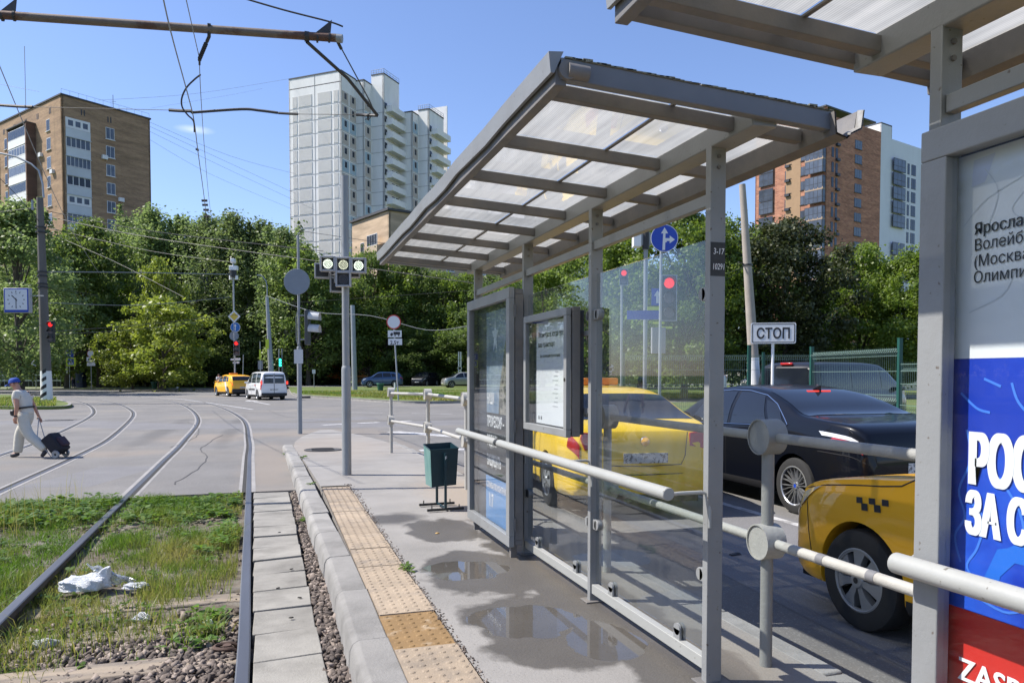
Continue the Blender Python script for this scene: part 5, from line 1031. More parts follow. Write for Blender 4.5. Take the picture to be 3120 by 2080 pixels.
vt = MB(); vt.box((0, -.03, 0), (.16, .02, .85)); vt.box((.42, -.03, 0), (.58, .02, .85)); vent = proto(vt.build('vent_slot', M_wfd, None, smooth=False)); 
for u in (3.6, 9.0): put(vent, t, C0, dR, u-.9 if u < 5 else u-2.4, HT-2.2)
for u in (4.0, 8.2, 12.4, 16.6, 20.6): put(vent, t, C0+dL*42, -dL, 42-u, HT-2.0)
lc = C0+dL*13+dR*4; wall(t, lc+dL*6, -dL, 6, HT, HT+2.6, M_org, 'lift_house', th=4, n=nL); b = MB(); q0 = lc-t.location-dL*.5-dR*.5; q1 = q0+dL*7; q2 = q1+dR*5; q3 = q0+dR*5; b.prism([(v.x, v.y, HT+2.6) for v in (q0, q1, q2, q3)], (0, 0, .25)); b.build('lift_roof', M_roof, t, smooth=False)
b = MB(); q0 = C0+dR*7.5-t.location
b.cyl((q0.x, q0.y, HT), (q0.x, q0.y, HT+2.2), .05, n=6); b.cyl((q0.x-.4, q0.y, HT+1.2), (q0.x+.4, q0.y, HT+1.2), .03, n=5)
b.build('roof_aerial', M_galvd, t)
b = MB(); q0 = C0+dL*12-t.location; b.cyl((q0.x, q0.y, HT), (q0.x, q0.y, HT+10), .05, n=5); b.build('roof_aerial', M_galvd, t)
b = MB()
for i in range(12): q0 = C0+dR*(i*1.2)-t.location; b.cyl((q0.x, q0.y, HT), (q0.x, q0.y, HT+.9), .02, n=4)
pa = C0-t.location; pb_ = C0+dR*13.2-t.location; b.cyl((pa.x, pa.y, HT+.9), (pb_.x, pb_.y, HT+.9), .02, n=4)
o = b.build('roof_railing', M_galvd, t); o['kind'] = 'stuff'
b = MB(); b.box((0, -.4, 0), (.8, 0, .6)); ac = proto(b.build('air_conditioner', M_wf, None)); put(ac, t, C0, dR, 5.6, HT-6.6-1.4); put(ac, t, C0+dL*42, -dL, 42-7.2, HT-7.9)

# --- white tower
T0 = cf((bx(1039, 216)-PX0)/FPX*157, 157); aR, aF = adir(22), adir(112); HW = zz(216, 157)
t = building('white_panel_tower', 'tall white panel tower behind the trees, stepping back to the right with balcony stacks', T0)
nF = -aR      # outward of the front faces
def solve(p, d, pxx):
    tt_ = (bx(pxx, 480)-PX0)/FPX; Xc = p.x*CYW-p.y*SY; Dc = p.x*SY+p.y*CYW; dx = d.x*CYW-d.y*SY; dd = d.x*SY+d.y*CYW; return (tt_*Dc-Xc)/(dx-tt_*dd)
wL = 13.1; pts = T0-aF*wL
wall(t, pts, aF, wL, 0, HW, M_tow, n=nF)
rb = {}
for nm, w_ in (('n', 1.14), ('w', 3.4)):
    b = MB(); b.box((0, -.06, 0), (w_, .02, 2.3)); rb[nm] = proto(b.build('ribbed_panel', M_rib, None, smooth=False))
b = MB(); b.box((0, -.035, 0), (wL, .02, .09)); seam = proto(b.build('seam', M_seam, None, smooth=False))
FH = 2.8; nf = 22
for k in range(nf):
    z = HW-3.6-2.45-FH*k
    if z < 8: break
    for nm, f_ in (('n', .07), ('w', .186), ('w', .557), ('n', .857)): put(rb[nm], t, pts, aF, f_*wL, z)
    put(seam, t, pts, aF, 0, z-.3)
b = MB(); q0 = T0-aF*(wL*.5)-t.location; b.prism([((q0-aF*.05+aR*-.04).x, (q0-aF*.05-aR*.04).y, 0), ((q0+aF*.05-aR*.04).x, (q0+aF*.05-aR*.04).y, 0), ((q0+aF*.05).x, (q0+aF*.05).y, 0), ((q0-aF*.05).x, (q0-aF*.05).y, 0)], (0, 0, HW)); b.build('seam', M_seam, t, smooth=False)
p = T0.copy(); segs = [('R', 1087, 'win2', 216), ('F', 1110, None, 249), ('R', 1133, 'win1', 249), ('F', 1171, None, 232), ('R', 1217, 'balc', 232), ('F', 1256, None, 347), ('R', 1275, 'win1', 347), ('F', 1308, None, 338), ('R', 1352, 'balc', 338)]
winp = {}
for cname, mm in (('beige', M_beigep), ('blue', M_bluep)):
    b = MB(); b.box((0, -.03, 0), (3.6, .02, 2.35)); b.m(1).box((1.1, -.07, .75), (2.5, 0, 2.15)); b.m(2).box((1.17, -.09, .82), (1.77, 0, 2.08)); b.box((1.84, -.09, .82), (2.43, 0, 2.08)); b.m(0); winp[cname] = proto(b.build('window', [mm, M_wf, M_wgd], None, smooth=False))
b = MB(); b.box((0, -.05, 0), (1, .02, .08)); sm1 = proto(b.build('seam', M_seam, None, smooth=False))
roof_pts = []
for kind, tpx, deco, dh in segs:
    d = aR if kind == 'R' else aF; n = aF if kind == 'R' else nF; w_ = solve(p, d, tpx); big = dh in (232, 338); pD = p.x*SY+p.y*CYW
    if kind == 'F' or tpx == 1087: h = zz(dh, pD)
    HWk = h-(0 if big else 0)
    wall(t, p, d, w_, 0, h, M_tow, n=n, th=.4)
    for k in range(nf):
        z = HW-3.6-2.45-FH*k
        if z < 12: break
        if z > h-3.0: continue
        dd = d if kind == 'F' else d
        s_ = put(sm1, t, p if kind == 'F' else p+d*w_, dd if kind == 'F' else -d, 0, z-.3); s_.scale = (w_, 1, 1)
        if kind == 'R': s_.rotation_euler = (0, 0, frame_rot(d)); s_.location = (*((p-t.location).xy), z-.3); 
        def putR(src, u, zz_, sc=1): 
            o = put(src, t, p, d, u, zz_)
            return o
        # outward of an R face is local -y when x runs along d and n = (d.y,-d.x)
        if deco == 'win2':
            cn = 'blue' if k in (2, 5, 9) else 'beige'
            for u in (w_*.05, w_*.55): o = putR(winp[cn], u, z-.1); o.scale = (w_*.42/3.6, 1, 1)
        if deco == 'win1':
            cn = 'blue' if k in (1, 4, 8) else 'beige'; o = putR(winp[cn], w_*.12, z-.1); o.scale = (w_*.76/3.6, 1, 1)
        if deco == 'balc' and z < HW-3:
            if 'bal' not in winp:
                b = MB(); b.box((0, -1.6, 0), (1, -1.5, 1.1)); b.box((0, -1.6, -.15), (1, 0, 0)); b.box((0, -1.5, 0), (.015, 0, 1.1)); b.box((.985, -1.5, 0), (1, 0, 1.1)); winp['bal'] = proto(b.build('balcony', M_tow, None, smooth=False))
                b = MB(); b.box((0, -.05, 0), (1.0, .02, 1.3)); winp['bw'] = proto(b.build('window', M_wgd, None, smooth=False))
            o = putR(winp['bal'], w_*.12, z+.2); o.scale = (w_*.95, 1, 1)
            putR(winp['bw'], w_*.03, z+.6); putR(winp['bw'], w_*.5, z+.9); putR(winp['bw'], w_*.75, z+.9)
    wall(t, p+n*.08, d, w_, h, h+.25, M_roof, 'roof_edge', n=n, th=.4, uv=False)
    if big: 
        b = MB(); a_ = p-t.location; c_ = p+d*w_-t.location; 
        for zz_ in (.6, 1.1): b.cyl((a_.x, a_.y, h+zz_), (c_.x, c_.y, h+zz_), .04, n=5)
        for i in range(6): q0 = a_+(c_-a_)*(i/5); b.cyl((q0.x, q0.y, h), (q0.x, q0.y, h+1.1), .04, n=5)
        o = b.build('roof_railing', M_galvd, t); o['kind'] = 'stuff'
    p = p+d*w_
wall(t, pts+nF*.08, aF, wL, HW, HW+.25, M_roof, 'roof_edge', n=nF, th=.4, uv=False)
# closing sides so the block is solid from elsewhere
back = p+aR*2; wall(t, back, -aF, (back-pts).dot(aF)+0.01, 0, HW, M_tow, 'wall', n=aR); wall(t, pts+aR*((back-pts).dot(aR)), -aR, (back-pts).dot(aR), 0, HW, M_tow, 'wall', n=-aF)
b = MB(); q0 = pts-t.location; L_ = (back-pts).dot(aR); W__ = 13; b.prism([(v.x, v.y, HW-2.2) for v in (q0, q0+aF*W__, q0+aF*W__+aR*L_, q0+aR*L_)], (0, 0, .2)); b.build('roof', M_roof, t, smooth=False)

# --- cream brick block in the middle distance
K0 = cf((1187-PX0)/FPX*100, 100); kL, kR = adir(-38), adir(52); HK = zz(641, 100)
t = building('cream_brick_block', 'cream brick block with dark shaded side peeping out under the shelter roof', K0)
nK = Vector((-kR.x, -kR.y, 0)); wall(t, K0+kL*10.7, -kL, 10.7, -.2, HK, M_cream, n=nK); wall(t, K0, kR, 44, -.2, HK, M_cream, n=Vector((-kL.x, -kL.y, 0))); wall(t, K0+kR*44, kL, 10.7, -.2, HK, M_cream, n=kR)
b = MB(); pl = [Vector((0, 0, 0))-kL*.3-kR*.3, kR*44-kL*.3, kR*44+kL*11, kL*11-kR*.3]; b.prism([(v.x, v.y, HK) for v in pl], (0, 0, .3)); b.build('roof', M_roof, t, smooth=False)
bal = win_mesh('balcony_glazing', 2.9, 1.5, 4, M_wf, M_wg, False); proto(bal); b = MB(); b.box((0, -.9, -1.1), (2.9, 0, -.02)); cpar = proto(b.build('balcony_parapet', M_cream, None, smooth=False))
b = MB(); b.box((0, -.05, 0), (.9, .02, 2.4)); opan = proto(b.build('orange_panel', mat('orange_panel', (.42, .16, .07), .8), None, smooth=False))
for k in range(7):
    z = HK-4.3-2.9*k
    if z < .8: break
    o = put(bal, t, K0+kL*10.7+nK*.85, -kL, 6.2, z); put(cpar, t, K0+kL*10.7, -kL, 6.2, z); put(w1, t, K0+kL*10.7, -kL, 2.6, z-.6); put(opan, t, K0+kL*10.7, -kL, 4.9, z-1.6)
    for u in range(3, 42, 6): put(w2, t, K0, kR, u, z)

# --- orange brick tower on the right with the white wing
O0 = cf((bx(2519, 330)-PX0)/FPX*153, 153); oL, oR = adir(-34.7), adir(55.3); HO = zz(324, 153)
t = building('orange_brick_tower', 'orange brick tower with dark glazed bays behind the trees on the right', O0)
nA, nB = Vector((-oR.x, -oR.y, 0)), Vector((-oL.x, -oL.y, 0)); wA = 17.0
def uo(pxx, d=oL): return solve(O0, d, pxx)
wall(t, O0+oL*wA, -oL, wA, 0, HO, M_org, n=nA); wR = uo(2683, oR); wall(t, O0, oR, wR, 0, HO-1.5, M_org, n=nB)
wall(t, O0+oL*wA+oR*18, -oR, 18, 0, HO, M_org, n=oL)
M_och = mat('ochre_panel', (.33, .215, .125), .85, var=.08, vs=1)
wall(t, O0+oL*uo(2395)+nA*.06, -oL, uo(2395)-uo(2440), 0, HO-3, M_och, 'ochre_strip', n=nA, th=.05, uv=False)
b = MB(); pl = [nA*.3, oL*wA+nA*.3, oL*wA+oR*18, oR*18]; b.prism([(v.x, v.y, HO) for v in pl], (0, 0, .3)); b.build('roof', M_roof, t, smooth=False)
bayw = uo(2461)-uo(2515); bay = proto(win_mesh('bay_glazing', bayw, 2.62, 4, M_wfd, M_wg, False, fw=.12, split=.42)); bay2 = proto(win_mesh('bay_glazing', 3.6, 2.62, 3, M_wfd, M_wg, False, fw=.12, split=.42)); bays = proto(win_mesh('bay_glazing', 1.6, 2.62, 2, M_wfd, M_wg, False, fw=.1, split=.42))
dw = proto(win_mesh('window', 1.5, 1.8, 2, M_wfd, M_wg, True)); dw3 = proto(win_mesh('window', 2.6, 1.8, 3, M_wfd, M_wg, True)); dn = proto(win_mesh('window', .8, 2.0, 1, M_wfd, M_wgd, False))
b = MB(); b.box((0, -.5, 0), (1.1, 0, .5)); acb = proto(b.build('air_conditioner', M_wfd, None))
for k in range(18):
    z = HO-7.0-3.0*k
    if z < 4: break
    if k % 5 != 4 or True:
        gap = .0 if k % 2 == 0 else -.3
        pb0 = O0+oL*uo(2461)+nA*.9; put(bay, t, pb0, -oL, 0, z+gap); sid = put(bays, t, O0+oL*uo(2515)+nA*.9, oR, 0, z+gap); sid.scale = (.62, 1, 1)
        put(bay2, t, O0+oL*uo(2316)+nA*.3, -oL, 0, z+gap)
    put(dw, t, O0+oL*uo(2396), -oL, -.3, z+.4); put(dw, t, O0+oL*uo(2440), -oL, .0, z+.4); 
    put(acb, t, O0+oL*uo(2396), -oL, -.1, z-.25)
    put(dn, t, O0, oR, uo(2533, oR), z+.3); put(dn, t, O0, oR, uo(2545, oR), z+.3); put(acb, t, O0, oR, uo(2545, oR), z-.3); put(dw3, t, O0, oR, uo(2604, oR), z+.4)
b = MB(); b.box((0, -.95, 0), (bayw+.1, .0, .5)); band = proto(b.build('brick_band', M_org, None, smooth=False))
for k in range(0, 18, 2):
    z = HO-7.0-3.0*k+2.62
    if z > 4: put(band, t, O0+oL*uo(2461)+oL*.0, -oL, -.05, z-.05)
for u in (2586, 2600): pass
Wp = O0+oR*wR
t = building('white_wing_tower', 'white rendered tower with dark glazed bays adjoining the orange brick tower', Wp)
HWg = zz(355, 160); M_wing = mat('wing_render', (.66, .67, .73), .85, var=.05, vs=.5, stretch=(1, 1, .3)); w1_ = solve(Wp, oR, 2716); wall(t, Wp, oR, w1_, 0, HWg, M_wing, n=nB); p2w = Wp+oR*w1_; HW2 = zz(402, 162)
w2_ = solve(p2w, oR, 2850); wall(t, p2w, oR, w2_, 0, HW2, M_wing, n=nB); wall(t, p2w, oL, 12, HW2, HWg, M_tow, n=oR, uv=False)
wall(t, Wp+oL*.1, oL, 14, HO-1.5, HWg, M_tow, n=nA, uv=False)
wbay = proto(win_mesh('bay_glazing', solve(p2w, oR, 2754)-.1, 2.75, 3, M_wfd, M_wg, False, fw=.14, split=.4)); wn1 = proto(win_mesh('window', .9, 2.4, 1, M_wfd, M_wgd, False)); wn2 = proto(win_mesh('window', 1.9, 2.4, 2, M_wfd, M_wgd, False))
for k in range(17):
    z = HW2-6.8-3.05*k
    if z < 4: break
    if k % 6 != 5: put(wbay, t, p2w+nB*.5, oR, 0, z)
    put(wn1, t, p2w, oR, solve(p2w, oR, 2765), z+.2); put(wn2, t, p2w, oR, solve(p2w, oR, 2777), z+.2)
b = MB(); pl = [Vector((0, 0, 0)), oR*w1_, oR*w1_+oL*12, oL*12]; b.prism([(v.x, v.y, HWg) for v in pl], (0, 0, .3)); b.build('roof', M_roof, t, smooth=False)

# --- long low shop and far blocks seen through the trees
def simple_block(name, label, p, d, w_, dep, z1, m, floors, wpx, wm=None, z0=-.2, roofm=M_roof):
    t = building(name, label, p); n = Vector((d.y, -d.x, 0)); wall(t, p, d, w_, z0, z1, m, n=n); wall(t, p-n*dep+d*w_, -d, w_, z0, z1, m, n=-n)
    wall(t, p+d*w_, -n, dep, z0, z1, m, n=d); wall(t, p-n*dep, n, dep, z0, z1, m, n=-d)
    b = MB(); o = Vector((0, 0, 0)); pl = [o+n*.4-d*.4, d*(w_+.4)+n*.4, d*(w_+.4)-n*(dep+.4), -d*.4-n*(dep+.4)]; b.prism([(v.x, v.y, z1) for v in pl], (0, 0, .35)); b.build('roof', roofm, t, smooth=False)
    fh = (z1-.5)/max(1, floors)
    for k in range(floors):
        for i in range(int(w_/wpx)): put(wm or w2, t, p, d, 1.2+i*wpx, z1-fh*(k+1)+.9)
    return t
sw = proto(win_mesh('shop_window', 2.6, 2.6, 3, mat('shop_frame', (.32, .34, .36), .6), M_wg, False, fw=.12))
simple_block('shop_pavilion', 'low grey shop pavilion with tall windows at the left edge behind the railing', cf((-160-PX0)/FPX*106, 106), adir(88), 11.0, 12, 4.3, mat('shop_wall', (.14, .15, .16), .8, var=.1), 1, 3.0, sw, roofm=mat('shop_roof', (.28, .29, .30), .6))
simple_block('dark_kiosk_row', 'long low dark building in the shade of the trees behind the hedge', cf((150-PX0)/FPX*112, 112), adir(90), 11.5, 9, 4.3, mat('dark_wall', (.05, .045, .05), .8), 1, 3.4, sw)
simple_block('grey_panel_block', 'grey panel block glimpsed between the trees left of the shelter posts', cf((1330-PX0)/FPX*125, 125), adir(100), 34, 12, zz(795, 125), M_tow, 6, 4.0)
simple_block('peach_house', 'peach rendered house seen low between the tree trunks behind the blue car', cf((1085-PX0)/FPX*98, 98), adir(80), 9, 10, 5.2, mat('peach_render', (.60, .42, .28), .85, var=.1, vs=1), 2, 3.4, w1)
simple_block('cream_low_house', 'cream low building behind the green mesh fence at the right', cf((2400-PX0)/FPX*70, 70), adir(95), 22, 8, 3.9, mat('cream_render', (.62, .56, .46), .85, var=.08, vs=1), 1, 3.2, w2)
for o in _protos: bpy.data.objects.remove(o)

# ================================================================== TREES
M_bark = mat('bark', (.085, .07, .055), .95, var=.3, vs=8, bump=.6, bs=20); M_birch = mat('birch_bark', (.45, .43, .40), .9, var=.2, vs=6, col2=(.06, .055, .05), c2s=4, c2lo=.55, c2hi=.6, stretch=(1, 1, 3))
LM = {'mid': leafmat('leaves_mid', (.085, .132, .034), (.175, .225, .060), .45), 'birch': leafmat('leaves_birch', (.110, .158, .060), (.205, .255, .095), .45), 'yellow': leafmat('leaves_yellow', (.125, .165, .030), (.23, .265, .055), .4),
      'dark': leafmat('leaves_dark', (.030, .040, .016), (.075, .085, .030), .2), 'bright': leafmat('leaves_bright', (.090, .145, .026), (.185, .245, .048), .42), 'purple': leafmat('leaves_olive', (.03, .028, .014), (.075, .065, .03), .2), 'deep': leafmat('leaves_deep', (.078, .118, .036), (.145, .195, .058), .45)}
def crown_mesh(name, seed, n, leaf, prof, m, clumps=110, droop=0.0, spires=7, flat_=.75, base=.18, cr=.10):
    r = np.random.default_rng(seed); zc = r.uniform(base, 1.0, clumps)
    R_ = np.array([prof((z-base)/(1-base)) for z in zc]); a = r.uniform(0, 2*PI, clumps); rad = R_*np.sqrt(r.uniform(.12, 1.0, clumps))*(1+.22*np.sin(a*3+seed)+.12*np.sin(a*5+2*seed))
    C_ = np.stack([rad*np.cos(a), rad*np.sin(a), zc], 1); cs = r.uniform(.55, 1.25, clumps)*cr
    wt = cs**2; wt /= wt.sum(); k = r.choice(clumps, n, p=wt); g = r.normal(size=(n, 3)); g /= np.linalg.norm(g, axis=1)[:, None]; g *= (r.random(n)**.45)[:, None]
    off = g*cs[k][:, None]*np.array([1, 1, flat_]); P = C_[k]+off; 
    if droop: P[:, 2] -= droop*cs[k]*r.random(n)**2*2.5; 
    # leaders that break the outline at the top
    for _ in range(spires):
        a0 = r.uniform(0, 2*PI); r0 = prof(.72)*r.uniform(.1, 1.0); ns_ = n//130; hh = r.uniform(.05, .13); i0 = r.integers(0, n-ns_); tt0 = r.random(ns_); zt_ = r.uniform(.80, .97)
        P[i0:i0+ns_] = np.stack([r0*np.cos(a0)+r.normal(size=ns_)*.016*(1.1-tt0), r0*np.sin(a0)+r.normal(size=ns_)*.016*(1.1-tt0), zt_+hh*(tt0-.4)], 1)
    # outlying sprigs
    q = r.random(n) < .10; P[q] += r.normal(size=(q.sum(), 3))*cr*.5
    P[:, 2] = np.minimum(P[:, 2], 1.04)
    nrm = g*.6+np.array([0, 0, .5])+r.normal(size=(n, 3))*.55; nrm /= np.linalg.norm(nrm, axis=1)[:, None]
    t1 = np.cross(nrm, r.normal(size=(n, 3))); t1 /= np.linalg.norm(t1, axis=1)[:, None]; t2 = np.cross(nrm, t1); s = leaf*r.uniform(.6, 1.3, n)[:, None]
    V = np.stack([P-t1*s*.5, P+t2*s*.36+nrm*s*.08, P+t1*s*.55, P-t2*s*.36+nrm*s*.08], 1).reshape(-1, 3); F = np.arange(4*n).reshape(-1, 4)
    tone = np.clip(r.random(clumps)[k]*.55+r.random(n)*.45, 0, 1)
    o = npmesh(name, V, F, m, tone=tone); me = o.data; bpy.data.objects.remove(o); return me, C_
def trunk_mesh(name, C_, seed, m, rb=.018, lean=0.02, nb=26, fork=.25):
    r = random.Random(seed); b = MB(); top = .9; pts = [(lean*math.sin(i*1.3+seed)*i/6, lean*math.cos(i*.9+seed)*i/6, top*i/8) for i in range(9)]
    b.tube(pts, rb, 8, rs=[rb*(1.25 if i == 0 else 1)*(1-.9*i/8) for i in range(9)])
    idx = r.sample(range(len(C_)), min(nb, len(C_)))
    for i in idx:
        c_ = Vector(C_[i]); z0 = max(.10, c_.z*.62-.04+r.uniform(-.05, .05)); k = min(7, int(z0/top*8)); p0 = Vector(pts[k]).lerp(Vector(pts[k+1]), z0/top*8-k)
        mid = p0.lerp(c_, .5)+Vector((0, 0, .015)); b.tube([p0, mid, c_], .003, 5, rs=[rb*.42*(1-z0*.6), rb*.22, rb*.06])
    o = b.build(name, m); me = o.data; bpy.data.objects.remove(o); return me
ov = lambda p_: lambda z: p_*max(.05, (1-abs(2*z-.85)**2.3*.85)) if z < .9 else p_*.30*(1-z)*10*.9+.01
rnd_ = lambda p_: lambda z: p_*math.sqrt(max(.02, 1-(2*min(1, max(0, z))-.92)**2*.88))
def kindset(kind, lm, seeds, n, leaf, prof, **k):
    out = []; bark = k.pop('bark', M_bark)
    for s in seeds:
        me, C_ = crown_mesh('crown', s, n, leaf, prof, LM[lm], **k); out.append((me, trunk_mesh('trunk', C_, s, bark)))
    return out
K = {'birch': kindset('birch', 'birch', (1, 2, 3), 21000, .0145, ov(.24), clumps=150, droop=.5, flat_=1.2, base=.12, cr=.052, bark=M_birch),
     'maple': kindset('maple', 'mid', (4, 5), 17000, .020, rnd_(.36), clumps=120, base=.12, cr=.082),
     'deep': kindset('deep', 'deep', (14, 15), 16000, .020, rnd_(.36), clumps=110, base=.06, cr=.085),
     'yellow': kindset('yellow', 'yellow', (6,), 9000, .034, rnd_(.46), clumps=80, base=.1, cr=.10),
     'bright': kindset('bright', 'bright', (7, 8), 26000, .020, rnd_(.40), clumps=130, base=.12, cr=.080),
     'darkm': kindset('darkm', 'dark', (9, 10), 26000, .020, rnd_(.42), clumps=130, base=.16, cr=.085),
     'poplar': kindset('poplar', 'birch', (12,), 15000, .018, ov(.27), clumps=110, base=.1, cr=.07)}
def put_tree(kind, pxx, D, toppy, wf=1.0, label=None, grp=None, z0=0.0, v=None, lm=None, rz=None):
    p = cf((pxx-PX0)/FPX*D, D, z0); H_ = zz(toppy, D)-z0; me = K[kind][(v if v is not None else int(pxx*7+D)) % len(K[kind])]
    t = thing('birch_tree' if kind == 'birch' else ('poplar_tree' if kind == 'poplar' else 'maple_tree'), label, 'tree', p, random.uniform(0, 6.28) if rz is None else rz, grp)
    c_ = bpy.data.objects.new('crown', me[0]); COL.objects.link(c_); c_.parent = t; c_.scale = (H_*wf, H_*wf, H_)
    s = bpy.data.objects.new('trunk', me[1]); COL.objects.link(s); s.parent = t; s.scale = (H_, H_, H_)
    return t
G1 = 'trees along the far side of the junction'; G2 = 'undergrowth trees in the deep shade'
put_tree('poplar', 62, 62, 615, 1.15, 'pale green poplar at the left edge, behind the clock and the striped pole', G1)
put_tree('poplar', -60, 70, 660, 1.2, 'poplar mostly outside the left edge of the view', G1)
put_tree('maple', 205, 84, 742, 1.0, 'mid green maple just right of the striped pole', G1)
put_tree('maple', 305, 88, 690, .95, 'rounded green maple below the tan brick tower block', G1)
put_tree('bright', 255, 92, 720, .9, 'lighter maple between the two green maples below the brick block', G1, v=0)
put_tree('birch', 405, 104, 668, 1.15, 'leftmost birch, its top just right of the tan brick block', G1)
put_tree('birch', 478, 100, 640, 1.2, 'tallest birch in the gap left of the white tower', G1, v=0)
put_tree('birch', 566, 104, 660, 1.1, 'birch under the long contact wire', G1, v=2)
put_tree('birch', 640, 100, 668, 1.2, 'birch between the wire and the lamp post', G1, v=1)
put_tree('birch', 720, 96, 655, 1.25, 'birch whose top stands left of the round sign pole', G1, v=0)
put_tree('birch', 800, 98, 675, 1.2, 'birch directly behind the white van', G1, v=2)
put_tree('birch', 872, 92, 700, 1.25, 'drooping birch right at the foot of the white tower', G1, v=1)
put_tree('yellow', 488, 80, 800, .50, 'yellow-green upright maple among the birches', G1)
put_tree('yellow', 500, 74, 915, 1.20, 'broad low yellow-green maple in front of the birches', G1)
put_tree('yellow', 405, 76, 985, 1.1, 'small yellow-green maple beside the hedge', G1)
put_tree('maple', 940, 90, 765, 1.0, 'dark green maple left of the tram signal', G1, v=1)
put_tree('maple', 1128, 94, 772, .95, 'maple behind the tram signal', G1, v=0)
put_tree('bright', 1180, 93, 835, .85, 'light green maple right of the tram signal', G1)
put_tree('maple', 1262, 95, 800, .9, 'maple behind the 2.5 t sign', G1)
put_tree('maple', 1345, 96, 832, .9, 'maple under the far end of the shelter roof', G1, v=0)
put_tree('bright', 1420, 94, 845, .9, 'light green maple just left of the poster case', G1)
BACK = ['back-row tree under the thin carrier wire', 'back-row tree left of the white mast top', 'back-row tree right of the yellow-green maple top', 'back-row tree between white mast and lamp post', 'back-row tree behind the lamp post arm', 'back-row tree just left of the tram signal', 'back-row tree directly behind the tram signal', 'back-row tree right of the tram signal under the cream block', 'back-row tree above the 2.5 t sign', 'back-row tree above the silver car', 'back-row tree at the left post of the glass shelter', 'back-row tree showing over the far poster case', 'back-row tree at the right corner of the brick block', 'back-row tree below the windows of the brick block', 'back-row tree hidden behind the striped pole', 'back-row tree under the balcony column of the brick block']
LOW = ['low shade tree behind the light green hedge', 'low shade tree left of the blue street plate', 'low shade tree behind the street name post', 'low shade tree behind the yellow crossover taxi', 'low shade tree behind the white mast', 'low shade tree behind the white van', 'low shade tree right of the blue parked car', 'low shade tree above the silver parked car', 'low shade tree behind the far poster case', 'low shade tree behind the blue kiosk', 'low shade tree behind the orange playground tower', 'low shade tree behind the red playground tower']
for i, (x, D, ty) in enumerate([(600, 112, 730), (690, 114, 725), (540, 115, 735), (780, 114, 735), (860, 112, 760), (960, 104, 810), (1050, 104, 800), (1150, 104, 840), (1240, 104, 842), (1330, 104, 850), (1420, 100, 860), (1500, 100, 850), (430, 116, 740), (330, 116, 760), (120, 118, 800), (220, 116, 790)]):
    put_tree('deep' if i % 3 else 'maple', x, D, ty, 1.15, BACK[i], G2)
for i, (x, D, ty) in enumerate([(360, 93, 1000), (450, 95, 990), (560, 93, 960), (640, 92, 975), (720, 96, 960), (800, 96, 985), (1290, 92, 1010), (1400, 92, 1000), (1470, 90, 985), (250, 98, 1010), (1010, 98, 1010), (920, 96, 1000)]):
    put_tree('deep', x, D, ty, 1.9, LOW[i], G2)
# behind the shelter glass and on the right
put_tree('bright', 1660, 60, 800, .95, 'green maple seen through the left pane of the shelter', 'trees behind the lanes')
put_tree('maple', 1790, 56, 745, 1.0, 'maple seen behind the middle post of the shelter', 'trees behind the lanes', v=1)
put_tree('bright', 1950, 50, 690, 1.0, 'green maple behind the round blue sign', 'trees behind the lanes', v=1)
put_tree('bright', 2085, 47, 650, .9, 'maple whose top shows between the blue sign and the numbered post', 'trees behind the lanes', v=0)
put_tree('maple', 2190, 50, 672, .95, 'green maple left of the leaning concrete pole', 'trees behind the lanes')
put_tree('darkm', 2390, 50, 690, 1.02, 'dark dusty maple behind the СТОП plate', 'trees behind the lanes', v=0)
put_tree('darkm', 2300, 56, 640+60, .9, 'dark maple just right of the leaning pole', 'trees behind the lanes', v=1)
put_tree('bright', 2620, 54, 760, .95, 'bright sunlit maple below the orange tower', 'trees behind the lanes', v=0)
put_tree('bright', 2740, 52, 800, .95, 'bright maple beside the near shelter post', 'trees behind the lanes', v=1)
put_tree('bright', 2860, 50, 745, 1.0, 'bright maple hidden behind the poster case', 'trees behind the lanes', v=0)
put_tree('deep', 2520, 62, 900, 1.3, 'dark low tree between the dark maple and the bright one', 'trees behind the lanes')
for i, (x, D, ty) in enumerate([(1560, 84, 850), (1700, 78, 860), (1850, 76, 830), (2000, 74, 840), (2150, 76, 800)]): put_tree('deep', x, D, ty, 1.3, ['dark tree just right of the far poster case', 'dark tree behind the notice board', 'dark tree beyond the middle glass post', 'dark tree behind the traffic light seen through the glass', 'dark tree behind the numbered post'][i], 'dark trees beyond the shelter glass')
# trees beside and behind the camera's left, mirrored in the panes
for i, (x, y, H_) in enumerate([(-34, 18, 14), (-38, 6, 15), (-36, 29, 13), (-40, -6, 15), (-44, 40, 15), (-52, 52, 15), (-60, 63, 16), (-56, 74, 15), (-70, 80, 16), (-66, 92, 17), (-78, 100, 17)]):
    me = K['maple'][i % 2]; t = thing('maple_tree', 'maple left of the tracks outside the view', 'tree', (x, y, 0), i, 'maples left of the tracks, outside the view')
    c_ = bpy.data.objects.new('crown', me[0]); COL.objects.link(c_); c_.parent = t; c_.scale = (H_*1.1, H_*1.1, H_); s = bpy.data.objects.new('trunk', me[1]); COL.objects.link(s); s.parent = t; s.scale = (H_, H_, H_)
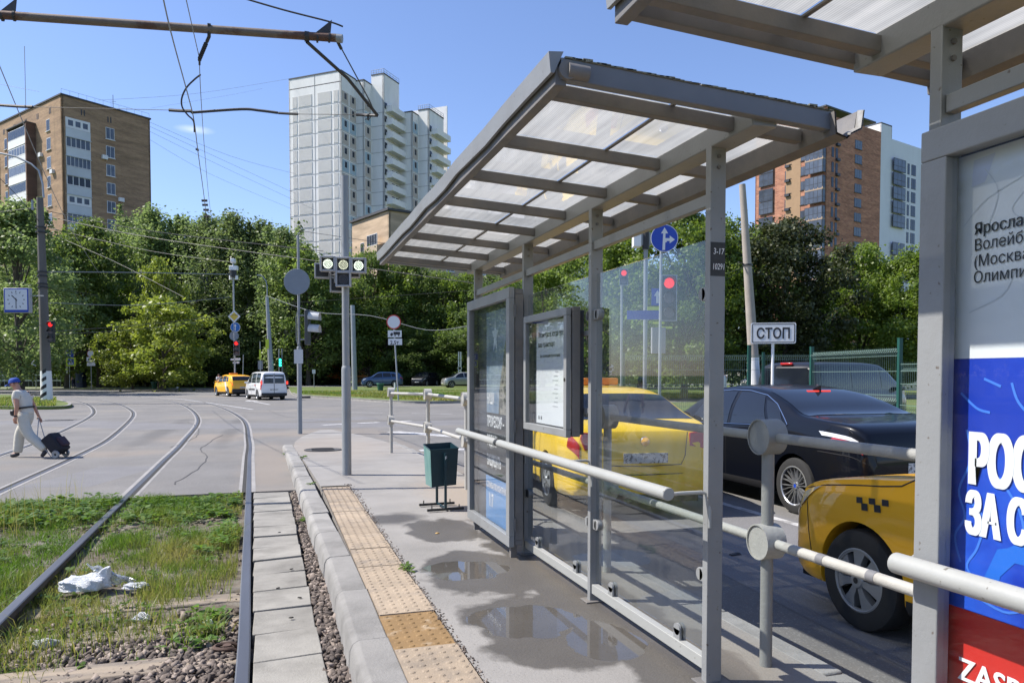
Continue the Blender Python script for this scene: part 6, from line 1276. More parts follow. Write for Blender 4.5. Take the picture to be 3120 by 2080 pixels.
# hedges and shrubs
def hedge(pa, pb_, h, dep, label, lm='bright', n=5000):
    L_ = (pb_-pa).length; d = (pb_-pa).normalized(); q = Vector((-d.y, d.x, 0)); u = rng.uniform(0, L_, n); v = rng.uniform(-dep/2, dep/2, n); z = rng.random(n)**.6*h*(.85+.3*fbm(u, v*0, 1.2, 9))
    P = np.stack([pa.x+d.x*u+q.x*v, pa.y+d.y*u+q.y*v, z], 1); g = rng.normal(size=(n, 3)); g[:, 2] += .6; g /= np.linalg.norm(g, axis=1)[:, None]; t1 = np.cross(g, rng.normal(size=(n, 3))); t1 /= np.linalg.norm(t1, axis=1)[:, None]; t2 = np.cross(g, t1); s = .22*rng.uniform(.6, 1.3, n)[:, None]
    V = np.stack([P-t1*s*.5, P+t2*s*.4, P+t1*s*.5, P-t2*s*.4], 1).reshape(-1, 3); o = npmesh('hedge', V, np.arange(4*n).reshape(-1, 4), LM[lm], tone=rng.random(n)); tag(o, label, 'hedge'); return o
hedge(cf((262-PX0)/FPX*97, 97), cf((345-PX0)/FPX*97, 97), 1.7, 1.4, 'clipped light green hedge right of the blue kiosk')
hedge(cf((350-PX0)/FPX*98, 98), cf((640-PX0)/FPX*98, 98), 1.6, 1.6, 'dark hedge in the shade behind the blue street plate', 'deep', 7000)
hedge(cf((205-PX0)/FPX*99, 99), cf((232-PX0)/FPX*99, 99), 1.9, 1.2, 'light green bush left of the blue kiosk', 'bright', 1500)
hedge(cf((700-PX0)/FPX*100, 100), cf((1060-PX0)/FPX*100, 100), 1.2, 1.5, 'low dark shrubs behind the white van', 'deep', 7000)
hedge(cf((1230-PX0)/FPX*93, 93), cf((1262-PX0)/FPX*93, 93), 1.3, 1.2, 'pale shrub between the blue and the dark parked cars', 'birch', 1500)
hedge(cf((1250-PX0)/FPX*97, 97), cf((1600-PX0)/FPX*97, 97), 2.6, 2, 'tall dark hedge behind the parked cars', 'deep', 9000)
# ================================================================== VEHICLES
def paint(name, col, metal=.1, rough=.35): return mat(name, col, rough, metal=metal, coat=1.0)
P_blk = mat('paint_black', (.004, .005, .009), .3, coat=.4, spec=.12); P_tx = mat('paint_taxi_yellow', (.90, .46, .02), .4, coat=.6, spec=.3); P_tx2 = mat('paint_taxi_lemon', (.92, .60, .025), .4, coat=.6, spec=.3); P_wh = paint('paint_white', (.72, .73, .74), 0); P_bl = paint('paint_blue', (.02, .06, .16), .3); P_sil = paint('paint_silver', (.40, .40, .39), .6); P_dk = mat('paint_dark_grey', (.012, .013, .016), .35, coat=.5, spec=.3)
M_cg = mat('car_glass', (.012, .015, .022), .04, spec=.5); M_tyre = mat('tyre', (.022, .022, .022), .85, var=.15, vs=30); M_rim = mat('alloy_rim', (.55, .56, .57), .28, metal=.8); M_cap = mat('hub_cap_grey', (.30, .31, .32), .4, metal=.4); M_trim = mat('black_trim', (.018, .018, .02), .55); M_chr = mat('chrome', (.7, .7, .72), .12, metal=1.0)
M_head = mat('headlight', (.45, .47, .48), .1, coat=1.0); M_tail = mat('tail_light', (.45, .012, .01), .15, coat=1.0); M_tailon = mat('tail_light_lit', (.6, .02, .01), .2, emit=(1, .05, .03, 1.2)); M_plate = mat('number_plate', (.6, .6, .58), .5, col2=(.15, .15, .15), c2s=30, c2lo=.52, c2hi=.56); M_under = mat('underbody', (.01, .01, .01), .9); M_clear = mat('clear_lens', (.62, .63, .65), .15, coat=1.0)
class Curve:
    def __init__(s, pts): s.x = [p[0] for p in pts]; s.y = [p[1] for p in pts]
    def __call__(s, x):
        X, Y = s.x, s.y
        if x <= X[0]: return Y[0]
        if x >= X[-1]: return Y[-1]
        i = max(k for k in range(len(X)-1) if X[k] <= x); h = X[i+1]-X[i]; t = (x-X[i])/h
        def sl(k):
            if k == 0 or k == len(X)-1: return None
            a = (Y[k]-Y[k-1])/(X[k]-X[k-1]); b_ = (Y[k+1]-Y[k])/(X[k+1]-X[k]); return 0 if a*b_ <= 0 else 2*a*b_/(a+b_)
        d = (Y[i+1]-Y[i])/h; m0 = sl(i); m1 = sl(i+1); m0 = d if m0 is None else m0; m1 = d if m1 is None else m1
        return (2*t**3-3*t**2+1)*Y[i]+(t**3-2*t**2+t)*h*m0+(-2*t**3+3*t**2)*Y[i+1]+(t**3-t**2)*h*m1
class CarShape:
    def __init__(s, T, B, W, Z, tum, wx, wr, arch): s.T, s.B, s.W, s.Z = Curve(T), Curve(B), Curve(W), Curve(Z); s.tum = tum; s.wx = wx; s.wr = wr; s.arch = arch; s.x0, s.x1 = T[0][0], T[-1][0]
    def nodes(s, x, zb):
        T, B, W = s.T(x), s.B(x), s.W(x); h = max(.01, T-B); Wr = .955*W-s.tum*h; u = B-zb
        return [(0, zb), (.75*W, zb), (.955*W, zb+.03*u), (.99*W, zb+.20*u), (1.0*W, zb+.5*u), (.99*W, zb+.82*u), (.955*W, B), (.955*W-s.tum*.42*h+.012*min(1, h*3), B+.45*h), (Wr+.01, B+.84*h), (Wr*.90, B+.95*h), (Wr*.55, B+.992*h), (0, T)]
    def ev(s, x, q, zb=None):
        n = s.nodes(x, s.Z(x) if zb is None else zb); q = min(10.9999, max(0, q)); i = int(q); t = q-i
        p0, p1, p2, p3 = n[max(0, i-1)], n[i], n[i+1], n[min(11, i+2)]
        if i == 0: p0 = (-n[1][0], n[1][1])
        if i == 10: p3 = (-n[10][0], n[10][1])
        f = lambda a, b_, c_, d: .5*((2*b_)+(c_-a)*t+(2*a-5*b_+4*c_-d)*t*t+(d-a+3*b_-3*c_)*t**3)
        if i in (0, 1): return (p1[0]+(p2[0]-p1[0])*t, p1[1]+(p2[1]-p1[1])*t)
        return (f(p0[0], p1[0], p2[0], p3[0]), f(p0[1], p1[1], p2[1], p3[1]))
    def pt(s, x, q, side=1, off=0.0):
        y, z = s.ev(x, q); p = Vector((x, y*side, z))
        if off:
            y1, z1 = s.ev(x, q+.02); y0, z0 = s.ev(x, q-.02); a = Vector((0, (y1-y0)*side, z1-z0)); yx, zx = s.ev(x+.02, q); yw, zw = s.ev(x-.02, q); b_ = Vector((.04, (yx-yw)*side, zx-zw)); n = a.cross(b_)
            if n.length > 1e-9:
                n.normalize(); c_ = p-Vector((x, 0, .55))
                if n.dot(c_) < 0: n = -n
                p += n*off
        return p
    def body(s, m, par, ns=34):
        xs = set(); n = 64
        for i in range(n+1): xs.add(round(s.x0+(s.x1-s.x0)*i/n, 4))
        for k in (.004, .012, .025, .045, .07): xs.add(s.x0+k); xs.add(s.x1-k)
        R_ = s.arch; xs = [x for x in xs if all(abs(x-c_) > R_+.012 for c_ in s.wx)]; st = [(x, None) for x in xs]
        for c_ in s.wx:
            st += [(c_-R_-.001, None), (c_+R_+.001, None)]
            for i in range(21): a = PI*i/20; st.append((c_-R_*math.cos(a), s.wr+R_*math.sin(a)*1.0))
        st.sort(key=lambda v: v[0]); qs = [0, .9, 1.5, 2, 2.5, 3, 3.6, 4.2, 4.8, 5.4, 5.8, 6, 6.3, 6.8, 7.3, 7.8, 8.2, 8.6, 9, 9.5, 10, 10.5, 11]; k = len(qs); b = MB()
        for x, zb in st:
            z_ = s.Z(x) if zb is None else max(zb, s.Z(x))
            ring = [(y, max(z, z_)) for y, z in (s.ev(x, q) for q in qs)]
            b.v += [(x, y, z) for y, z in ring]+[(x, -y, z) for y, z in ring[-2:0:-1]]
        r_ = 2*k-2
        for i in range(len(st)-1):
            for j in range(r_): a = i*r_+j; c_ = i*r_+(j+1) % r_; b.f.append((a, a+r_, c_+r_, c_)); b.mi.append(0)
        b.f.append(tuple(range(r_))); b.mi.append(0); b.f.append(tuple(range((len(st)-1)*r_, len(st)*r_))[::-1]); b.mi.append(0)
        o = b.build('body', m, par, ang=38)
        u = MB(); W_ = s.W(0); zt = s.B(0)-.12; u.box((s.x0+.12, -W_+.20, .16), (s.x1-.14, W_-.20, min(.66, zt))); u.build('underbody', M_under, par); return o
    def patch(s, name, m, par, bx, tx, q0, q1, side=1, off=.004, nx=12, nq=6, label=None):
        b = MB()
        for j in range(nq+1):
            v = j/nq; q = q0+(q1-q0)*v
            for i in range(nx+1): u = i/nx; x = (bx[0]+(bx[1]-bx[0])*u)*(1-v)+(tx[0]+(tx[1]-tx[0])*u)*v; b.v.append(tuple(s.pt(x, q, side, off)))
        w_ = nx+1
        for j in range(nq):
            for i in range(nx): b.f.append((j*w_+i, j*w_+i+1, (j+1)*w_+i+1, (j+1)*w_+i) if side > 0 else (j*w_+i, (j+1)*w_+i, (j+1)*w_+i+1, j*w_+i+1)); b.mi.append(0)
        return b.build(name, m, par, label=label)
    def cross(s, name, m, par, xa, xb, qe, off=.004, n=9, inset=0.0, qb=None):      # windscreen-like patch spanning both sides: xa at the lower edge, xb at the top
        b = MB(); qb = qe if qb is None else qb
        for j in range(n+1):
            v = j/n; x = xa+(xb-xa)*v; ql = qb+(qe-qb)*v
            for i in range(17): u = -1+2*i/16; q = 11-(11-ql)*abs(u); b.v.append(tuple(s.pt(x, q, 1 if u >= 0 else -1, off)))
        for j in range(n):
            for i in range(16): b.f.append((j*17+i, j*17+i+1, (j+1)*17+i+1, (j+1)*17+i)); b.mi.append(0)
        return b.build(name, m, par)
def make_wheel(r, w_, kind):
    t = bpy.data.objects.new('wheel', None); COL.objects.link(t); t.empty_display_size = .2
    b = MB(); rr = r*.70 if kind != 'cap' else r*.62
    b.lathe([(rr, -.5*w_), (r*.86, -.52*w_), (r*.96, -.47*w_), (r, -.36*w_), (r, -.12*w_), (r*.992, -.11*w_), (r*.992, -.09*w_), (r, -.08*w_), (r, .36*w_), (r*.96, .47*w_), (r*.86, .52*w_), (rr, .5*w_), (rr*.98, .2*w_)], 48, ax='y'); b.build('tyre', M_tyre, t)
    b = MB(); b.lathe([(rr+.004, .5*w_), (rr*.96, .50*w_), (rr*.92, .42*w_), (rr*.90, .0), (0.01, .0)], 48, ax='y'); b.build('rim_barrel', M_trim if kind != 'cap' else M_under, t)
    b = MB(); b.lathe([(rr+.003, .505*w_), (rr*.965, .52*w_), (rr*.93, .48*w_), (rr*.935, .40*w_)], 48, ax='y')
    mr = M_rim if kind != 'cap' else M_cap; yo = .47*w_
    if kind == 'cap':
        b.lathe([(rr*.99, .5*w_), (rr*.90, .50*w_), (rr*.90, .42*w_)], 48, ax='y')
        for i in range(7):
            a = 2*PI*i/7+.2; ca, sa = math.cos(a), math.sin(a); pl = [(rr*.2, -.075*rr*1.2), (rr*.55, -.13*rr), (rr*.92, -.26*rr), (rr*.92, .26*rr), (rr*.55, .13*rr), (rr*.2, .075*rr*1.2)]
            vs = []
            for dy in (yo-.05, yo): vs += [(x*ca-z*sa, dy+(.012 if abs(x) < rr*.6 else 0)-(.0 if dy == yo else 0), x*sa+z*ca) for x, z in pl]
            b.add(vs, [(0, 1, 2, 3, 4, 5)[::-1], (6, 7, 8, 9, 10, 11)]+[(i_, (i_+1) % 6, 6+(i_+1) % 6, 6+i_) for i_ in range(6)])
        b.lathe([(rr*.26, yo-.04), (rr*.26, yo+.012), (rr*.22, yo+.022), (.001, yo+.024)], 24, ax='y')
    else:
        ns = 10 if kind == 'double' else 5
        for i in range(ns):
            for sgn in ((-1, 1) if kind == 'double' else (0,)):
                a = 2*PI*i/ns; ca, sa = math.cos(a), math.sin(a); e_ = .055*rr*sgn*2.6; hw = .030*rr if kind == 'double' else .10*rr
                st_ = [(.16*rr, sgn*.035*rr), (.55*rr, sgn*.060*rr), (.94*rr, e_)]; vs = []
                for x, z in st_:
                    for dz, dy in ((-hw, -.028), (-hw*.6, 0), (hw*.6, 0), (hw, -.028)): yy = yo+dy-(.02 if x < .3*rr else 0)*0-.035*(1-(x/rr)); zz_ = z+dz; vs.append((x*ca-zz_*sa, yy, x*sa+zz_*ca))
                b.add(vs, [(k*4+j, k*4+j+1, k*4+5+j, k*4+4+j) for k in range(2) for j in range(3)])
        b.lathe([(rr*.20, yo-.06), (rr*.20, yo-.025), (.12*rr, yo-.018), (.001, yo-.018)], 24, ax='y')
        for i in range(5): a = 2*PI*i/5+.3; b.cyl((.145*rr*math.cos(a), yo-.02, .145*rr*math.sin(a)), (.145*rr*math.cos(a), yo-.012, .145*rr*math.sin(a)), .012, n=6)
    rm = b.build('rim', mr, t, ang=30)
    if kind == 'double':
        b = MB(); b.lathe([(.075*rr*1.4, yo-.017), (.001, yo-.015)], 20, ax='y'); b.build('hub_badge', M_sb, t)
        b = MB(); b.lathe([(.46*rr, -.02), (.46*rr, .02), (.1, .02)], 32, ax='y'); b.build('brake_disc', M_cap, t)
    if kind == 'cap': b = MB(); b.lathe([(.10*rr, yo+.025), (.001, yo+.026)], 14, ax='y'); b.build('hub_badge', M_trim, t)
    return t
def add_wheels(t, cs, proto_, track):
    first = True
    for x in cs.wx:
        for sd in (1, -1):
            w_ = proto_ if first else tree_copy(proto_); first = False
            w_.parent = t; w_.location = (x, sd*track, cs.wr); w_.rotation_euler = (0, 0.3*x, 0 if sd > 0 else PI)
def seam_v(cs, par, x0, x1, q0, q1, side=1, w_=.007): return cs.patch('door_seam', M_trim, par, (x0-w_/2, x0+w_/2), (x1-w_/2, x1+w_/2), q0, q1, side, .0025, 1, 14)
def mirror(cs, t, x, m, side, q=6.3):
    p = cs.pt(x, q, side); b = MB(); b.lathe([(.001, -.035), (.05, -.032), (.085, -.01), (.09, .02), (.085, .045), (.001, .05)], 16, (0, 0, 0), 'x'); b.v = [(v[0]*1.1+p.x, v[1]*1.2+p.y+side*.12, v[2]*.75+p.z+.05) for v in b.v]; b.tube([(p.x, p.y-side*.02, p.z+.0), (p.x, p.y+side*.06, p.z+.03)], .02, 6); return b.build('mirror', m, t)
SEDAN = dict(T=[(-2.42, .70), (-2.39, .88), (-2.33, 1.01), (-2.15, 1.075), (-1.75, 1.115), (-1.42, 1.15), (-1.05, 1.29), (-.6, 1.42), (-.2, 1.465), (.15, 1.47), (.5, 1.44), (.85, 1.30), (1.25, 1.06), (1.45, 1.0), (1.9, .95), (2.2, .86), (2.36, .74), (2.42, .6)],
 B=[(-2.42, .66), (-2.36, .86), (-2.2, .955), (-1.75, .99), (-1.0, .985), (0, .945), (1.2, .91), (1.8, .86), (2.2, .74), (2.42, .52)],
 W=[(-2.42, .70), (-2.36, .80), (-2.2, .875), (-1.9, .915), (-1.4, .925), (0, .92), (1.4, .92), (1.9, .89), (2.2, .80), (2.36, .66), (2.42, .52)],
 Z=[(-2.42, .42), (-2.33, .28), (-2.0, .22), (-1, .19), (1, .19), (2.1, .19), (2.36, .24), (2.42, .34)], tum=.42, wx=(-1.42, 1.47), wr=.325, arch=.375)
HATCH = dict(T=[(-2.28, .66), (-2.25, .86), (-2.2, .98), (-2.05, 1.05), (-1.85, 1.09), (-1.6, 1.16), (-1.1, 1.37), (-.6, 1.445), (-.15, 1.455), (.12, 1.44), (.45, 1.34), (.88, 1.09), (1.06, 1.005), (1.4, .965), (1.8, .90), (2.05, .82), (2.2, .71), (2.28, .56)],
 B=[(-2.28, .62), (-2.2, .86), (-1.9, .98), (-1.0, .97), (0, .94), (1.1, .91), (1.7, .85), (2.05, .75), (2.28, .52)],
 W=[(-2.28, .70), (-2.2, .80), (-2.0, .86), (-1.4, .885), (0, .885), (1.3, .885), (1.8, .855), (2.08, .77), (2.2, .68), (2.28, .54)],
 Z=[(-2.28, .40), (-2.2, .26), (-1.8, .21), (1.9, .19), (2.18, .22), (2.28, .34)], tum=.40, wx=(-1.22, 1.39), wr=.318, arch=.365)
SUV = dict(T=[(-2.15, .8), (-2.12, 1.0), (-2.05, 1.15), (-1.95, 1.32), (-1.75, 1.5), (-1.3, 1.59), (-.6, 1.635), (0, 1.64), (.35, 1.61), (.75, 1.42), (1.15, 1.16), (1.35, 1.09), (1.75, 1.02), (2.0, .92), (2.12, .78), (2.16, .62)],
 B=[(-2.15, .74), (-2.05, .98), (-1.8, 1.10), (-1, 1.08), (0, 1.04), (1.1, 1.0), (1.7, .93), (2.0, .80), (2.16, .56)],
 W=[(-2.15, .74), (-2.08, .82), (-1.9, .88), (-1.3, .91), (0, .905), (1.2, .91), (1.75, .88), (2.0, .80), (2.1, .70), (2.16, .58)],
 Z=[(-2.15, .42), (-2.05, .30), (-1.7, .24), (1.8, .22), (2.08, .26), (2.16, .36)], tum=.30, wx=(-1.27, 1.33), wr=.345, arch=.40)
VAN = dict(T=[(-2.12, 1.0), (-2.11, 1.45), (-2.06, 1.72), (-1.95, 1.80), (-1.5, 1.83), (-.5, 1.84), (.4, 1.81), (.75, 1.70), (1.1, 1.42), (1.45, 1.14), (1.6, 1.07), (1.9, .98), (2.05, .86), (2.12, .66)],
 B=[(-2.12, .80), (-2.08, 1.0), (-1.8, 1.06), (0, 1.05), (1.3, .99), (1.8, .90), (2.0, .78), (2.12, .58)],
 W=[(-2.12, .79), (-2.07, .83), (-1.8, .855), (0, .86), (1.3, .86), (1.8, .83), (2.0, .75), (2.12, .60)],
 Z=[(-2.12, .34), (-2.0, .26), (-1.7, .22), (1.8, .2), (2.06, .24), (2.12, .34)], tum=.16, wx=(-1.26, 1.32), wr=.32, arch=.37)
BIGVAN = dict(T=[(-2.5, 1.0), (-2.48, 1.5), (-2.40, 1.82), (-2.2, 1.93), (-1.5, 1.97), (0, 1.97), (.8, 1.93), (1.15, 1.80), (1.6, 1.45), (1.95, 1.20), (2.2, 1.08), (2.4, .92), (2.5, .70)],
 B=[(-2.5, .90), (-2.4, 1.12), (-2, 1.16), (0, 1.15), (1.5, 1.08), (2.1, .96), (2.4, .80), (2.5, .62)], W=[(-2.5, .86), (-2.4, .92), (-2, .95), (0, .955), (1.6, .95), (2.1, .90), (2.4, .78), (2.5, .64)],
 Z=[(-2.5, .36), (-2.3, .27), (0, .24), (2.3, .24), (2.5, .36)], tum=.17, wx=(-1.5, 1.55), wr=.34, arch=.40)
def car(spec, name, label, cat, loc, rz, m, rim='five', wins=(), sides=(1, -1), screen=(), rear=(), lights=True, group=None, brake=False, rear_q=8.9, tail=None, head=None, handles=(), seams=(), mirx=.95, glass=M_cg):
    cs = CarShape(**spec); t = thing(name, label, cat, loc, rz, group); cs.body(m, t)
    add_wheels(t, cs, make_wheel(cs.wr, .215, rim), cs.W(0)-.115)
    for sd in sides:
        for bx, tx, q0, q1 in wins: cs.patch('side_window', glass, t, bx, tx, q0, q1, sd, .004)
        for x0, x1, q0, q1 in seams: seam_v(cs, t, x0, x1, q0, q1, sd)
        for x, q in handles: p = cs.pt(x, q, sd, .012); b = MB(); b.box((p.x-.09, p.y-.012, p.z-.012), (p.x+.09, p.y+.012, p.z+.012)); b.build('door_handle', m, t, bevel=.006)
        if mirx: mirror(cs, t, mirx, m, sd)
        cs.patch('sill_trim', M_trim, t, (cs.wx[0]+cs.arch+.01, cs.wx[1]-cs.arch-.01), (cs.wx[0]+cs.arch+.01, cs.wx[1]-cs.arch-.01), 2.0, 2.75, sd, .006, 8, 2)
        if tail: 
            for bx, tx, q0, q1, mm in tail: cs.patch('tail_light', mm, t, bx, tx, q0, q1, sd, .008, 8, 6)
        if head:
            for bx, tx, q0, q1, mm in head: cs.patch('headlight', mm, t, bx, tx, q0, q1, sd, .008, 8, 6)
    if screen: cs.cross('windscreen', glass, t, screen[0], screen[1], 9.0, qb=8.7)
    if rear: cs.cross('rear_window', glass, t, rear[0], rear[1], rear_q, qb=rear_q-.1)
    x = cs.x0; b = MB(); b.box((x-.006, -.26, .0), (x+.01, .26, .112)); zpl = {SEDAN['T'][0][0]: .66}.get(x, .72)
    o = b.build('number_plate', M_plate, t, smooth=False); o.location = (0.0, 0, zpl-.1)
    b = MB(); b.box((cs.x1-.01, -.26, .42), (cs.x1+.006, .26, .53)); b.build('number_plate', M_plate, t, smooth=False)
    return t, cs
RZ = PI/2
# black saloon beside the railing
t, cs = car(SEDAN, 'black_saloon_car', 'black saloon car with silver many-spoked wheels waiting in the far lane', 'car', (6.62, 8.70, -.15), RZ, P_blk, 'double',
  wins=[((-.02, .95), (.02, .60), 6.12, 7.95), ((-.86, -.10), (-.62, -.06), 6.12, 7.95), ((-1.20, -.93), (-1.0, -.70), 6.15, 7.70)], screen=(1.32, .50), rear=(-1.50, -.62), tail=[((-2.36, -1.93), (-2.34, -2.02), 5.05, 5.55, M_tail), ((-2.34, -1.86), (-2.30, -1.80), 5.58, 5.95, M_clear)], head=[((1.9, 2.34), (1.85, 2.25), 5.0, 5.9, M_head)],
  handles=[(-.62, 5.35), (.35, 5.3)], seams=[(-.06, -.04, 2.8, 8.1), (-1.05, -.92, 4.4, 6.1), (.98, 1.0, 2.8, 6.1), (-.90, -.05, 2.8, 2.8)], mirx=.90)
for sd in (1, -1):
    pts = [cs.pt(-1.26+.012*i*0+(x_), q_, sd, .006) for x_, q_ in [(2.2, 6.05), (1.6, 6.05), (1.0, 6.05), (.4, 6.05), (.05, 6.05), (0, 6.3), (.10, 7.0), (.32, 7.75), (.6, 8.05), (1.0, 8.12), (1.4, 8.12), (1.8, 8.12)]]
    b = MB(); b.tube(pts, .006, 5); b.build('window_trim', M_chr, t)
b = MB(); p_ = cs.pt(-.62, 11, 1); b.add([(-.78, 0, p_.z-.05), (-.62, .025, p_.z-.005), (-.62, -.025, p_.z-.005), (-.76, 0, p_.z+.055)], [(0, 1, 3), (0, 3, 2), (1, 2, 3), (0, 2, 1)]); b.build('roof_aerial', P_blk, t)
b = MB(); q1 = cs.pt(-.70, 11, 1, .008); b.box((-.74, -.17, q1.z-.02), (-.70, .17, q1.z-.004)); b.build('brake_light', M_tailon, t)
b = MB(); b.tube([cs.pt(-2.18, 10.4, s_, .004) for s_ in (1, -1)], .004, 5); 
for sd in (1, -1): b = MB(); b.tube([cs.pt(-2.0+.08*0, 8.8, sd, .003), cs.pt(-2.2, 7.2, sd, .003), cs.pt(-2.36, 5.98, sd, .004)], .004, 5); b.build('boot_seam', M_trim, t)
for sd in (1, -1): cs.patch('bumper_seam', M_trim, t, (-2.38, -1.82), (-2.38, -1.82), 4.62, 4.66, sd, .003, 10, 1)
# front of the yellow taxi, nearest
def taxi(label, loc, lit, near, rz=RZ, m=P_tx):
    t, cs = car(HATCH, 'yellow_taxi', label, 'taxi', loc, rz, m, 'cap', wins=[((.02, .85), (.04, .42), 6.12, 7.95), ((-.86, -.06), (-.7, -.03), 6.12, 7.95), ((-1.32, -.94), (-1.12, -.78), 6.15, 7.65)], screen=(.98, .22), rear=(-1.86, -1.12), rear_q=8.8,
      tail=[((-2.24, -2.06), (-2.22, -2.05), 4.9, 6.0, M_tail)], head=[((2.02, 2.20), (1.78, 2.03), 5.25, 6.35, M_head)], handles=[(-.6, 5.4), (.3, 5.4)], seams=[(-.02, -.02, 2.8, 8.1), (.93, .88, 2.8, 6.1), (-.9, -.9, 4.0, 8.0)], mirx=.70)
    for sd in (1, -1):
        # hood shut line curving back from the headlight
        b = MB(); b.tube([cs.pt(x_, q_, sd, .002) for x_, q_ in [(2.16, 8.9), (2.08, 8.0), (1.95, 7.0), (1.75, 6.55), (1.5, 6.45), (1.25, 6.5), (1.10, 6.9), (1.0, 7.8)]], .0045, 5); b.build('bonnet_seam', M_trim, t)
        b = MB(); b.tube([cs.pt(x_, q_, sd, .002) for x_, q_ in [(1.98, 5.6), (1.93, 4.9), (1.90, 4.2), (1.86, 3.5)]], .003, 5); b.build('bumper_seam', M_trim, t)
        # chequer decal
        for i in range(3):
            for j in range(2):
                if (i+j) % 2 == 0 or True:
                    x = 1.42-.105*i-(.052 if j else 0)+.0; q0 = 5.50-.26*j
                    if j == 1 and i == 2: continue
                    cs.patch('chequer_decal', M_sblk, t, (x, x-.052), (x+.012, x-.040), q0-.26, q0, sd, .003, 2, 2)
    return t, cs
t, cs = taxi('nearest yellow taxi, only its front wheel, wing and bonnet showing, with black chequer marks', (4.355, 2.42, -.15), False, True)
t, cs = taxi('yellow taxi seen from behind through the wet shelter glass', (4.20, 9.80, -.15), True, False, rz=RZ-.11, m=P_tx2)
b = MB(); b.box((-.16, -.42, 1.46), (.06, .42, 1.56)); b.build('roof_sign', mat('taxi_sign_orange', (.65, .22, .03), .5), t, bevel=.02)
for sd in (1, -1): b = MB(); b.prism([(-2.262, sd*.52, .80), (-2.262, sd*.70, .77), (-2.235, sd*.745, .90), (-2.225, sd*.72, .97), (-2.235, sd*.54, .95)], (.05, 0, 0)); b.build('tail_light', M_tail, t, smooth=False, bevel=.01)
b = MB(); b.tube([(-2.262, .50, .96), (-2.275, .47, .70), (-2.282, .42, .60), (-2.286, 0, .585), (-2.282, -.42, .60), (-2.275, -.47, .70), (-2.262, -.50, .96)], .005, 5); b.build('boot_seam', M_trim, t)
b = MB(); b.tube([(-2.17, .80, .52), (-2.27, .62, .50), (-2.288, 0, .49), (-2.27, -.62, .50), (-2.17, -.80, .52)], .006, 5); b.build('bumper_seam', M_trim, t)
b = MB(); b.lathe([(.001, -.012), (.05, -.01), (.055, 0)], 18, (-2.255, 0, .86), 'x'); b.build('badge', M_chr, t)
# distant traffic
pv = cf((836-PX0)/FPX*48, 48, -.15); hv = adir(-33); ctr = pv+hv*2.15
t, cs = car(VAN, 'white_van', 'white panel-sided small van with tinted rear windows stopped at the junction', 'van', (ctr.x, ctr.y, -.15), math.atan2(hv.y, hv.x), P_wh, 'five', wins=[((.28, 1.25), (.28, .78), 6.15, 8.0), ((-.82, .16), (-.78, .18), 6.15, 8.0), ((-1.85, -.95), (-1.82, -.9), 6.15, 8.0)], screen=(1.52, .72), tail=[((-2.10, -1.98), (-2.10, -2.0), 4.1, 6.9, M_tail)], handles=[(.0, 5.3), (-.2, 5.3)], seams=[(.22, .22, 2.8, 8.2), (-.88, -.88, 2.8, 8.2)], mirx=1.15)
b = MB()
for y0, y1 in ((.04, .66), (-.66, -.04)): 
    b = MB(); b.add([(-2.118, y0, 1.07), (-2.118, y1, 1.07), (-2.085, y1*.95, 1.62), (-2.085, y0*.95, 1.62)], [(0, 1, 2, 3)]); b.v = [(v[0]-.012, v[1], v[2]) for v in b.v]; b.build('rear_window', M_cg, t, smooth=False)
b = MB(); b.box((-2.135, -.012, .42), (-2.10, .012, 1.7)); b.build('door_seam', M_trim, t)
b = MB(); b.box((-2.20, -.80, .28), (-2.0, .80, .46)); b.build('rear_bumper', M_trim, t, bevel=.03)
cs.patch('rub_strip', M_trim, t, (-.7, .85), (-.7, .85), 4.0, 4.3, 1, .012, 8, 2); cs.patch('door_logo', mat('logo_red', (.5, .08, .06), .5), t, (-.95, -.55), (-.95, -.55), 5.0, 5.4, 1, .006, 4, 2)
for sd in (1, -1): b = MB(); p_ = cs.pt(-2.07, 5.6, sd, .02); b.box((p_.x-.06, p_.y-.05, 1.02), (p_.x+.0, p_.y+.03, 1.2)); b.build('brake_light', M_tailon, t)
pt_ = cf((742-PX0)/FPX*56, 56, -.15); ht = adir(-39); ctr = pt_+ht*2.15
t, cs = car(SUV, 'yellow_taxi', 'yellow crossover taxi with orange roof sign left of the white van', 'taxi', (ctr.x, ctr.y, -.15), math.atan2(ht.y, ht.x), P_tx, 'five', wins=[((.02, 1.05), (.06, .66), 6.15, 7.9), ((-.9, -.06), (-.8, -.02), 6.15, 7.9), ((-1.4, -.98), (-1.25, -.88), 6.15, 7.6)], screen=(1.25, .5), rear=(-2.02, -1.74), rear_q=8.5, tail=[((-2.12, -1.7), (-2.1, -1.8), 5.6, 6.0, M_tailon)], handles=[(-.6, 5.3), (.3, 5.3)], seams=[(-.02, -.02, 2.8, 8.1)], mirx=.95)
b = MB(); b.box((-.1, -.3, 1.64), (.08, .3, 1.75)); b.build('roof_sign', _m['taxi_sign_orange'], t, bevel=.02)
b = MB(); b.box((-2.19, -.82, .30), (-1.98, .82, .58)); b.build('rear_bumper', M_trim, t, bevel=.03); cs.patch('door_panel', P_wh, t, (-.98, -1.25), (-.6, -.95), 3.0, 6.0, 1, .006, 4, 6)
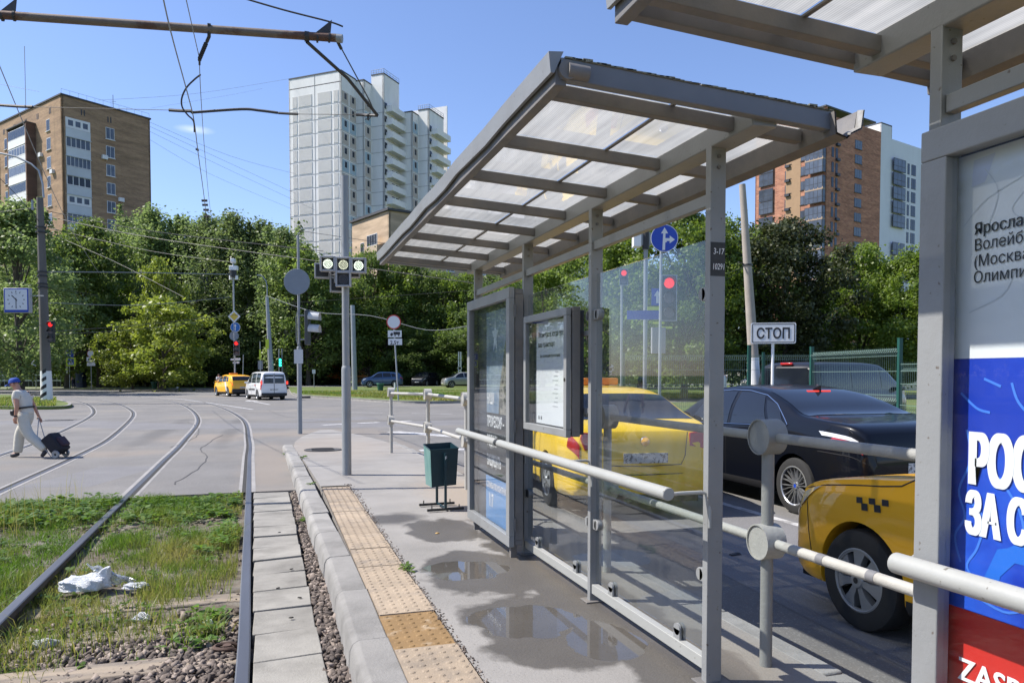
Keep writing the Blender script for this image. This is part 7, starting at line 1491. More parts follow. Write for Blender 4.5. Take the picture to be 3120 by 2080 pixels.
def parked(pxx, D, hd, z, spec, m, name, label, rim='five'):
    p = cf((pxx-PX0)/FPX*D, D, z); h = adir(hd)
    return car(spec, name, label, 'car', p, math.atan2(h.y, h.x), m, rim, wins=[((.02, 1.05), (.06, .66), 6.15, 7.9), ((-.9, -.06), (-.8, -.02), 6.15, 7.9), ((-1.4, -.98), (-1.25, -.88), 6.15, 7.6)], screen=(1.25, .5), rear=(-2.02, -1.74) if spec is SUV else (), tail=[((-2.1, -1.8), (-2.1, -1.85), 5.3, 6.0, M_tail)], head=[((1.75, 2.08), (1.6, 1.95), 5.2, 6.0, M_head)], handles=[(-.6, 5.3), (.3, 5.3)], seams=[(-.02, -.02, 2.8, 8.1)], mirx=.95, group='cars parked beyond the lawn')
t, cs = parked(1164, 80, -104, .15, SUV, P_bl, 'blue_car', 'blue hatchback-style SUV parked beyond the lawn, behind the 2.5 t sign post')
t, cs = parked(1408, 80, -108, .13, SUV, P_sil, 'silver_car', 'silver grey SUV parked beyond the lawn, cut by the poster case')
t, cs = parked(1296, 88, -160, .17, SUV, P_dk, 'dark_car', 'dark car in deep shade between the blue and the silver ones')
vb = cf(9.2, 21.4); hv = adir(54)
t, cs = car(BIGVAN, 'dark_minibus', 'dark minibus with tinted windows parked behind the green mesh fence', 'minibus', (vb.x, vb.y, -.02), math.atan2(hv.y, hv.x), P_dk, 'five', wins=[((.75, 1.72), (.75, 1.2), 6.15, 8.0), ((-.75, .6), (-.75, .62), 6.15, 8.0), ((-2.2, -.85), (-2.15, -.83), 6.15, 8.0)], screen=(1.9, 1.1), tail=[((-2.47, -2.3), (-2.47, -2.32), 4.4, 6.6, M_tail)], mirx=1.6)
t.scale = (1, 1, .93)
b = MB(); b.add([(-2.515, .72, 1.2), (-2.515, -.72, 1.2), (-2.45, -.66, 1.78), (-2.45, .66, 1.78)], [(0, 1, 2, 3)]); b.build('rear_window', M_cg, t, smooth=False)
b = MB(); b.box((-2.42, -.18, 1.86), (-2.34, .18, 1.93)); b.build('brake_light', M_tail, t, bevel=.02)
ww = cf((2330-PX0)/FPX*58, 58); t, cs = car(HATCH, 'white_car', 'small white car far behind the mesh fence', 'car', (ww.x, ww.y, -.01), .4, P_wh, 'five', wins=[((.02, 1.0), (.06, .62), 6.12, 7.95), ((-.86, -.06), (-.7, -.02), 6.12, 7.95)], screen=(1.22, .42))

# ================================================================== PEOPLE
def skinmesh(chains, sub_=2):
    """chains: list of [(pos, r), ...]; chain joints shared by equal positions; returns an evaluated mesh"""
    vi, vs, rs, es = {}, [], [], []
    for ch in chains:
        prev = None
        for p, r_ in ch:
            k = tuple(round(c_, 4) for c_ in p)
            if k not in vi: vi[k] = len(vs); vs.append(k); rs.append(r_)
            if prev is not None and prev != vi[k]: es.append((prev, vi[k]))
            prev = vi[k]
    me = bpy.data.meshes.new('sk'); me.from_pydata(vs, es, []); o = bpy.data.objects.new('sk', me); COL.objects.link(o)
    md = o.modifiers.new('s', 'SKIN'); md.use_smooth_shade = True; sd = o.modifiers.new('u', 'SUBSURF'); sd.levels = sub_; sd.render_levels = sub_
    for i, v in enumerate(me.skin_vertices[0].data):
        r_ = rs[i]; v.radius = r_ if isinstance(r_, tuple) else (r_, r_); v.use_root = (i == 0)
    dg = bpy.context.evaluated_depsgraph_get(); m2 = bpy.data.meshes.new_from_object(o.evaluated_get(dg)); bpy.data.objects.remove(o); bpy.data.meshes.remove(me); return m2
def sk(name, chains, m, par, sub_=2, loc=None):
    me = skinmesh(chains, sub_); me.name = name; me.materials.clear(); me.materials.append(m); o = bpy.data.objects.new(name, me); COL.objects.link(o); o.parent = par; 
    for p in me.polygons: p.use_smooth = True
    return o
def join_meshes(objs):
    b = MB()
    for o in objs: b.add([tuple(v.co) for v in o.data.vertices], [tuple(p.vertices) for p in o.data.polygons])
    return b
M_skin = mat('skin', (.48, .25, .17), .55, var=.05, vs=10)
def hand(chains, w_, d, side, s=1.0, spread=Vector((0, 1, 0))):
    """palm + five curled fingers hanging from wrist w_ in direction d"""
    d = d.normalized(); palm = w_+d*.055*s; q = spread.normalized(); cur = d.cross(q).normalized()*side
    base_ = [(w_, .021*s), (palm, (.036*s, .018*s))]
    out = [base_]
    for i, (o_, l_) in enumerate(((-.027, .066), (-.009, .075), (.009, .071), (.026, .057))):
        k = w_+d*.085*s+q*o_*s; out.append([(palm, (.036*s, .018*s)), (k, .010*s), (k+d*l_*.45*s+cur*.012*s, .0085*s), (k+d*l_*.75*s+cur*.034*s, .0075*s)])
    th = w_+d*.03*s+q*.034*s; out.append([(palm, (.036*s, .018*s)), (th, .011*s), (th+d*.030*s+q*.012*s+cur*.014*s, .0095*s), (th+d*.055*s+q*.008*s+cur*.03*s, .008*s)]); return out
def person(name, label, loc, rz, J, shirt, trous, shoe, hat=None, group=None, arm_bare=True, scale=1.0):
    t = thing(name, label, 'person', loc, rz, group); t.scale = (scale,)*3; V = Vector
    j = {k: V(v) for k, v in J.items()}
    head = [(j['neck'], .052), (j['head'], (.076, .090)), (j['top'], (.070, .082))]
    hd = (j['top']-j['head']).normalized(); fw = V((1, 0, 0)); fw = (fw-hd*fw.dot(hd)).normalized()
    body = [[(j['pelvis'], (.13, .10)), (j['belly'], (.125, .115)), (j['chest'], (.15, .11)), (j['neck'], .052)]]
    body += [head, [(j['head'], (.076, .090)), (j['head']+fw*.088+hd*.005, .018)]]
    for s in 'LR':
        body += [[(j['chest'], (.15, .11)), (j['sh'+s], .055), (j['el'+s], .040), (j['wr'+s], .026)], [(j['pelvis'], (.13, .10)), (j['hip'+s], .085), (j['kn'+s], .058), (j['an'+s], .036), (j['toe'+s], .030)]]
        body += hand(None, j['wr'+s], j['wr'+s]-j['el'+s], 1 if s == 'L' else -1, 1.0, V((1, 0, .1)))
    sk('body', body, M_skin, t, 2)
    b = MB()
    for s in (1, -1): c_ = j['head']+fw*.079+hd*.028; b.lathe([(.001, -.004), (.010, 0), (.001, .004)], 8, (c_.x, c_.y+s*.028, c_.z), 'x')
    b.build('eyes', M_sblk, t)
    sc = [[(j['pelvis']+V((0, 0, -.06)), (.165, .150)), (j['pelvis']+V((.0, 0, .04)), (.165, .158)), (j['belly'], (.150, .158)), (j['chest'], (.175, .135)), (j['neck']-V((.01, 0, .05)), .068)]]
    for s in 'LR': sc.append([(j['chest'], (.175, .135)), (j['sh'+s], .082), (j['sh'+s].lerp(j['el'+s], .62 if arm_bare else 1), .072)]+([] if arm_bare else [(j['wr'+s], .048)]))
    sk('shirt', sc, shirt, t, 2)
    tc_ = [[(j['pelvis']+V((0, 0, .10)), (.150, .140)), (j['pelvis']-V((0, 0, .03)), (.158, .148))]]
    for s in 'LR': tc_.append([(j['pelvis']-V((0, 0, .03)), (.155, .14)), (j['hip'+s]-V((0, 0, .08)), .120), (j['kn'+s], .100), (j['an'+s]+(j['kn'+s]-j['an'+s])*.12, .090), (j['an'+s]-(j['kn'+s]-j['an'+s])*.02, .084)])
    sk('trousers', tc_, trous, t, 2)
    for s in 'LR':
        d = j['toe'+s]-j['an'+s]; sk('shoe', [[(j['an'+s]-d*.25+V((0, 0, -.03)), .044), (j['an'+s]+d*.2-V((0, 0, .025)), .048), (j['toe'+s]+d*.15, .036)]], shoe, t, 1)
    for s in (1, -1): c_ = j['head']+hd*.01; b = MB(); b.lathe([(.001, -.008), (.028, -.006), (.032, .004), (.001, .012)], 10, (0, 0, 0), 'y'); b.v = [(v[0]*.8+c_.x-.005, v[1]*s+c_.y+s*.079, v[2]*1.1+c_.z) for v in b.v]; b.build('ear', M_skin, t)
    if hat:
        b = MB(); n = 20; vs = []
        for k in range(6):
            a = PI/2*k/5
            for i in range(n): th = 2*PI*i/n; p = j['head']+hd*(.045+.10*math.sin(a))+fw*(math.cos(th)*.105*math.cos(a)**.6)+V((0, 1, 0))*(math.sin(th)*.092*math.cos(a)**.6); vs.append(p)
        b.add(vs, [(k*n+i, k*n+(i+1) % n, (k+1)*n+(i+1) % n, (k+1)*n+i) for k in range(5) for i in range(n)])
        br = [j['head']+hd*(.052-.022*abs(u)**2-.0*(u))+fw*(.09+f)+V((0, u*.085, 0)) for f in (0, .095) for u in (-1, -.5, 0, .5, 1)]
        for i in range(5, 10): u = (i-7)/2; br[i] -= fw*.05*u*u; br[i] -= hd*.03
        b.add(br+[p-hd*.008 for p in br], [(i, i+1, i+6, i+5) for i in range(4)]+[(10+i, 15+i, 16+i, 11+i) for i in range(4)]+[(5+i, 6+i, 16+i, 15+i) for i in range(4)]); b.build('cap', hat, t)
    else:
        b = MB(); n = 16; vs = []
        for k in range(6):
            a = -.35+(PI/2+.35)*k/5
            for i in range(n): th = 2*PI*i/n; f_ = .0 if math.cos(th) < .35 else -.02; p = j['head']+hd*(.03+.095*math.sin(a))+fw*(math.cos(th)*(.094+f_)*math.cos(max(0, a))**.6-.008)+V((0, 1, 0))*(math.sin(th)*.086*math.cos(max(0, a))**.6); vs.append(p)
        b.add(vs, [(k*n+i, k*n+(i+1) % n, (k+1)*n+(i+1) % n, (k+1)*n+i) for k in range(5) for i in range(n)]); b.build('hair', M_hair, t)
    return t, j
M_hair = mat('hair', (.05, .035, .025), .8, var=.2, vs=40)
M_cloth = mat('cloth_cream', (.60, .57, .50), .9, var=.05, vs=12, bump=.25, bs=14); M_cloth2 = mat('cloth_beige', (.58, .55, .47), .9, var=.06, vs=12, bump=.3, bs=12)
WALK = dict(pelvis=(0, 0, .86), belly=(.035, 0, .99), chest=(.075, 0, 1.17), neck=(.135, 0, 1.315), head=(.185, 0, 1.405), top=(.20, 0, 1.49), shL=(.07, .175, 1.245), elL=(.02, .215, 1.01), wrL=(.06, .20, .80), shR=(.075, -.175, 1.245), elR=(-.02, -.23, 1.01), wrR=(-.12, -.22, .80),
            hipL=(0, .085, .83), knL=(-.10, .09, .46), anL=(-.43, .09, .17), toeL=(-.36, .10, .045), hipR=(0, -.085, .83), knR=(.17, -.09, .47), anR=(.22, -.09, .09), toeR=(.35, -.10, .035))
mp_ = at(80, 1394, -.15); hm = adir(-91)
man, jm = person('person', 'elderly man in blue cap and cream clothes walking left, pulling a trolley', (mp_.x, mp_.y, -.15), math.atan2(hm.y, hm.x), WALK, M_cloth, M_cloth2, mat('shoe_dark', (.03, .032, .04), .6), hat=mat('cap_blue', (.015, .06, .32), .8))
sk('belt_bag', [[(Vector((.16, .14, .93)), .055), (Vector((.17, .06, .88)), (.075, .07)), (Vector((.17, .12, .81)), .05)]], M_black, man, 2)
b = MB(); b.lathe([(.172, -.018), (.176, 0), (.172, .018)], 24, (0, 0, 0)); b.v = [(v[0]*1.0+.01, v[1]*.98, v[2]+.965-.16*v[0]) for v in b.v]; b.build('belt', M_black, man)
b = MB(); b.lathe([(.031, -.014), (.034, 0), (.031, .014)], 14, tuple(jm['wrL']+Vector((0, 0, .02)))); b.build('wrist_watch', M_black, man)
tr = thing('shopping_trolley', 'black fabric shopping trolley on two small wheels, dragged behind the man', 'shopping trolley', man.location+hm*(-.66), math.atan2(hm.y, hm.x))
M_tro = mat('trolley_fabric', (.015, .015, .022), .8, var=.3, vs=12, bump=.3, bs=20)
R_ = Matrix.Rotation(math.radians(38), 3, 'Y')
b = MB(); 
b.box((-.14, -.16, .0), (.10, .16, .40), R=R_, o=(-.02, 0, .10)); b.build('bag', M_tro, tr, bevel=.035)
b = MB(); b.box((-.20, -.12, .05), (-.12, .12, .26), R=R_, o=(-.02, 0, .10)); b.build('pocket', mat('trolley_pocket', (.04, .022, .035), .8), tr, bevel=.03)
for s in (1, -1): b = MB(); b.lathe([(.02, -.015), (.07, -.018), (.08, 0), (.07, .018), (.02, .015)], 20, (0, s*.17, .08), 'y'); b.build('wheel', M_cap, tr)
b = MB(); hw = man.location; top_ = R_ @ Vector((.14, 0, .46))+Vector((-.02, 0, .10)); hp = Vector((.66-.13, -.21, .76))
b.tube([R_ @ Vector((.12, -.12, 0))+Vector((0, 0, .08)), R_ @ Vector((.12, -.12, .45))+Vector((0, 0, .10)), hp], .008, 6); b.tube([R_ @ Vector((.12, .12, 0))+Vector((0, 0, .08)), R_ @ Vector((.12, .12, .45))+Vector((0, 0, .10)), hp], .008, 6); b.cyl(hp-Vector((0, .05, 0)), hp+Vector((0, .05, 0)), .012, n=8); b.build('handle', M_galv, tr)
STAND = dict(pelvis=(0, 0, .93), belly=(.01, 0, 1.07), chest=(.0, 0, 1.30), neck=(.01, 0, 1.47), head=(.03, 0, 1.57), top=(.03, 0, 1.67), shL=(0, .18, 1.40), elL=(-.02, .24, 1.12), wrL=(.06, .22, .90), shR=(0, -.18, 1.40), elR=(.02, -.24, 1.12), wrR=(.12, -.2, .94), hipL=(0, .09, .90), knL=(.03, .10, .50), anL=(-.02, .11, .09), toeL=(.12, .12, .035), hipR=(0, -.09, .90), knR=(-.03, -.10, .50), anR=(-.10, -.10, .09), toeR=(.03, -.11, .035))
cg = lambda n, c_: mat('cloth_'+n, c_, .9, var=.08, vs=10)
def stand(pxx, D, z, rz, label, sh, tr_, sc=1.0): p = cf((pxx-PX0)/FPX*D, D, z); return person('person', label, p, rz, STAND, sh, tr_, _m['shoe_dark'], arm_bare=True, scale=sc)
stand(668, 61, -.15, 2.2, 'person in a white shirt half hidden behind the yellow crossover taxi', cg('white', (.6, .6, .6)), cg('navy', (.03, .04, .08)))
stand(2297, 30, -.02, 1.0, 'person in a bright blue jacket behind the mesh fence by the leaning pole', cg('blue', (.02, .10, .55)), cg('navy', (.03, .04, .08)), .98)
stand(2203, 31, -.02, 2.0, 'person in white standing behind the fence at the edge of the numbered post', cg('white', (.6, .6, .6)), cg('grey', (.35, .35, .36)))
stand(207, 86, 0, .5, 'person in dark clothes standing by the tree trunks left of the blue kiosk', cg('navy', (.03, .04, .08)), cg('navy', (.03, .04, .08)))
stand(224, 87, 0, 2.6, 'person in grey standing near the blue kiosk', cg('grey', (.35, .35, .36)), cg('navy', (.03, .04, .08)))

# ================================================================== OVERHEAD LINE
M_wire = mat('wire_dark', (.03, .03, .033), .6); M_wirel = mat('wire_grey', (.22, .23, .24), .5); M_rusty = mat('rusty_pipe', (.17, .135, .11), .7, metal=.2, var=.2, vs=3, col2=(.11, .06, .045), c2s=2.5, c2lo=.5, c2hi=.6, bump=.15)
def wire(pts, r, label, m=M_wire, name='overhead_wire', group='overhead wires', sag=0, n=5):
    P_ = [pd(*p) for p in pts]
    if sag and len(P_) == 2: a, c_ = P_; P_ = [a.lerp(c_, i/14)-Vector((0, 0, sag*4*(i/14)*(1-i/14))) for i in range(15)]
    elif len(P_) > 2: P_ = smooth_line(P_, 5)
    b = MB(); b.tube(P_, r, n); o = b.build(name, m); return tag(o, label, 'wire', group)
arm = thing('catenary_arm', 'rusty grey pipe bracket arm of the tram overhead line crossing the upper left', 'bracket arm', pd(1035, 118, 10.0))
b = MB(); b.tube([pd(-900, -60, 9.2), pd(0, 46, 9.6), pd(1030, 117, 10.0)], .052, 16); pw(b, 'pipe', M_rusty, arm)
b = MB(); b.cyl(pd(1026, 117, 10.0), pd(1043, 119, 10.0), .054, n=16); pw(b, 'end_cap', M_galvd, arm)
for pxx, py in ((25, 48), (985, 114)):
    b = MB(); D_ = 9.6+.4*pxx/1030; vs = [pd(pxx-25, py-12, D_), pd(pxx+22, py-8, D_), pd(pxx+26, py-52, D_)]; b.prism([v-Vector((0, .012, 0)) for v in vs], (0, .024, 0)); 
    for dx in (-18, 18): b.lathe([(.052, -.012), (.062, -.012), (.062, .012), (.052, .012)], 14, tuple(pd(pxx+dx, py+2, D_)), 'x')
    pw(b, 'gusset_clamp', M_wire, arm)
b = MB(); c0 = pd(935, 112, 9.97); b.lathe([(.052, -.03), (.066, -.03), (.066, .03), (.052, .03)], 14, tuple(c0), 'x'); pw(b, 'pipe_clamp', M_wire, arm)
b = MB(); b.tube([pd(935, 128, 9.97), pd(1060, 240, 10.7), pd(1150, 352, 11.3)], .024, 10); pw(b, 'strut', M_wire, arm)
b = MB(); b.tube([pd(1028, 126, 10), pd(1040, 148, 10.1), pd(1125, 305, 10.9), pd(1142, 345, 11.25)], .009, 8); b.cyl(pd(1026, 122, 10), pd(1040, 150, 10.1), .022, n=8); pw(b, 'tie_rod', M_wire, arm)
ins = thing('insulator', 'ribbed insulator string hanging from the bracket arm above the contact wire', 'insulator', pd(637, 95, 9.85))
b = MB(); b.tube([pd(637, 72, 9.8), pd(637, 112, 9.85), pd(630, 128, 9.9)], .022, 8); pw(b, 'hanger', M_wire, ins)
b = MB(); a, c_ = pd(628, 132, 9.95), pd(608, 180, 10.3); b.tube([a, c_], .008, 6)
for i in range(9):
    p = a.lerp(c_, (i+.5)/9); d = (c_-a).normalized(); b.cyl(p-d*.006, p+d*.006, .028, n=12)
pw(b, 'rib_string', M_wire, ins)
b = MB(); b.tube([c_, pd(608, 198, 10.4)], .014, 8); b.cyl(pd(604, 183, 10.3), pd(612, 183, 10.3), .02, n=8); pw(b, 'end_fitting', M_wire, ins)
wire([(480, -90, 7.2), (520, 95, 8.7), (576, 302, 11.3), (592, 372, 12.4), (603, 460, 14.4), (622, 600, 18.5), (631, 680, 21.5)], .0085, 'steel contact wire running down from the top edge towards the birches, left of its twin', M_wirel)
wire([(552, -70, 8.2), (572, 20, 8.8), (607, 175, 10.3)], .006, 'thin carrier wire from the top edge down to the ribbed insulator', M_wirel)
wire([(608, 198, 10.5), (612, 290, 12), (622, 440, 16), (634, 580, 22), (645, 675, 28)], .006, 'thin carrier wire running on from the insulator towards the treetops', M_wirel)
wire([(611, 228, 11.3), (592, 243, 11.35), (568, 268, 11.4), (554, 300, 11.5), (556, 328, 11.6), (573, 352, 11.8), (590, 370, 12.2), (592, 402, 12.9)], .013, 'thick curved black jumper cable looping round the contact wire', name='jumper_cable')
wire([(-40, 318, 12), (60, 325, 12), (100, 326, 12)], .024, 'thick black span-wire fitting at the left edge over the brick block', name='span_insulator')
wire([(100, 326, 12), (515, 336, 12)], .005, 'thin span wire from the left edge to the wire crossing')
wire([(515, 336, 12), (545, 338, 12), (585, 339, 12)], .026, 'black link fitting just left of the contact wire', name='span_insulator')
wire([(585, 343, 12), (600, 342, 12), (735, 333, 11.8), (790, 337, 11.7), (845, 344, 11.6)], .022, 'long bent black steady arm right of the contact wire', name='steady_arm')
wire([(848, 345, 11.6), (880, 347, 11.6), (908, 348, 11.6)], .020, 'small black chain fitting at the right end of the steady arm', name='span_insulator')
wire([(908, 348, 11.6), (1085, 350, 11.4)], .005, 'short thin span wire between the steady arm and the strut')
wire([(1085, 350, 11.4), (1110, 351, 11.4), (1150, 353, 11.3)], .022, 'black fitting joining the span wire to the strut tip', name='span_insulator')
wire([(1110, 356, 11.35), (1128, 347, 11.35), (1128, 360, 11.35), (1112, 364, 11.35)], .008, 'small ring shackle at the strut tip', name='shackle')
wire([(690, -20, 9.8), (860, 30, 9.9), (1000, 66, 10), (1045, 82, 10.05)], .012, 'thick dark stay cable from the top edge to the end of the bracket arm', name='stay_cable')
wire([(598, 455, 14.3), (604, 458, 14.4)], .02, 'small clamp on the contact wire', name='wire_clamp')
for py in (615, 628, 645, 660): 
    pass
b = MB()
for i, (x, y, D) in enumerate([(623, 612, 19), (625, 625, 19.5), (628, 640, 20), (630, 660, 21)]): p = pd(x, y, D); b.cyl(p-Vector((.07, 0, 0)), p+Vector((.07, 0, .01)), .03, n=8)
o = b.build('wire_fittings', M_wire); o['kind'] = 'stuff'
W2 = [([(148, 643, 42), (168, 648, 42), (460, 704, 40), (985, 765, 36)], .020, 'upper of the long dark feeder cables sloping right from the striped pole'), ([(148, 660, 42), (460, 724, 40), (1000, 800, 36), (1440, 862, 34)], .018, 'second long dark feeder cable sloping right from the striped pole'),
  ([(150, 695, 42), (460, 765, 40), (720, 800, 38)], .013, 'thin cable below the two feeder cables'), ([(150, 710, 42), (300, 775, 40), (380, 812, 38), (560, 905, 36)], .013, 'thin cable dropping steeply from the striped pole'),
  ([(130, 828, 42), (400, 830, 46), (705, 836, 56)], .030, 'pale horizontal pipe-like span at the height of the clock top'), ([(150, 922, 42), (430, 929, 46), (700, 905, 56)], .018, 'pale slack cable at clock height'),
  ([(0, 855, 40), (100, 868, 41), (300, 900, 44)], .012, 'thin cable crossing above the clock'), ([(-20, 648, 44), (90, 635, 43), (140, 630, 42)], .016, 'dark cable running left from the pole top'), ([(-20, 525, 38), (55, 600, 40), (140, 700, 42)], .016, 'dark cable sloping down from the left edge to the pole'),
  ([(150, 1010, 42), (420, 990, 50), (800, 950, 60)], .016, 'rising thin cable across the yellow maple'), ([(150, 1020, 42), (450, 1000, 50), (640, 975, 58)], .014, 'second rising thin cable across the yellow maple'), ([(-10, 1015, 40), (150, 985, 42)], .012, 'thin cable left of the red light'),
  ([(810, 900, 60), (960, 950, 56), (1130, 962, 52), (1300, 1005, 50), (1425, 993, 48)], .020, 'pale sagging cable from the lamp post past the 2.5 t sign'), ([(830, 925, 60), (1070, 910, 56), (1430, 885, 50)], .010, 'thin cable rising right from the lamp post'),
  ([(455, 372, 118), (700, 475, 130), (900, 530, 150)], .022, 'faint aerial cable from the brick block to the white tower, upper'), ([(455, 385, 118), (640, 470, 130), (900, 590, 150)], .022, 'faint aerial cable from the brick block to the white tower, second'), ([(455, 400, 118), (640, 490, 130), (960, 640, 150)], .020, 'faint aerial cable from the brick block to the white tower, third'), ([(455, 425, 118), (640, 530, 130), (885, 635, 150)], .018, 'faint aerial cable from the brick block to the white tower, lowest'),
  ([(300, 306, 116), (600, 285, 135), (885, 240, 160)], .022, 'faint aerial cable between the two roofs'), ([(460, 330, 118), (700, 290, 135), (800, 270, 150)], .014, 'very faint second roof-to-roof cable'), ([(-10, 255, 112), (120, 280, 112)], .022, 'faint aerial cable left of the lift house'),
  ([(900, 700, 24), (1000, 716, 24), (1440, 780, 24)], .008, 'thin wire behind the signal pole below the cream block'), ([(2195, 840, 22), (2262, 815, 22)], .008, 'short wire to the leaning pole'), ([(2195, 862, 22), (2250, 830, 22)], .007, 'second short wire to the leaning pole')]
for pts, r_, lab in W2: wire(pts, r_, lab, M_wirel if 'pale' in lab or 'faint' in lab else M_wire)
# second pair of contact wires over the further track
wire([(-60, 60, 10), (150, 560, 17.5), (230, 720, 24), (300, 830, 34)], .008, 'contact wire over the far left track', M_wirel)

# ================================================================== LEFT SIDE AND MIDDLE DISTANCE
D_ = 42; bp2_ = cf((142-PX0)/FPX*D_, D_, -.05)
t = thing('striped_pole', 'thick grey concrete pole with black and white diagonal bands at its foot, on the left', 'pole', bp2_, -YAW)
tz = zz(600, D_); dx_ = (134-142)/FPX*D_
b = MB(); b.cyl((-.02, 0, 1.7), (dx_, 0, tz), .27, .165, n=20); b.build('shaft', mat('pole_grey', (.135, .125, .115), .9, var=.15, vs=2, stretch=(1, 1, .2)), t)
b = MB(); b.cyl((0, 0, -.1), (-.02, 0, 1.72), .305, .275, n=24); b.build('painted_foot', M_white, t)
for k in range(4):
    b = MB(); vs = []; z0 = .05+.42*k
    for i in range(9): a = -PI*.98+PI*.55*i/8; rr = .312-.018*(z0+.05*i)/1.7; 
    for i in range(9):
        a = -PI*.95+PI*.62*i/8; zc = z0+.36*i/8; rr = .309-.019*zc
        vs += [(rr*math.cos(a), rr*math.sin(a), zc), (rr*math.cos(a), rr*math.sin(a), zc+.20)]
    b.add(vs, [(2*i, 2*i+2, 2*i+3, 2*i+1) for i in range(8)]); b.build('black_band', M_sblk, t)
for py in (690, 705, 826, 838, 862, 872): z = zz(py, D_); b = MB(); b.lathe([(.235, -.035), (.27, -.035), (.27, .035), (.235, .035)], 18, (dx_*z/tz, 0, z)); b.build('clamp_band', M_wire, t)
b = MB(); b.tube([pd(133, 602, D_), pd(130, 560, D_), pd(118, 520, D_), pd(95, 500, D_), pd(50, 478, D_), pd(-10, 465, D_)], .05, 10); 
off = bp2_; Rz = Matrix.Rotation(YAW, 3, 'Z'); b.v = [tuple(Rz @ (Vector(v)-off)) for v in b.v]; b.build('lamp_arm', M_galv, t)
b = MB(); b.box((dx_-.3, -.3, zz(640, D_)), (dx_-.22, -.2, zz(610, D_))); b.tube([(dx_-.45, -.1, zz(1095, D_)), (dx_-.6, -.1, zz(1105, D_)-0.0), (dx_-.35, -.1, zz(1112, D_))], .03, 6); b.build('hook_fitting', M_galv, t)
D_ = 40; t = thing('street_clock', 'square white street clock with blue frame showing half past ten, left of the striped pole', 'clock', cf((61-PX0)/FPX*D_, D_, zz(953, D_)), -YAW)
b = MB(); b.box((-.70, -.10, 0), (.66, .16, 1.30)); b.build('case', M_case, t, bevel=.02)
b = MB(); b.box((-.645, -.118, .03), (.605, -.10, 1.27)); b.build('blue_frame', M_sb, t, smooth=False)
b = MB(); b.box((-.60, -.130, .15), (.56, -.118, 1.22)); fc = b.build('dial', mat('dial_white', (.68, .70, .74), .5), t, smooth=False)
cx, cz = -.02, .685
for i in range(12):
    a = 2*PI*i/12; b = MB(); R_ = Matrix.Rotation(a, 3, 'Y'); b.box((-.018, 0, .38), (.018, .004, .46), R=R_, o=(cx, -.134, cz)); b.build('hour_mark', M_sblk, fc)
text('12', .10, 'dial_numeral', M_sblk, fc, (cx-.055, -.135, cz+.28), (PI/2, 0, 0), depth=.001); 
b = MB(); b.box((-.022, 0, -.08), (.022, .006, .32), R=Matrix.Rotation(math.radians(-45), 3, 'Y'), o=(cx, -.140, cz)); b.build('hour_hand', M_sblk, t); b = MB(); b.box((-.016, 0, -.08), (.016, .006, .46), R=Matrix.Rotation(PI, 3, 'Y'), o=(cx, -.145, cz)); b.build('minute_hand', M_sblk, t)
b = MB(); b.tube([(.66, .05, .9), (1.3, .1, .9)], .03, 8); b.build('bracket', M_galvd, t)
traffic_light(cf((158-PX0)/FPX*41.3, 41.3, zz(1042, 41.3)), -YAW, .34, 1.15, 'red traffic light at the right side of the striped pole', frame=False)
# central mast with signs
D_ = 60; mb = cf((717-PX0)/FPX*D_, D_, -.05)
t = thing('sign_mast', 'white mast with yellow diamond, blue arrow disc and grey disc above a red traffic light', 'sign mast', mb, -YAW)
b = MB(); b.cyl((0, 0, 0), (-.05, 0, zz(800, D_)), .07, .06, n=12); b.build('shaft', M_galv, t)
b = MB(); b.cyl((-.05, 0, zz(842, D_)), (-.05, 0, zz(822, D_)), .26, n=14); b.build('camera_dome', M_black, t); b = MB(); b.box((-.32, -.2, zz(822, D_)), (.3, .2, zz(808, D_))); b.build('camera', M_white, t, bevel=.03); b = MB(); b.box((-.2, -.2, zz(800, D_)), (.1, .2, zz(786, D_))); b.build('camera', M_white, t, bevel=.03)
for x_ in (-.25, .2): b = MB(); b.cyl((x_, 0, zz(850, D_)), (x_, 0, zz(838, D_)), .13, n=10); b.build('camera', M_white, t)
dz = zz(962, D_); q = .50; pl = shape(t, 'diamond_sign', M_sw, [(q, dz), (0, dz+q), (-q, dz), (0, dz-q)], -.06); shape(t, 'sign_face', M_syel, [(q*.68, dz), (0, dz+q*.68), (-q*.68, dz), (0, dz-q*.68)], -.065, pl)
d0 = disc(t, 'round_sign', M_sw, .08, zz(995, D_), .39, n=24); disc(d0, 'sign_face', mat('sign_light_blue', (.02, .13, .42), .4), .08, zz(995, D_), .36, -.056, .004, 24); z_ = zz(995, D_); shape(d0, 'arrow', M_sw, [(.05, z_-.28), (.11, z_-.28), (.11, z_+.1), (.18, z_+.1), (.08, z_+.26), (-.02, z_+.1), (.05, z_+.1)], -.060)
disc(t, 'round_sign', mat('sign_back', (.2, .23, .27), .5), -.03, zz(1021, D_), .37, -.04, n=24)
for x0, x1, py, h in ((-.33, .0, 1093, .14), (.03, .45, 1092, .2), (.13, .36, 1102, .16), (-.16, .1, 1103, .12)): plate(t, 'small_plate', M_sw, (x0+x1)/2, zz(py, D_), x1-x0, h)
traffic_light(mb+Vector((0, 0, 0))+cf(.20, -.2, zz(1082, D_)+.05)-cf(0, 0, 0), -YAW, .42, 1.12, 'red traffic light on the white mast above the yellow crossover taxi')
t = thing('lamp_post', 'grey lamp post with curved arm between the mast and the round sign pole', 'lamp post', cf((829-PX0)/FPX*75, 75, 0), -YAW)
zt = zz(905, 75); b = MB(); b.cyl((0, 0, 0), (-.4, 0, zt), .30, .15, n=14); b.build('shaft', M_galv, t)
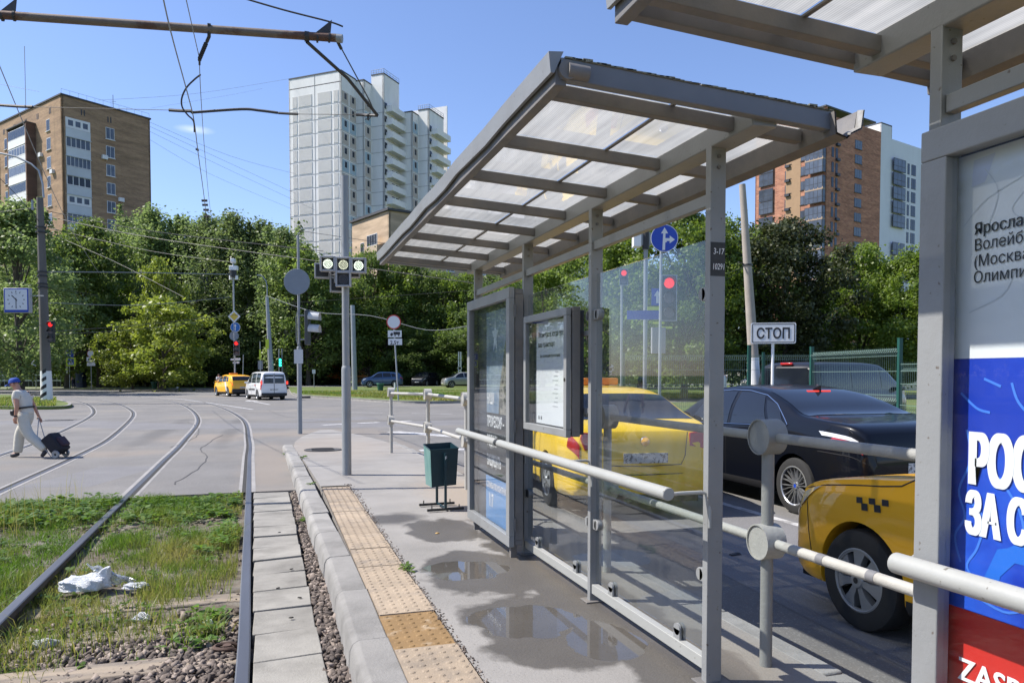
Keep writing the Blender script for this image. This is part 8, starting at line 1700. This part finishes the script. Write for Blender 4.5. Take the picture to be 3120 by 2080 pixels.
b = MB(); b.tube([(-.4, 0, zt), (-.38, 0, zt+1.0), (-.5, 0, zt+1.6), (-.8, 0, zt+2.0), (-1.1, 0, zt+2.15)], .05, 8); b.box((-1.35, -.12, zt+2.1), (-.95, .12, zt+2.2)); b.build('lamp_arm', M_galv, t)
plate(t, 'lime_plate', M_sy, -.33, zz(1048, 75), .32, .95, -.35); plate(t, 'grey_panel', mat('box_grey', (.3, .3, .31), .6), -1.05, zz(1112, 75), .46, .85, -.3, .1)
t = thing('crossing_sign_post', 'thin post with a narrow lime strip sign behind the white van', 'road sign', cf((794-PX0)/FPX*74, 74, 0), -YAW); b = MB(); b.cyl((0, 0, 0), (0, 0, zz(1040, 74)), .045, n=8); b.build('shaft', M_galv, t); plate(t, 'lime_plate', M_sy, 0, zz(1080, 74), .16, 1.0)
for i, x in enumerate((851, 860)):
    t = thing('signal_post', ('left' if i == 0 else 'right')+' one of two thin white posts behind the green pedestrian light', 'post', cf((x-PX0)/FPX*76, 76, 0), -YAW); b = MB(); b.cyl((0, 0, 0), (0, 0, zz(1062, 76)), .05, n=8); b.build('shaft', M_galv, t)
traffic_light(cf((855-PX0)/FPX*75.5, 75.5, zz(1116, 75.5)), -YAW, .34, .78, 'green pedestrian light right of the lamp post', lit='bothgreen')
t = thing('slanted_stake', 'thin pale slanted stake left of the white van', 'post', cf((739-PX0)/FPX*64, 64, 0), -YAW); b = MB(); b.cyl((0, 0, 0), (.1, 0, zz(1080, 64)), .035, n=6); b.build('shaft', M_galv, t)
t = thing('street_name_post', 'white post with blue street name plates in front of the dark hedge', 'street sign', cf((541-PX0)/FPX*82, 82, 0), -YAW)
b = MB(); b.lathe([(.22, 0), (.10, .18), (.06, .25), (.055, zz(1088, 82))], 12); b.build('shaft', M_white, t)
for rz_, x0, x1 in ((.35, -1.15, 0), (-.25, 0, 1.2), (1.2, -.6, .6)): b = MB(); R_ = Matrix.Rotation(rz_, 3, 'Z'); b.box((x0, -.02, zz(1097, 82)), (x1, .02, zz(1084, 82)), R=R_); p_ = b.build('name_plate', mat('plate_navy', (.012, .02, .14), .5), t)
text('ул.', .22, 'plate_lettering', M_sw, t, (.08, -.08, zz(1094, 82)), (PI/2, 0, -.25), depth=.001)
def lsign(pxx, D, lab, build): t = thing('road_sign', lab, 'road sign', cf((pxx-PX0)/FPX*D, D, 0), -YAW); build(t, D); return t
def s_cross(t, D):
    b = MB(); b.cyl((0, 0, 0), (0, 0, zz(1060, D)), .045, n=8); b.build('shaft', M_galv, t); z_ = zz(1077, D); plate(t, 'backing_plate', mat('box_grey', (.3, .3, .31), .6), .05, z_, .92, 1.0, -.04); p_ = plate(t, 'blue_plate', M_sb, .12, z_-.05, .76, .78, -.06)
    shape(p_, 'arrow', M_sw, [(.06, z_-.38), (.18, z_-.38), (.18, z_-.02), (.28, z_-.02), (.12, z_+.25), (-.04, z_-.02), (.06, z_-.02)], -.064)
    z_ = zz(1102, D); p_ = plate(t, 'lime_plate', M_sy, .20, z_, 1.05, .95, -.06); q_ = plate(p_, 'blue_square', M_sb, .20, z_, .66, .66, -.066); shape(q_, 'white_triangle', M_sw, [(-.06, z_-.26), (.46, z_-.26), (.20, z_+.28)], -.070); shape(q_, 'walking_figure', M_sblk, [(.10, z_-.22), (.16, z_-.22), (.20, z_-.08), (.26, z_-.22), (.32, z_-.22), (.24, z_+.02), (.23, z_+.12), (.17, z_+.12), (.16, z_-.02)], -.074)
    plate(t, 'notice_paper', M_sw, -.28, zz(1127, D), .2, .75, -.03)
lsign(213, 83, 'blue one-way arrow sign above a lime-framed pedestrian crossing sign', s_cross)
def s_round(t, D, face=M_sw, rim=M_sred, y0=1077, w_=.88):
    b = MB(); b.cyl((0, 0, 0), (0, 0, zz(y0, D)), .04, n=8); b.build('shaft', M_galv, t); d0 = disc(t, 'round_sign', rim, 0, zz(y0, D), .38, n=24); disc(d0, 'sign_face', face, 0, zz(y0, D), .33, -.056, .004, 24); trucks_at(t, 0.0, zz(y0+17, D), w_)
t_ = lsign(279, 80, 'pale round sign over truck plates beside the light green hedge', s_round); text('2,5т', .24, 'sign_lettering', M_sblk, t_, (-.26, -.053, zz(1108, 80)), (PI/2, 0, 0), depth=.001)
lsign(110, 84, 'dark blue round sign over truck plates just left of the striped pole', lambda t, D: s_round(t, D, M_sb, M_sb, 1096, .78))
t = thing('blue_kiosk', 'narrow dark blue advertising pillar between the crossing sign and the hedge', 'kiosk', cf((247-PX0)/FPX*88, 88, 0), -YAW); b = MB(); b.box((-.42, -.4, 0), (.42, .4, 1.95)); b.box((-.47, -.45, 1.95), (.47, .45, 2.05)); b.build('body', mat('kiosk_blue', (.02, .04, .09), .6), t, bevel=.02); b = MB(); b.box((-.34, -.41, .5), (.34, -.40, 1.8)); b.build('panel', mat('kiosk_panel', (.035, .07, .13), .4), t)
def bucket(pxx, D, z, lab, w_=.3):
    t = thing('litter_bin', lab, 'litter bin', cf((pxx-PX0)/FPX*D, D, z), -YAW); b = MB(); b.lathe([(.001, 0), (w_*.72, 0), (w_, .62), (w_*1.0, .62), (w_*.9, .6), (.001, .1)], 14); b.build('bucket', mat('bin_green', (.015, .09, .055), .5), t); b = MB(); b.lathe([(w_*1.02, .60), (w_*1.12, .62), (w_*1.12, .72), (w_*1.02, .72)], 14); b.build('rim', mat('bin_rim', (.08, .2, .15), .5), t)
bucket(470, 82, .0, 'green litter bin on the verge under the yellow-green maple'); bucket(1159, 66, .03, 'green litter bin on the lawn in front of the blue parked car')
t = thing('bollard', 'short white post on the lawn right of the green bin', 'bollard', cf((1203-PX0)/FPX*68, 68, .04), 0); b = MB(); b.cyl((0, 0, 0), (0, 0, .72), .08, n=10); b.build('post', M_white, t)
t = thing('white_number_posts', 'pair of tall white flat strips with a ring between them beside the silver car', 'sign', cf((1401-PX0)/FPX*86, 86, .1), -YAW)
for x in (-.12, .12):
    for z0, z1 in ((1.1, 1.9), (2.35, 3.05), (.4, 1.0), (3.1, 4.0)): b = MB(); b.box((x-.07, -.03, z0), (x+.07, .03, z1)); b.build('strip', M_white, t)
b = MB(); b.lathe([(.17, -.03), (.24, -.03), (.24, .03), (.17, .03), (.17, -.03)], 18, (0, -.02, 2.12), 'y'); b.build('ring', M_white, t)
t = thing('grey_mast', 'thick tapering grey mast just behind the tram signal pole', 'mast', cf((1081-PX0)/FPX*70, 70, 0), -YAW); b = MB(); b.cyl((0, 0, 0), (-.15, 0, zz(930, 70)), .26, .20, n=14); b.build('shaft', M_galv, t)
t = thing('notice_post', 'small white notice on a thin post right of the round sign pole', 'sign', cf((957-PX0)/FPX*78, 78, .05), -YAW); b = MB(); b.cyl((0, 0, 0), (0, 0, 1.6), .03, n=8); b.build('shaft', M_galv, t); plate(t, 'notice_plate', M_sw, 0, 1.75, .34, .42)
# playground behind the lawn
def pg(pxx, D, lab, mats, kind):
    t = thing('climbing_tower', lab, 'playground', cf((pxx-PX0)/FPX*D, D, .1), -YAW)
    for x in (-.8, .8):
        for y in (-.8, .8): b = MB(); b.cyl((x, y, 0), (x, y, 2.4), .06, n=8); b.build('post', mats[0], t)
    b = MB(); b.box((-.85, -.85, .95), (.85, .85, 1.05)); b.build('deck', mats[1], t); b = MB(); b.box((-.85, -.83, 1.1), (.85, -.79, 1.7)); b.build('side_panel', mats[1], t)
    b = MB(); b.lathe([(1.4, 2.3), (.05, 3.2)], 4); b.build('canopy', mats[2], t, smooth=False)
Rr, Or, Bb = mat('play_red', (.38, .03, .02), .6), mat('play_orange', (.55, .2, .03), .6), mat('play_blue', (.02, .05, .25), .6)
pg(885, 96, 'red playground tower in the shade right of the van', (Rr, Rr, Rr), 0); pg(1020, 98, 'playground tower with orange canopy left of the signal pole', (Or, Or, Or), 0); pg(990, 99, 'blue playground tower beside the orange one', (Bb, Bb, Bb), 0); 
t = thing('playground_fence', 'orange playground fence seen low between trunk shadows behind the blue car', 'fence', cf((1108-PX0)/FPX*94, 94, .1), -YAW)
for z in (.5, 1.1): b = MB(); b.box((-1.5, -.03, z), (2.6, .03, z+.2)); b.build('board', Or, t)
for x in (-1.4, -.1, 1.2, 2.5): b = MB(); b.box((x-.05, .03, 0), (x+.05, .1, 1.5)); b.build('post', Or, t)
# white handrail before the shop
t = thing('shop_railing', 'white handrail in front of the grey shop pavilion at the left edge', 'railing', cf((-120-PX0)/FPX*94, 94, 0), -YAW); Lr = 12.5
for z in (1.42, .72): b = MB(); b.box((0, -.04, z), (Lr, .04, z+.10)); b.build('rail', M_white, t)
for i in range(26): b = MB(); b.cyl((i*.5, 0, .0), (i*.5, 0, 1.44), .025, n=6); b.build('baluster', M_galv, t)
b = MB(); b.box((0, .05, 0), (Lr, .6, .62)); b.build('plinth', M_dark, t)
# flat black box on the asphalt by the van
b = MB(); b.box((0, 0, 0), (.9, .5, .12)); o = b.build('black_slab', M_black, bevel=.02); o.location = at(905, 1213); tag(o, 'flat black slab lying by the kerb behind the white van', 'kerb ramp')
# ---------------------------------------------------------------- green mesh fence
M_gf = mat('fence_green', (.008, .07, .055), .45)
def fpt(pxx, D): return cf((pxx-PX0)/FPX*D, D, 0)
def mesh_fence(A, B, H_, label, posts, z0=-.05, fine=True):
    t = thing('mesh_fence', label, 'fence', (A.x, A.y, z0)); d = (B-A); L_ = d.length; d.normalize(); n = Vector((-d.y, d.x, 0))
    for u, h_ in posts:
        p = d*u; b = MB(); R_ = Matrix.Rotation(math.atan2(d.y, d.x), 3, 'Z'); b.box((-.03, -.03, 0), (.03, .03, h_), R=R_, o=tuple(p)); b.box((-.034, -.034, h_), (.034, .034, h_+.012), R=R_, o=tuple(p)); b.build('post', M_gf, t)
    b = MB(); k = int(L_/.055)
    for i in range(k+1): p = d*(L_*i/k); b.add([(p.x-d.x*.003, p.y-d.y*.003, .08), (p.x+d.x*.003, p.y+d.y*.003, .08), (p.x+d.x*.003, p.y+d.y*.003, H_), (p.x-d.x*.003, p.y-d.y*.003, H_)], [(0, 1, 2, 3)]); b.add([(p.x-n.x*.0025, p.y-n.y*.0025, .08), (p.x+n.x*.0025, p.y+n.y*.0025, .08), (p.x+n.x*.0025, p.y+n.y*.0025, H_), (p.x-n.x*.0025, p.y-n.y*.0025, H_)], [(0, 1, 2, 3)])
    for z in (.1, .12+.18, .9*H_*.35, .6*H_, .80*H_, H_-.14, H_-.03): b.tube([(0, 0, z), tuple(d*L_+Vector((0, 0, z)))], .006, 4)
    for z in (.2, H_*.55, H_-.085):
        for i in range(k): p = d*(L_*i/k); q = d*(L_*(i+.6)/k); b.tube([tuple(p+n*.0+Vector((0, 0, z-.05))), tuple(p.lerp(q, .5)+n*.05+Vector((0, 0, z))), tuple(q+Vector((0, 0, z+.05)))], .0055, 3)
    o = b.build('wire_mesh', mat('fence_wire', (.15, .23, .20), .45), t, smooth=False); o['kind'] = 'stuff'; return t
A, B = fpt(2740, 12.1), fpt(2472, 14.7); mesh_fence(A, B, 1.95, 'nearest green mesh fence panel between two green posts, in front of the dark minibus', [(0, 2.08), ((B-A).length, 2.04)])
C_, D2 = fpt(2740, 12.1), fpt(2960, 10.2); mesh_fence(C_, D2, 1.7, 'green mesh fence panel partly hidden behind the near shelter post', [((D2-C_).length, 2.0)])
A, B = fpt(1900, 20.5), fpt(2480, 20.2); mesh_fence(A, B, 2.05, 'long green mesh fence running behind the СТОП sign', [(0, 2.1), (2.6, 2.1), (3.72, 2.1), ((B-A).length, 2.1)])
t = thing('fence_post', 'dark green fence post standing before the leaning pole', 'fence post', fpt(2282, 14.4), -.3); b = MB(); b.box((-.03, -.03, 0), (.03, .03, 2.02)); b.build('post', M_gf, t)
# ---------------------------------------------------------------- litter and small things
M_bag = mat('plastic_bag', (.80, .82, .83), .2, spec=.7, bump=1.0, bs=14, var=.12, vs=9)
def crumple(name, x, y, z, r, s, label, cat, m, seed=0):
    bm = bmesh.new(); bmesh.ops.create_icosphere(bm, subdivisions=4, radius=1.0); rr = random.Random(seed)
    ph = [rr.uniform(0, 6) for _ in range(8)]
    for v in bm.verts:
        c_ = v.co.copy(); f = 1+.30*math.sin(c_.x*2.6+ph[0])*math.sin(c_.y*3+ph[1])+.16*(1-abs(math.sin(c_.x*3+c_.z*4+c_.y*2+ph[2])))**2-.10*(1-abs(math.sin(c_.y*4-c_.x*3+ph[3])))**3+.05*(1-abs(math.sin(c_.z*7+c_.y*6+c_.x*5+ph[4])))**2; v.co = Vector((c_.x*f*s[0], c_.y*f*s[1], max(-.25, c_.z*f)*s[2]))
        if c_.z > .2 and c_.x > .35 and seed == 1: v.co.z += (c_.x-.35)*2.2*s[2]*(1 if c_.y > -.3 else .4)
    me = bpy.data.meshes.new(name); bm.to_mesh(me); bm.free(); me.materials.append(m); o = bpy.data.objects.new(name, me); COL.objects.link(o); o.location = (x, y, z); o.scale = (r,)*3
    for p in me.polygons: p.use_smooth = True
    me.set_sharp_from_angle(angle=math.radians(28)); return tag(o, label, cat)
crumple('plastic_bag', -1.40, 6.60, -.20, .155, (1.0, .62, .55), 'crumpled silvery plastic bag in the grass beside the left rail', 'plastic bag', M_bag, 1)
crumple('foil_wrapper', -1.05, 6.52, -.215, .085, (1.0, .7, .35), 'thin clear tail of film right of the silvery bag', 'plastic film', M_bag, 2)
crumple('foil_wrapper', -1.38, 5.35, -.24, .055, (1.2, .8, .7), 'small shiny wrapper among the tall grass at the left rail', 'wrapper', M_bag, 3)
crumple('foil_wrapper', -.88, 5.70, -.235, .06, (1.0, .6, .6), 'small clear film scrap in the middle of the grass', 'wrapper', M_bag, 4)
# the standing corner of thin film at the bag's right end
bm = bmesh.new(); g_ = 12; gv = []
for i in range(g_+1):
    for j in range(g_+1):
        u, v = i/g_, j/g_; x = .02+.26*u+.05*math.sin(v*5); z = v*(.17-.13*u)+.012*math.sin(u*17+v*9); y = .02*math.sin(u*9+v*4)+.04*v+.02*math.sin(v*13); gv.append(bm.verts.new((x, y, z)))
for i in range(g_):
    for j in range(g_): bm.faces.new((gv[i*(g_+1)+j], gv[(i+1)*(g_+1)+j], gv[(i+1)*(g_+1)+j+1], gv[i*(g_+1)+j+1]))
me = bpy.data.meshes.new('plastic_film'); bm.to_mesh(me); bm.free(); me.materials.append(glassmat('thin_film', (.85, .87, .88), refl=.12, rough=.2, dirt=.32, dcol=(.85, .86, .88)))
for p in me.polygons: p.use_smooth = True
o = bpy.data.objects.new('plastic_film', me); COL.objects.link(o); o.location = (-1.38, 6.60, -.20); o.modifiers.new('thickness', 'SOLIDIFY').thickness = .001; tag(o, 'clear plastic film standing up at the right end of the silvery bag', 'plastic film')
t = thing('paper_cup', 'white paper cup lying near the right rail', 'cup', (-.49, 5.40, -.235), .5); b = MB(); b.lathe([(.001, 0), (.026, 0), (.034, .085), (.031, .085), (.024, .004)], 16, ax='x'); b.build('cup', M_white, t)
b = MB(); b.box((-.06, -.03, 0), (.06, .03, .02)); o = b.build('wood_scrap', _m['sleeper_wood'], bevel=.005); o.location = (.03, 4.15, -.235) ; bpy.data.objects.remove(o)
o = crumple('dark_debris', 3.9, 5.75, -.145, .05, (1.2, .6, .3), 'small dark rag lying on the asphalt between post and railing', 'debris', M_black, 5)
for i, (x, y) in enumerate([(0.05, 8.0), (.13, 6.45), (.02, 5.9), (.10, 5.15), (.17, 5.6)]):
    o = crumple('dead_leaf', x, y, -.152, .011, (1.2, .8, .6), ['farthest dark dried leaf on the slabs', 'dark dried leaf near the kerb side of the slabs, second farthest', 'dark dried leaf close to the rail on the slabs', 'dark dried leaf nearest the camera on the slabs', 'dark dried leaf at the gravel side of the slabs'][i], 'leaf', M_dark, 10+i); o['group'] = 'dried leaves on the slabs'
o = crumple('orange_peel', 1.42, 6.75, .004, .016, (1.2, .7, .4), 'tiny yellowish scrap on the platform by the poster case', 'scrap', mat('scrap_yellow', (.55, .35, .12), .7), 17)
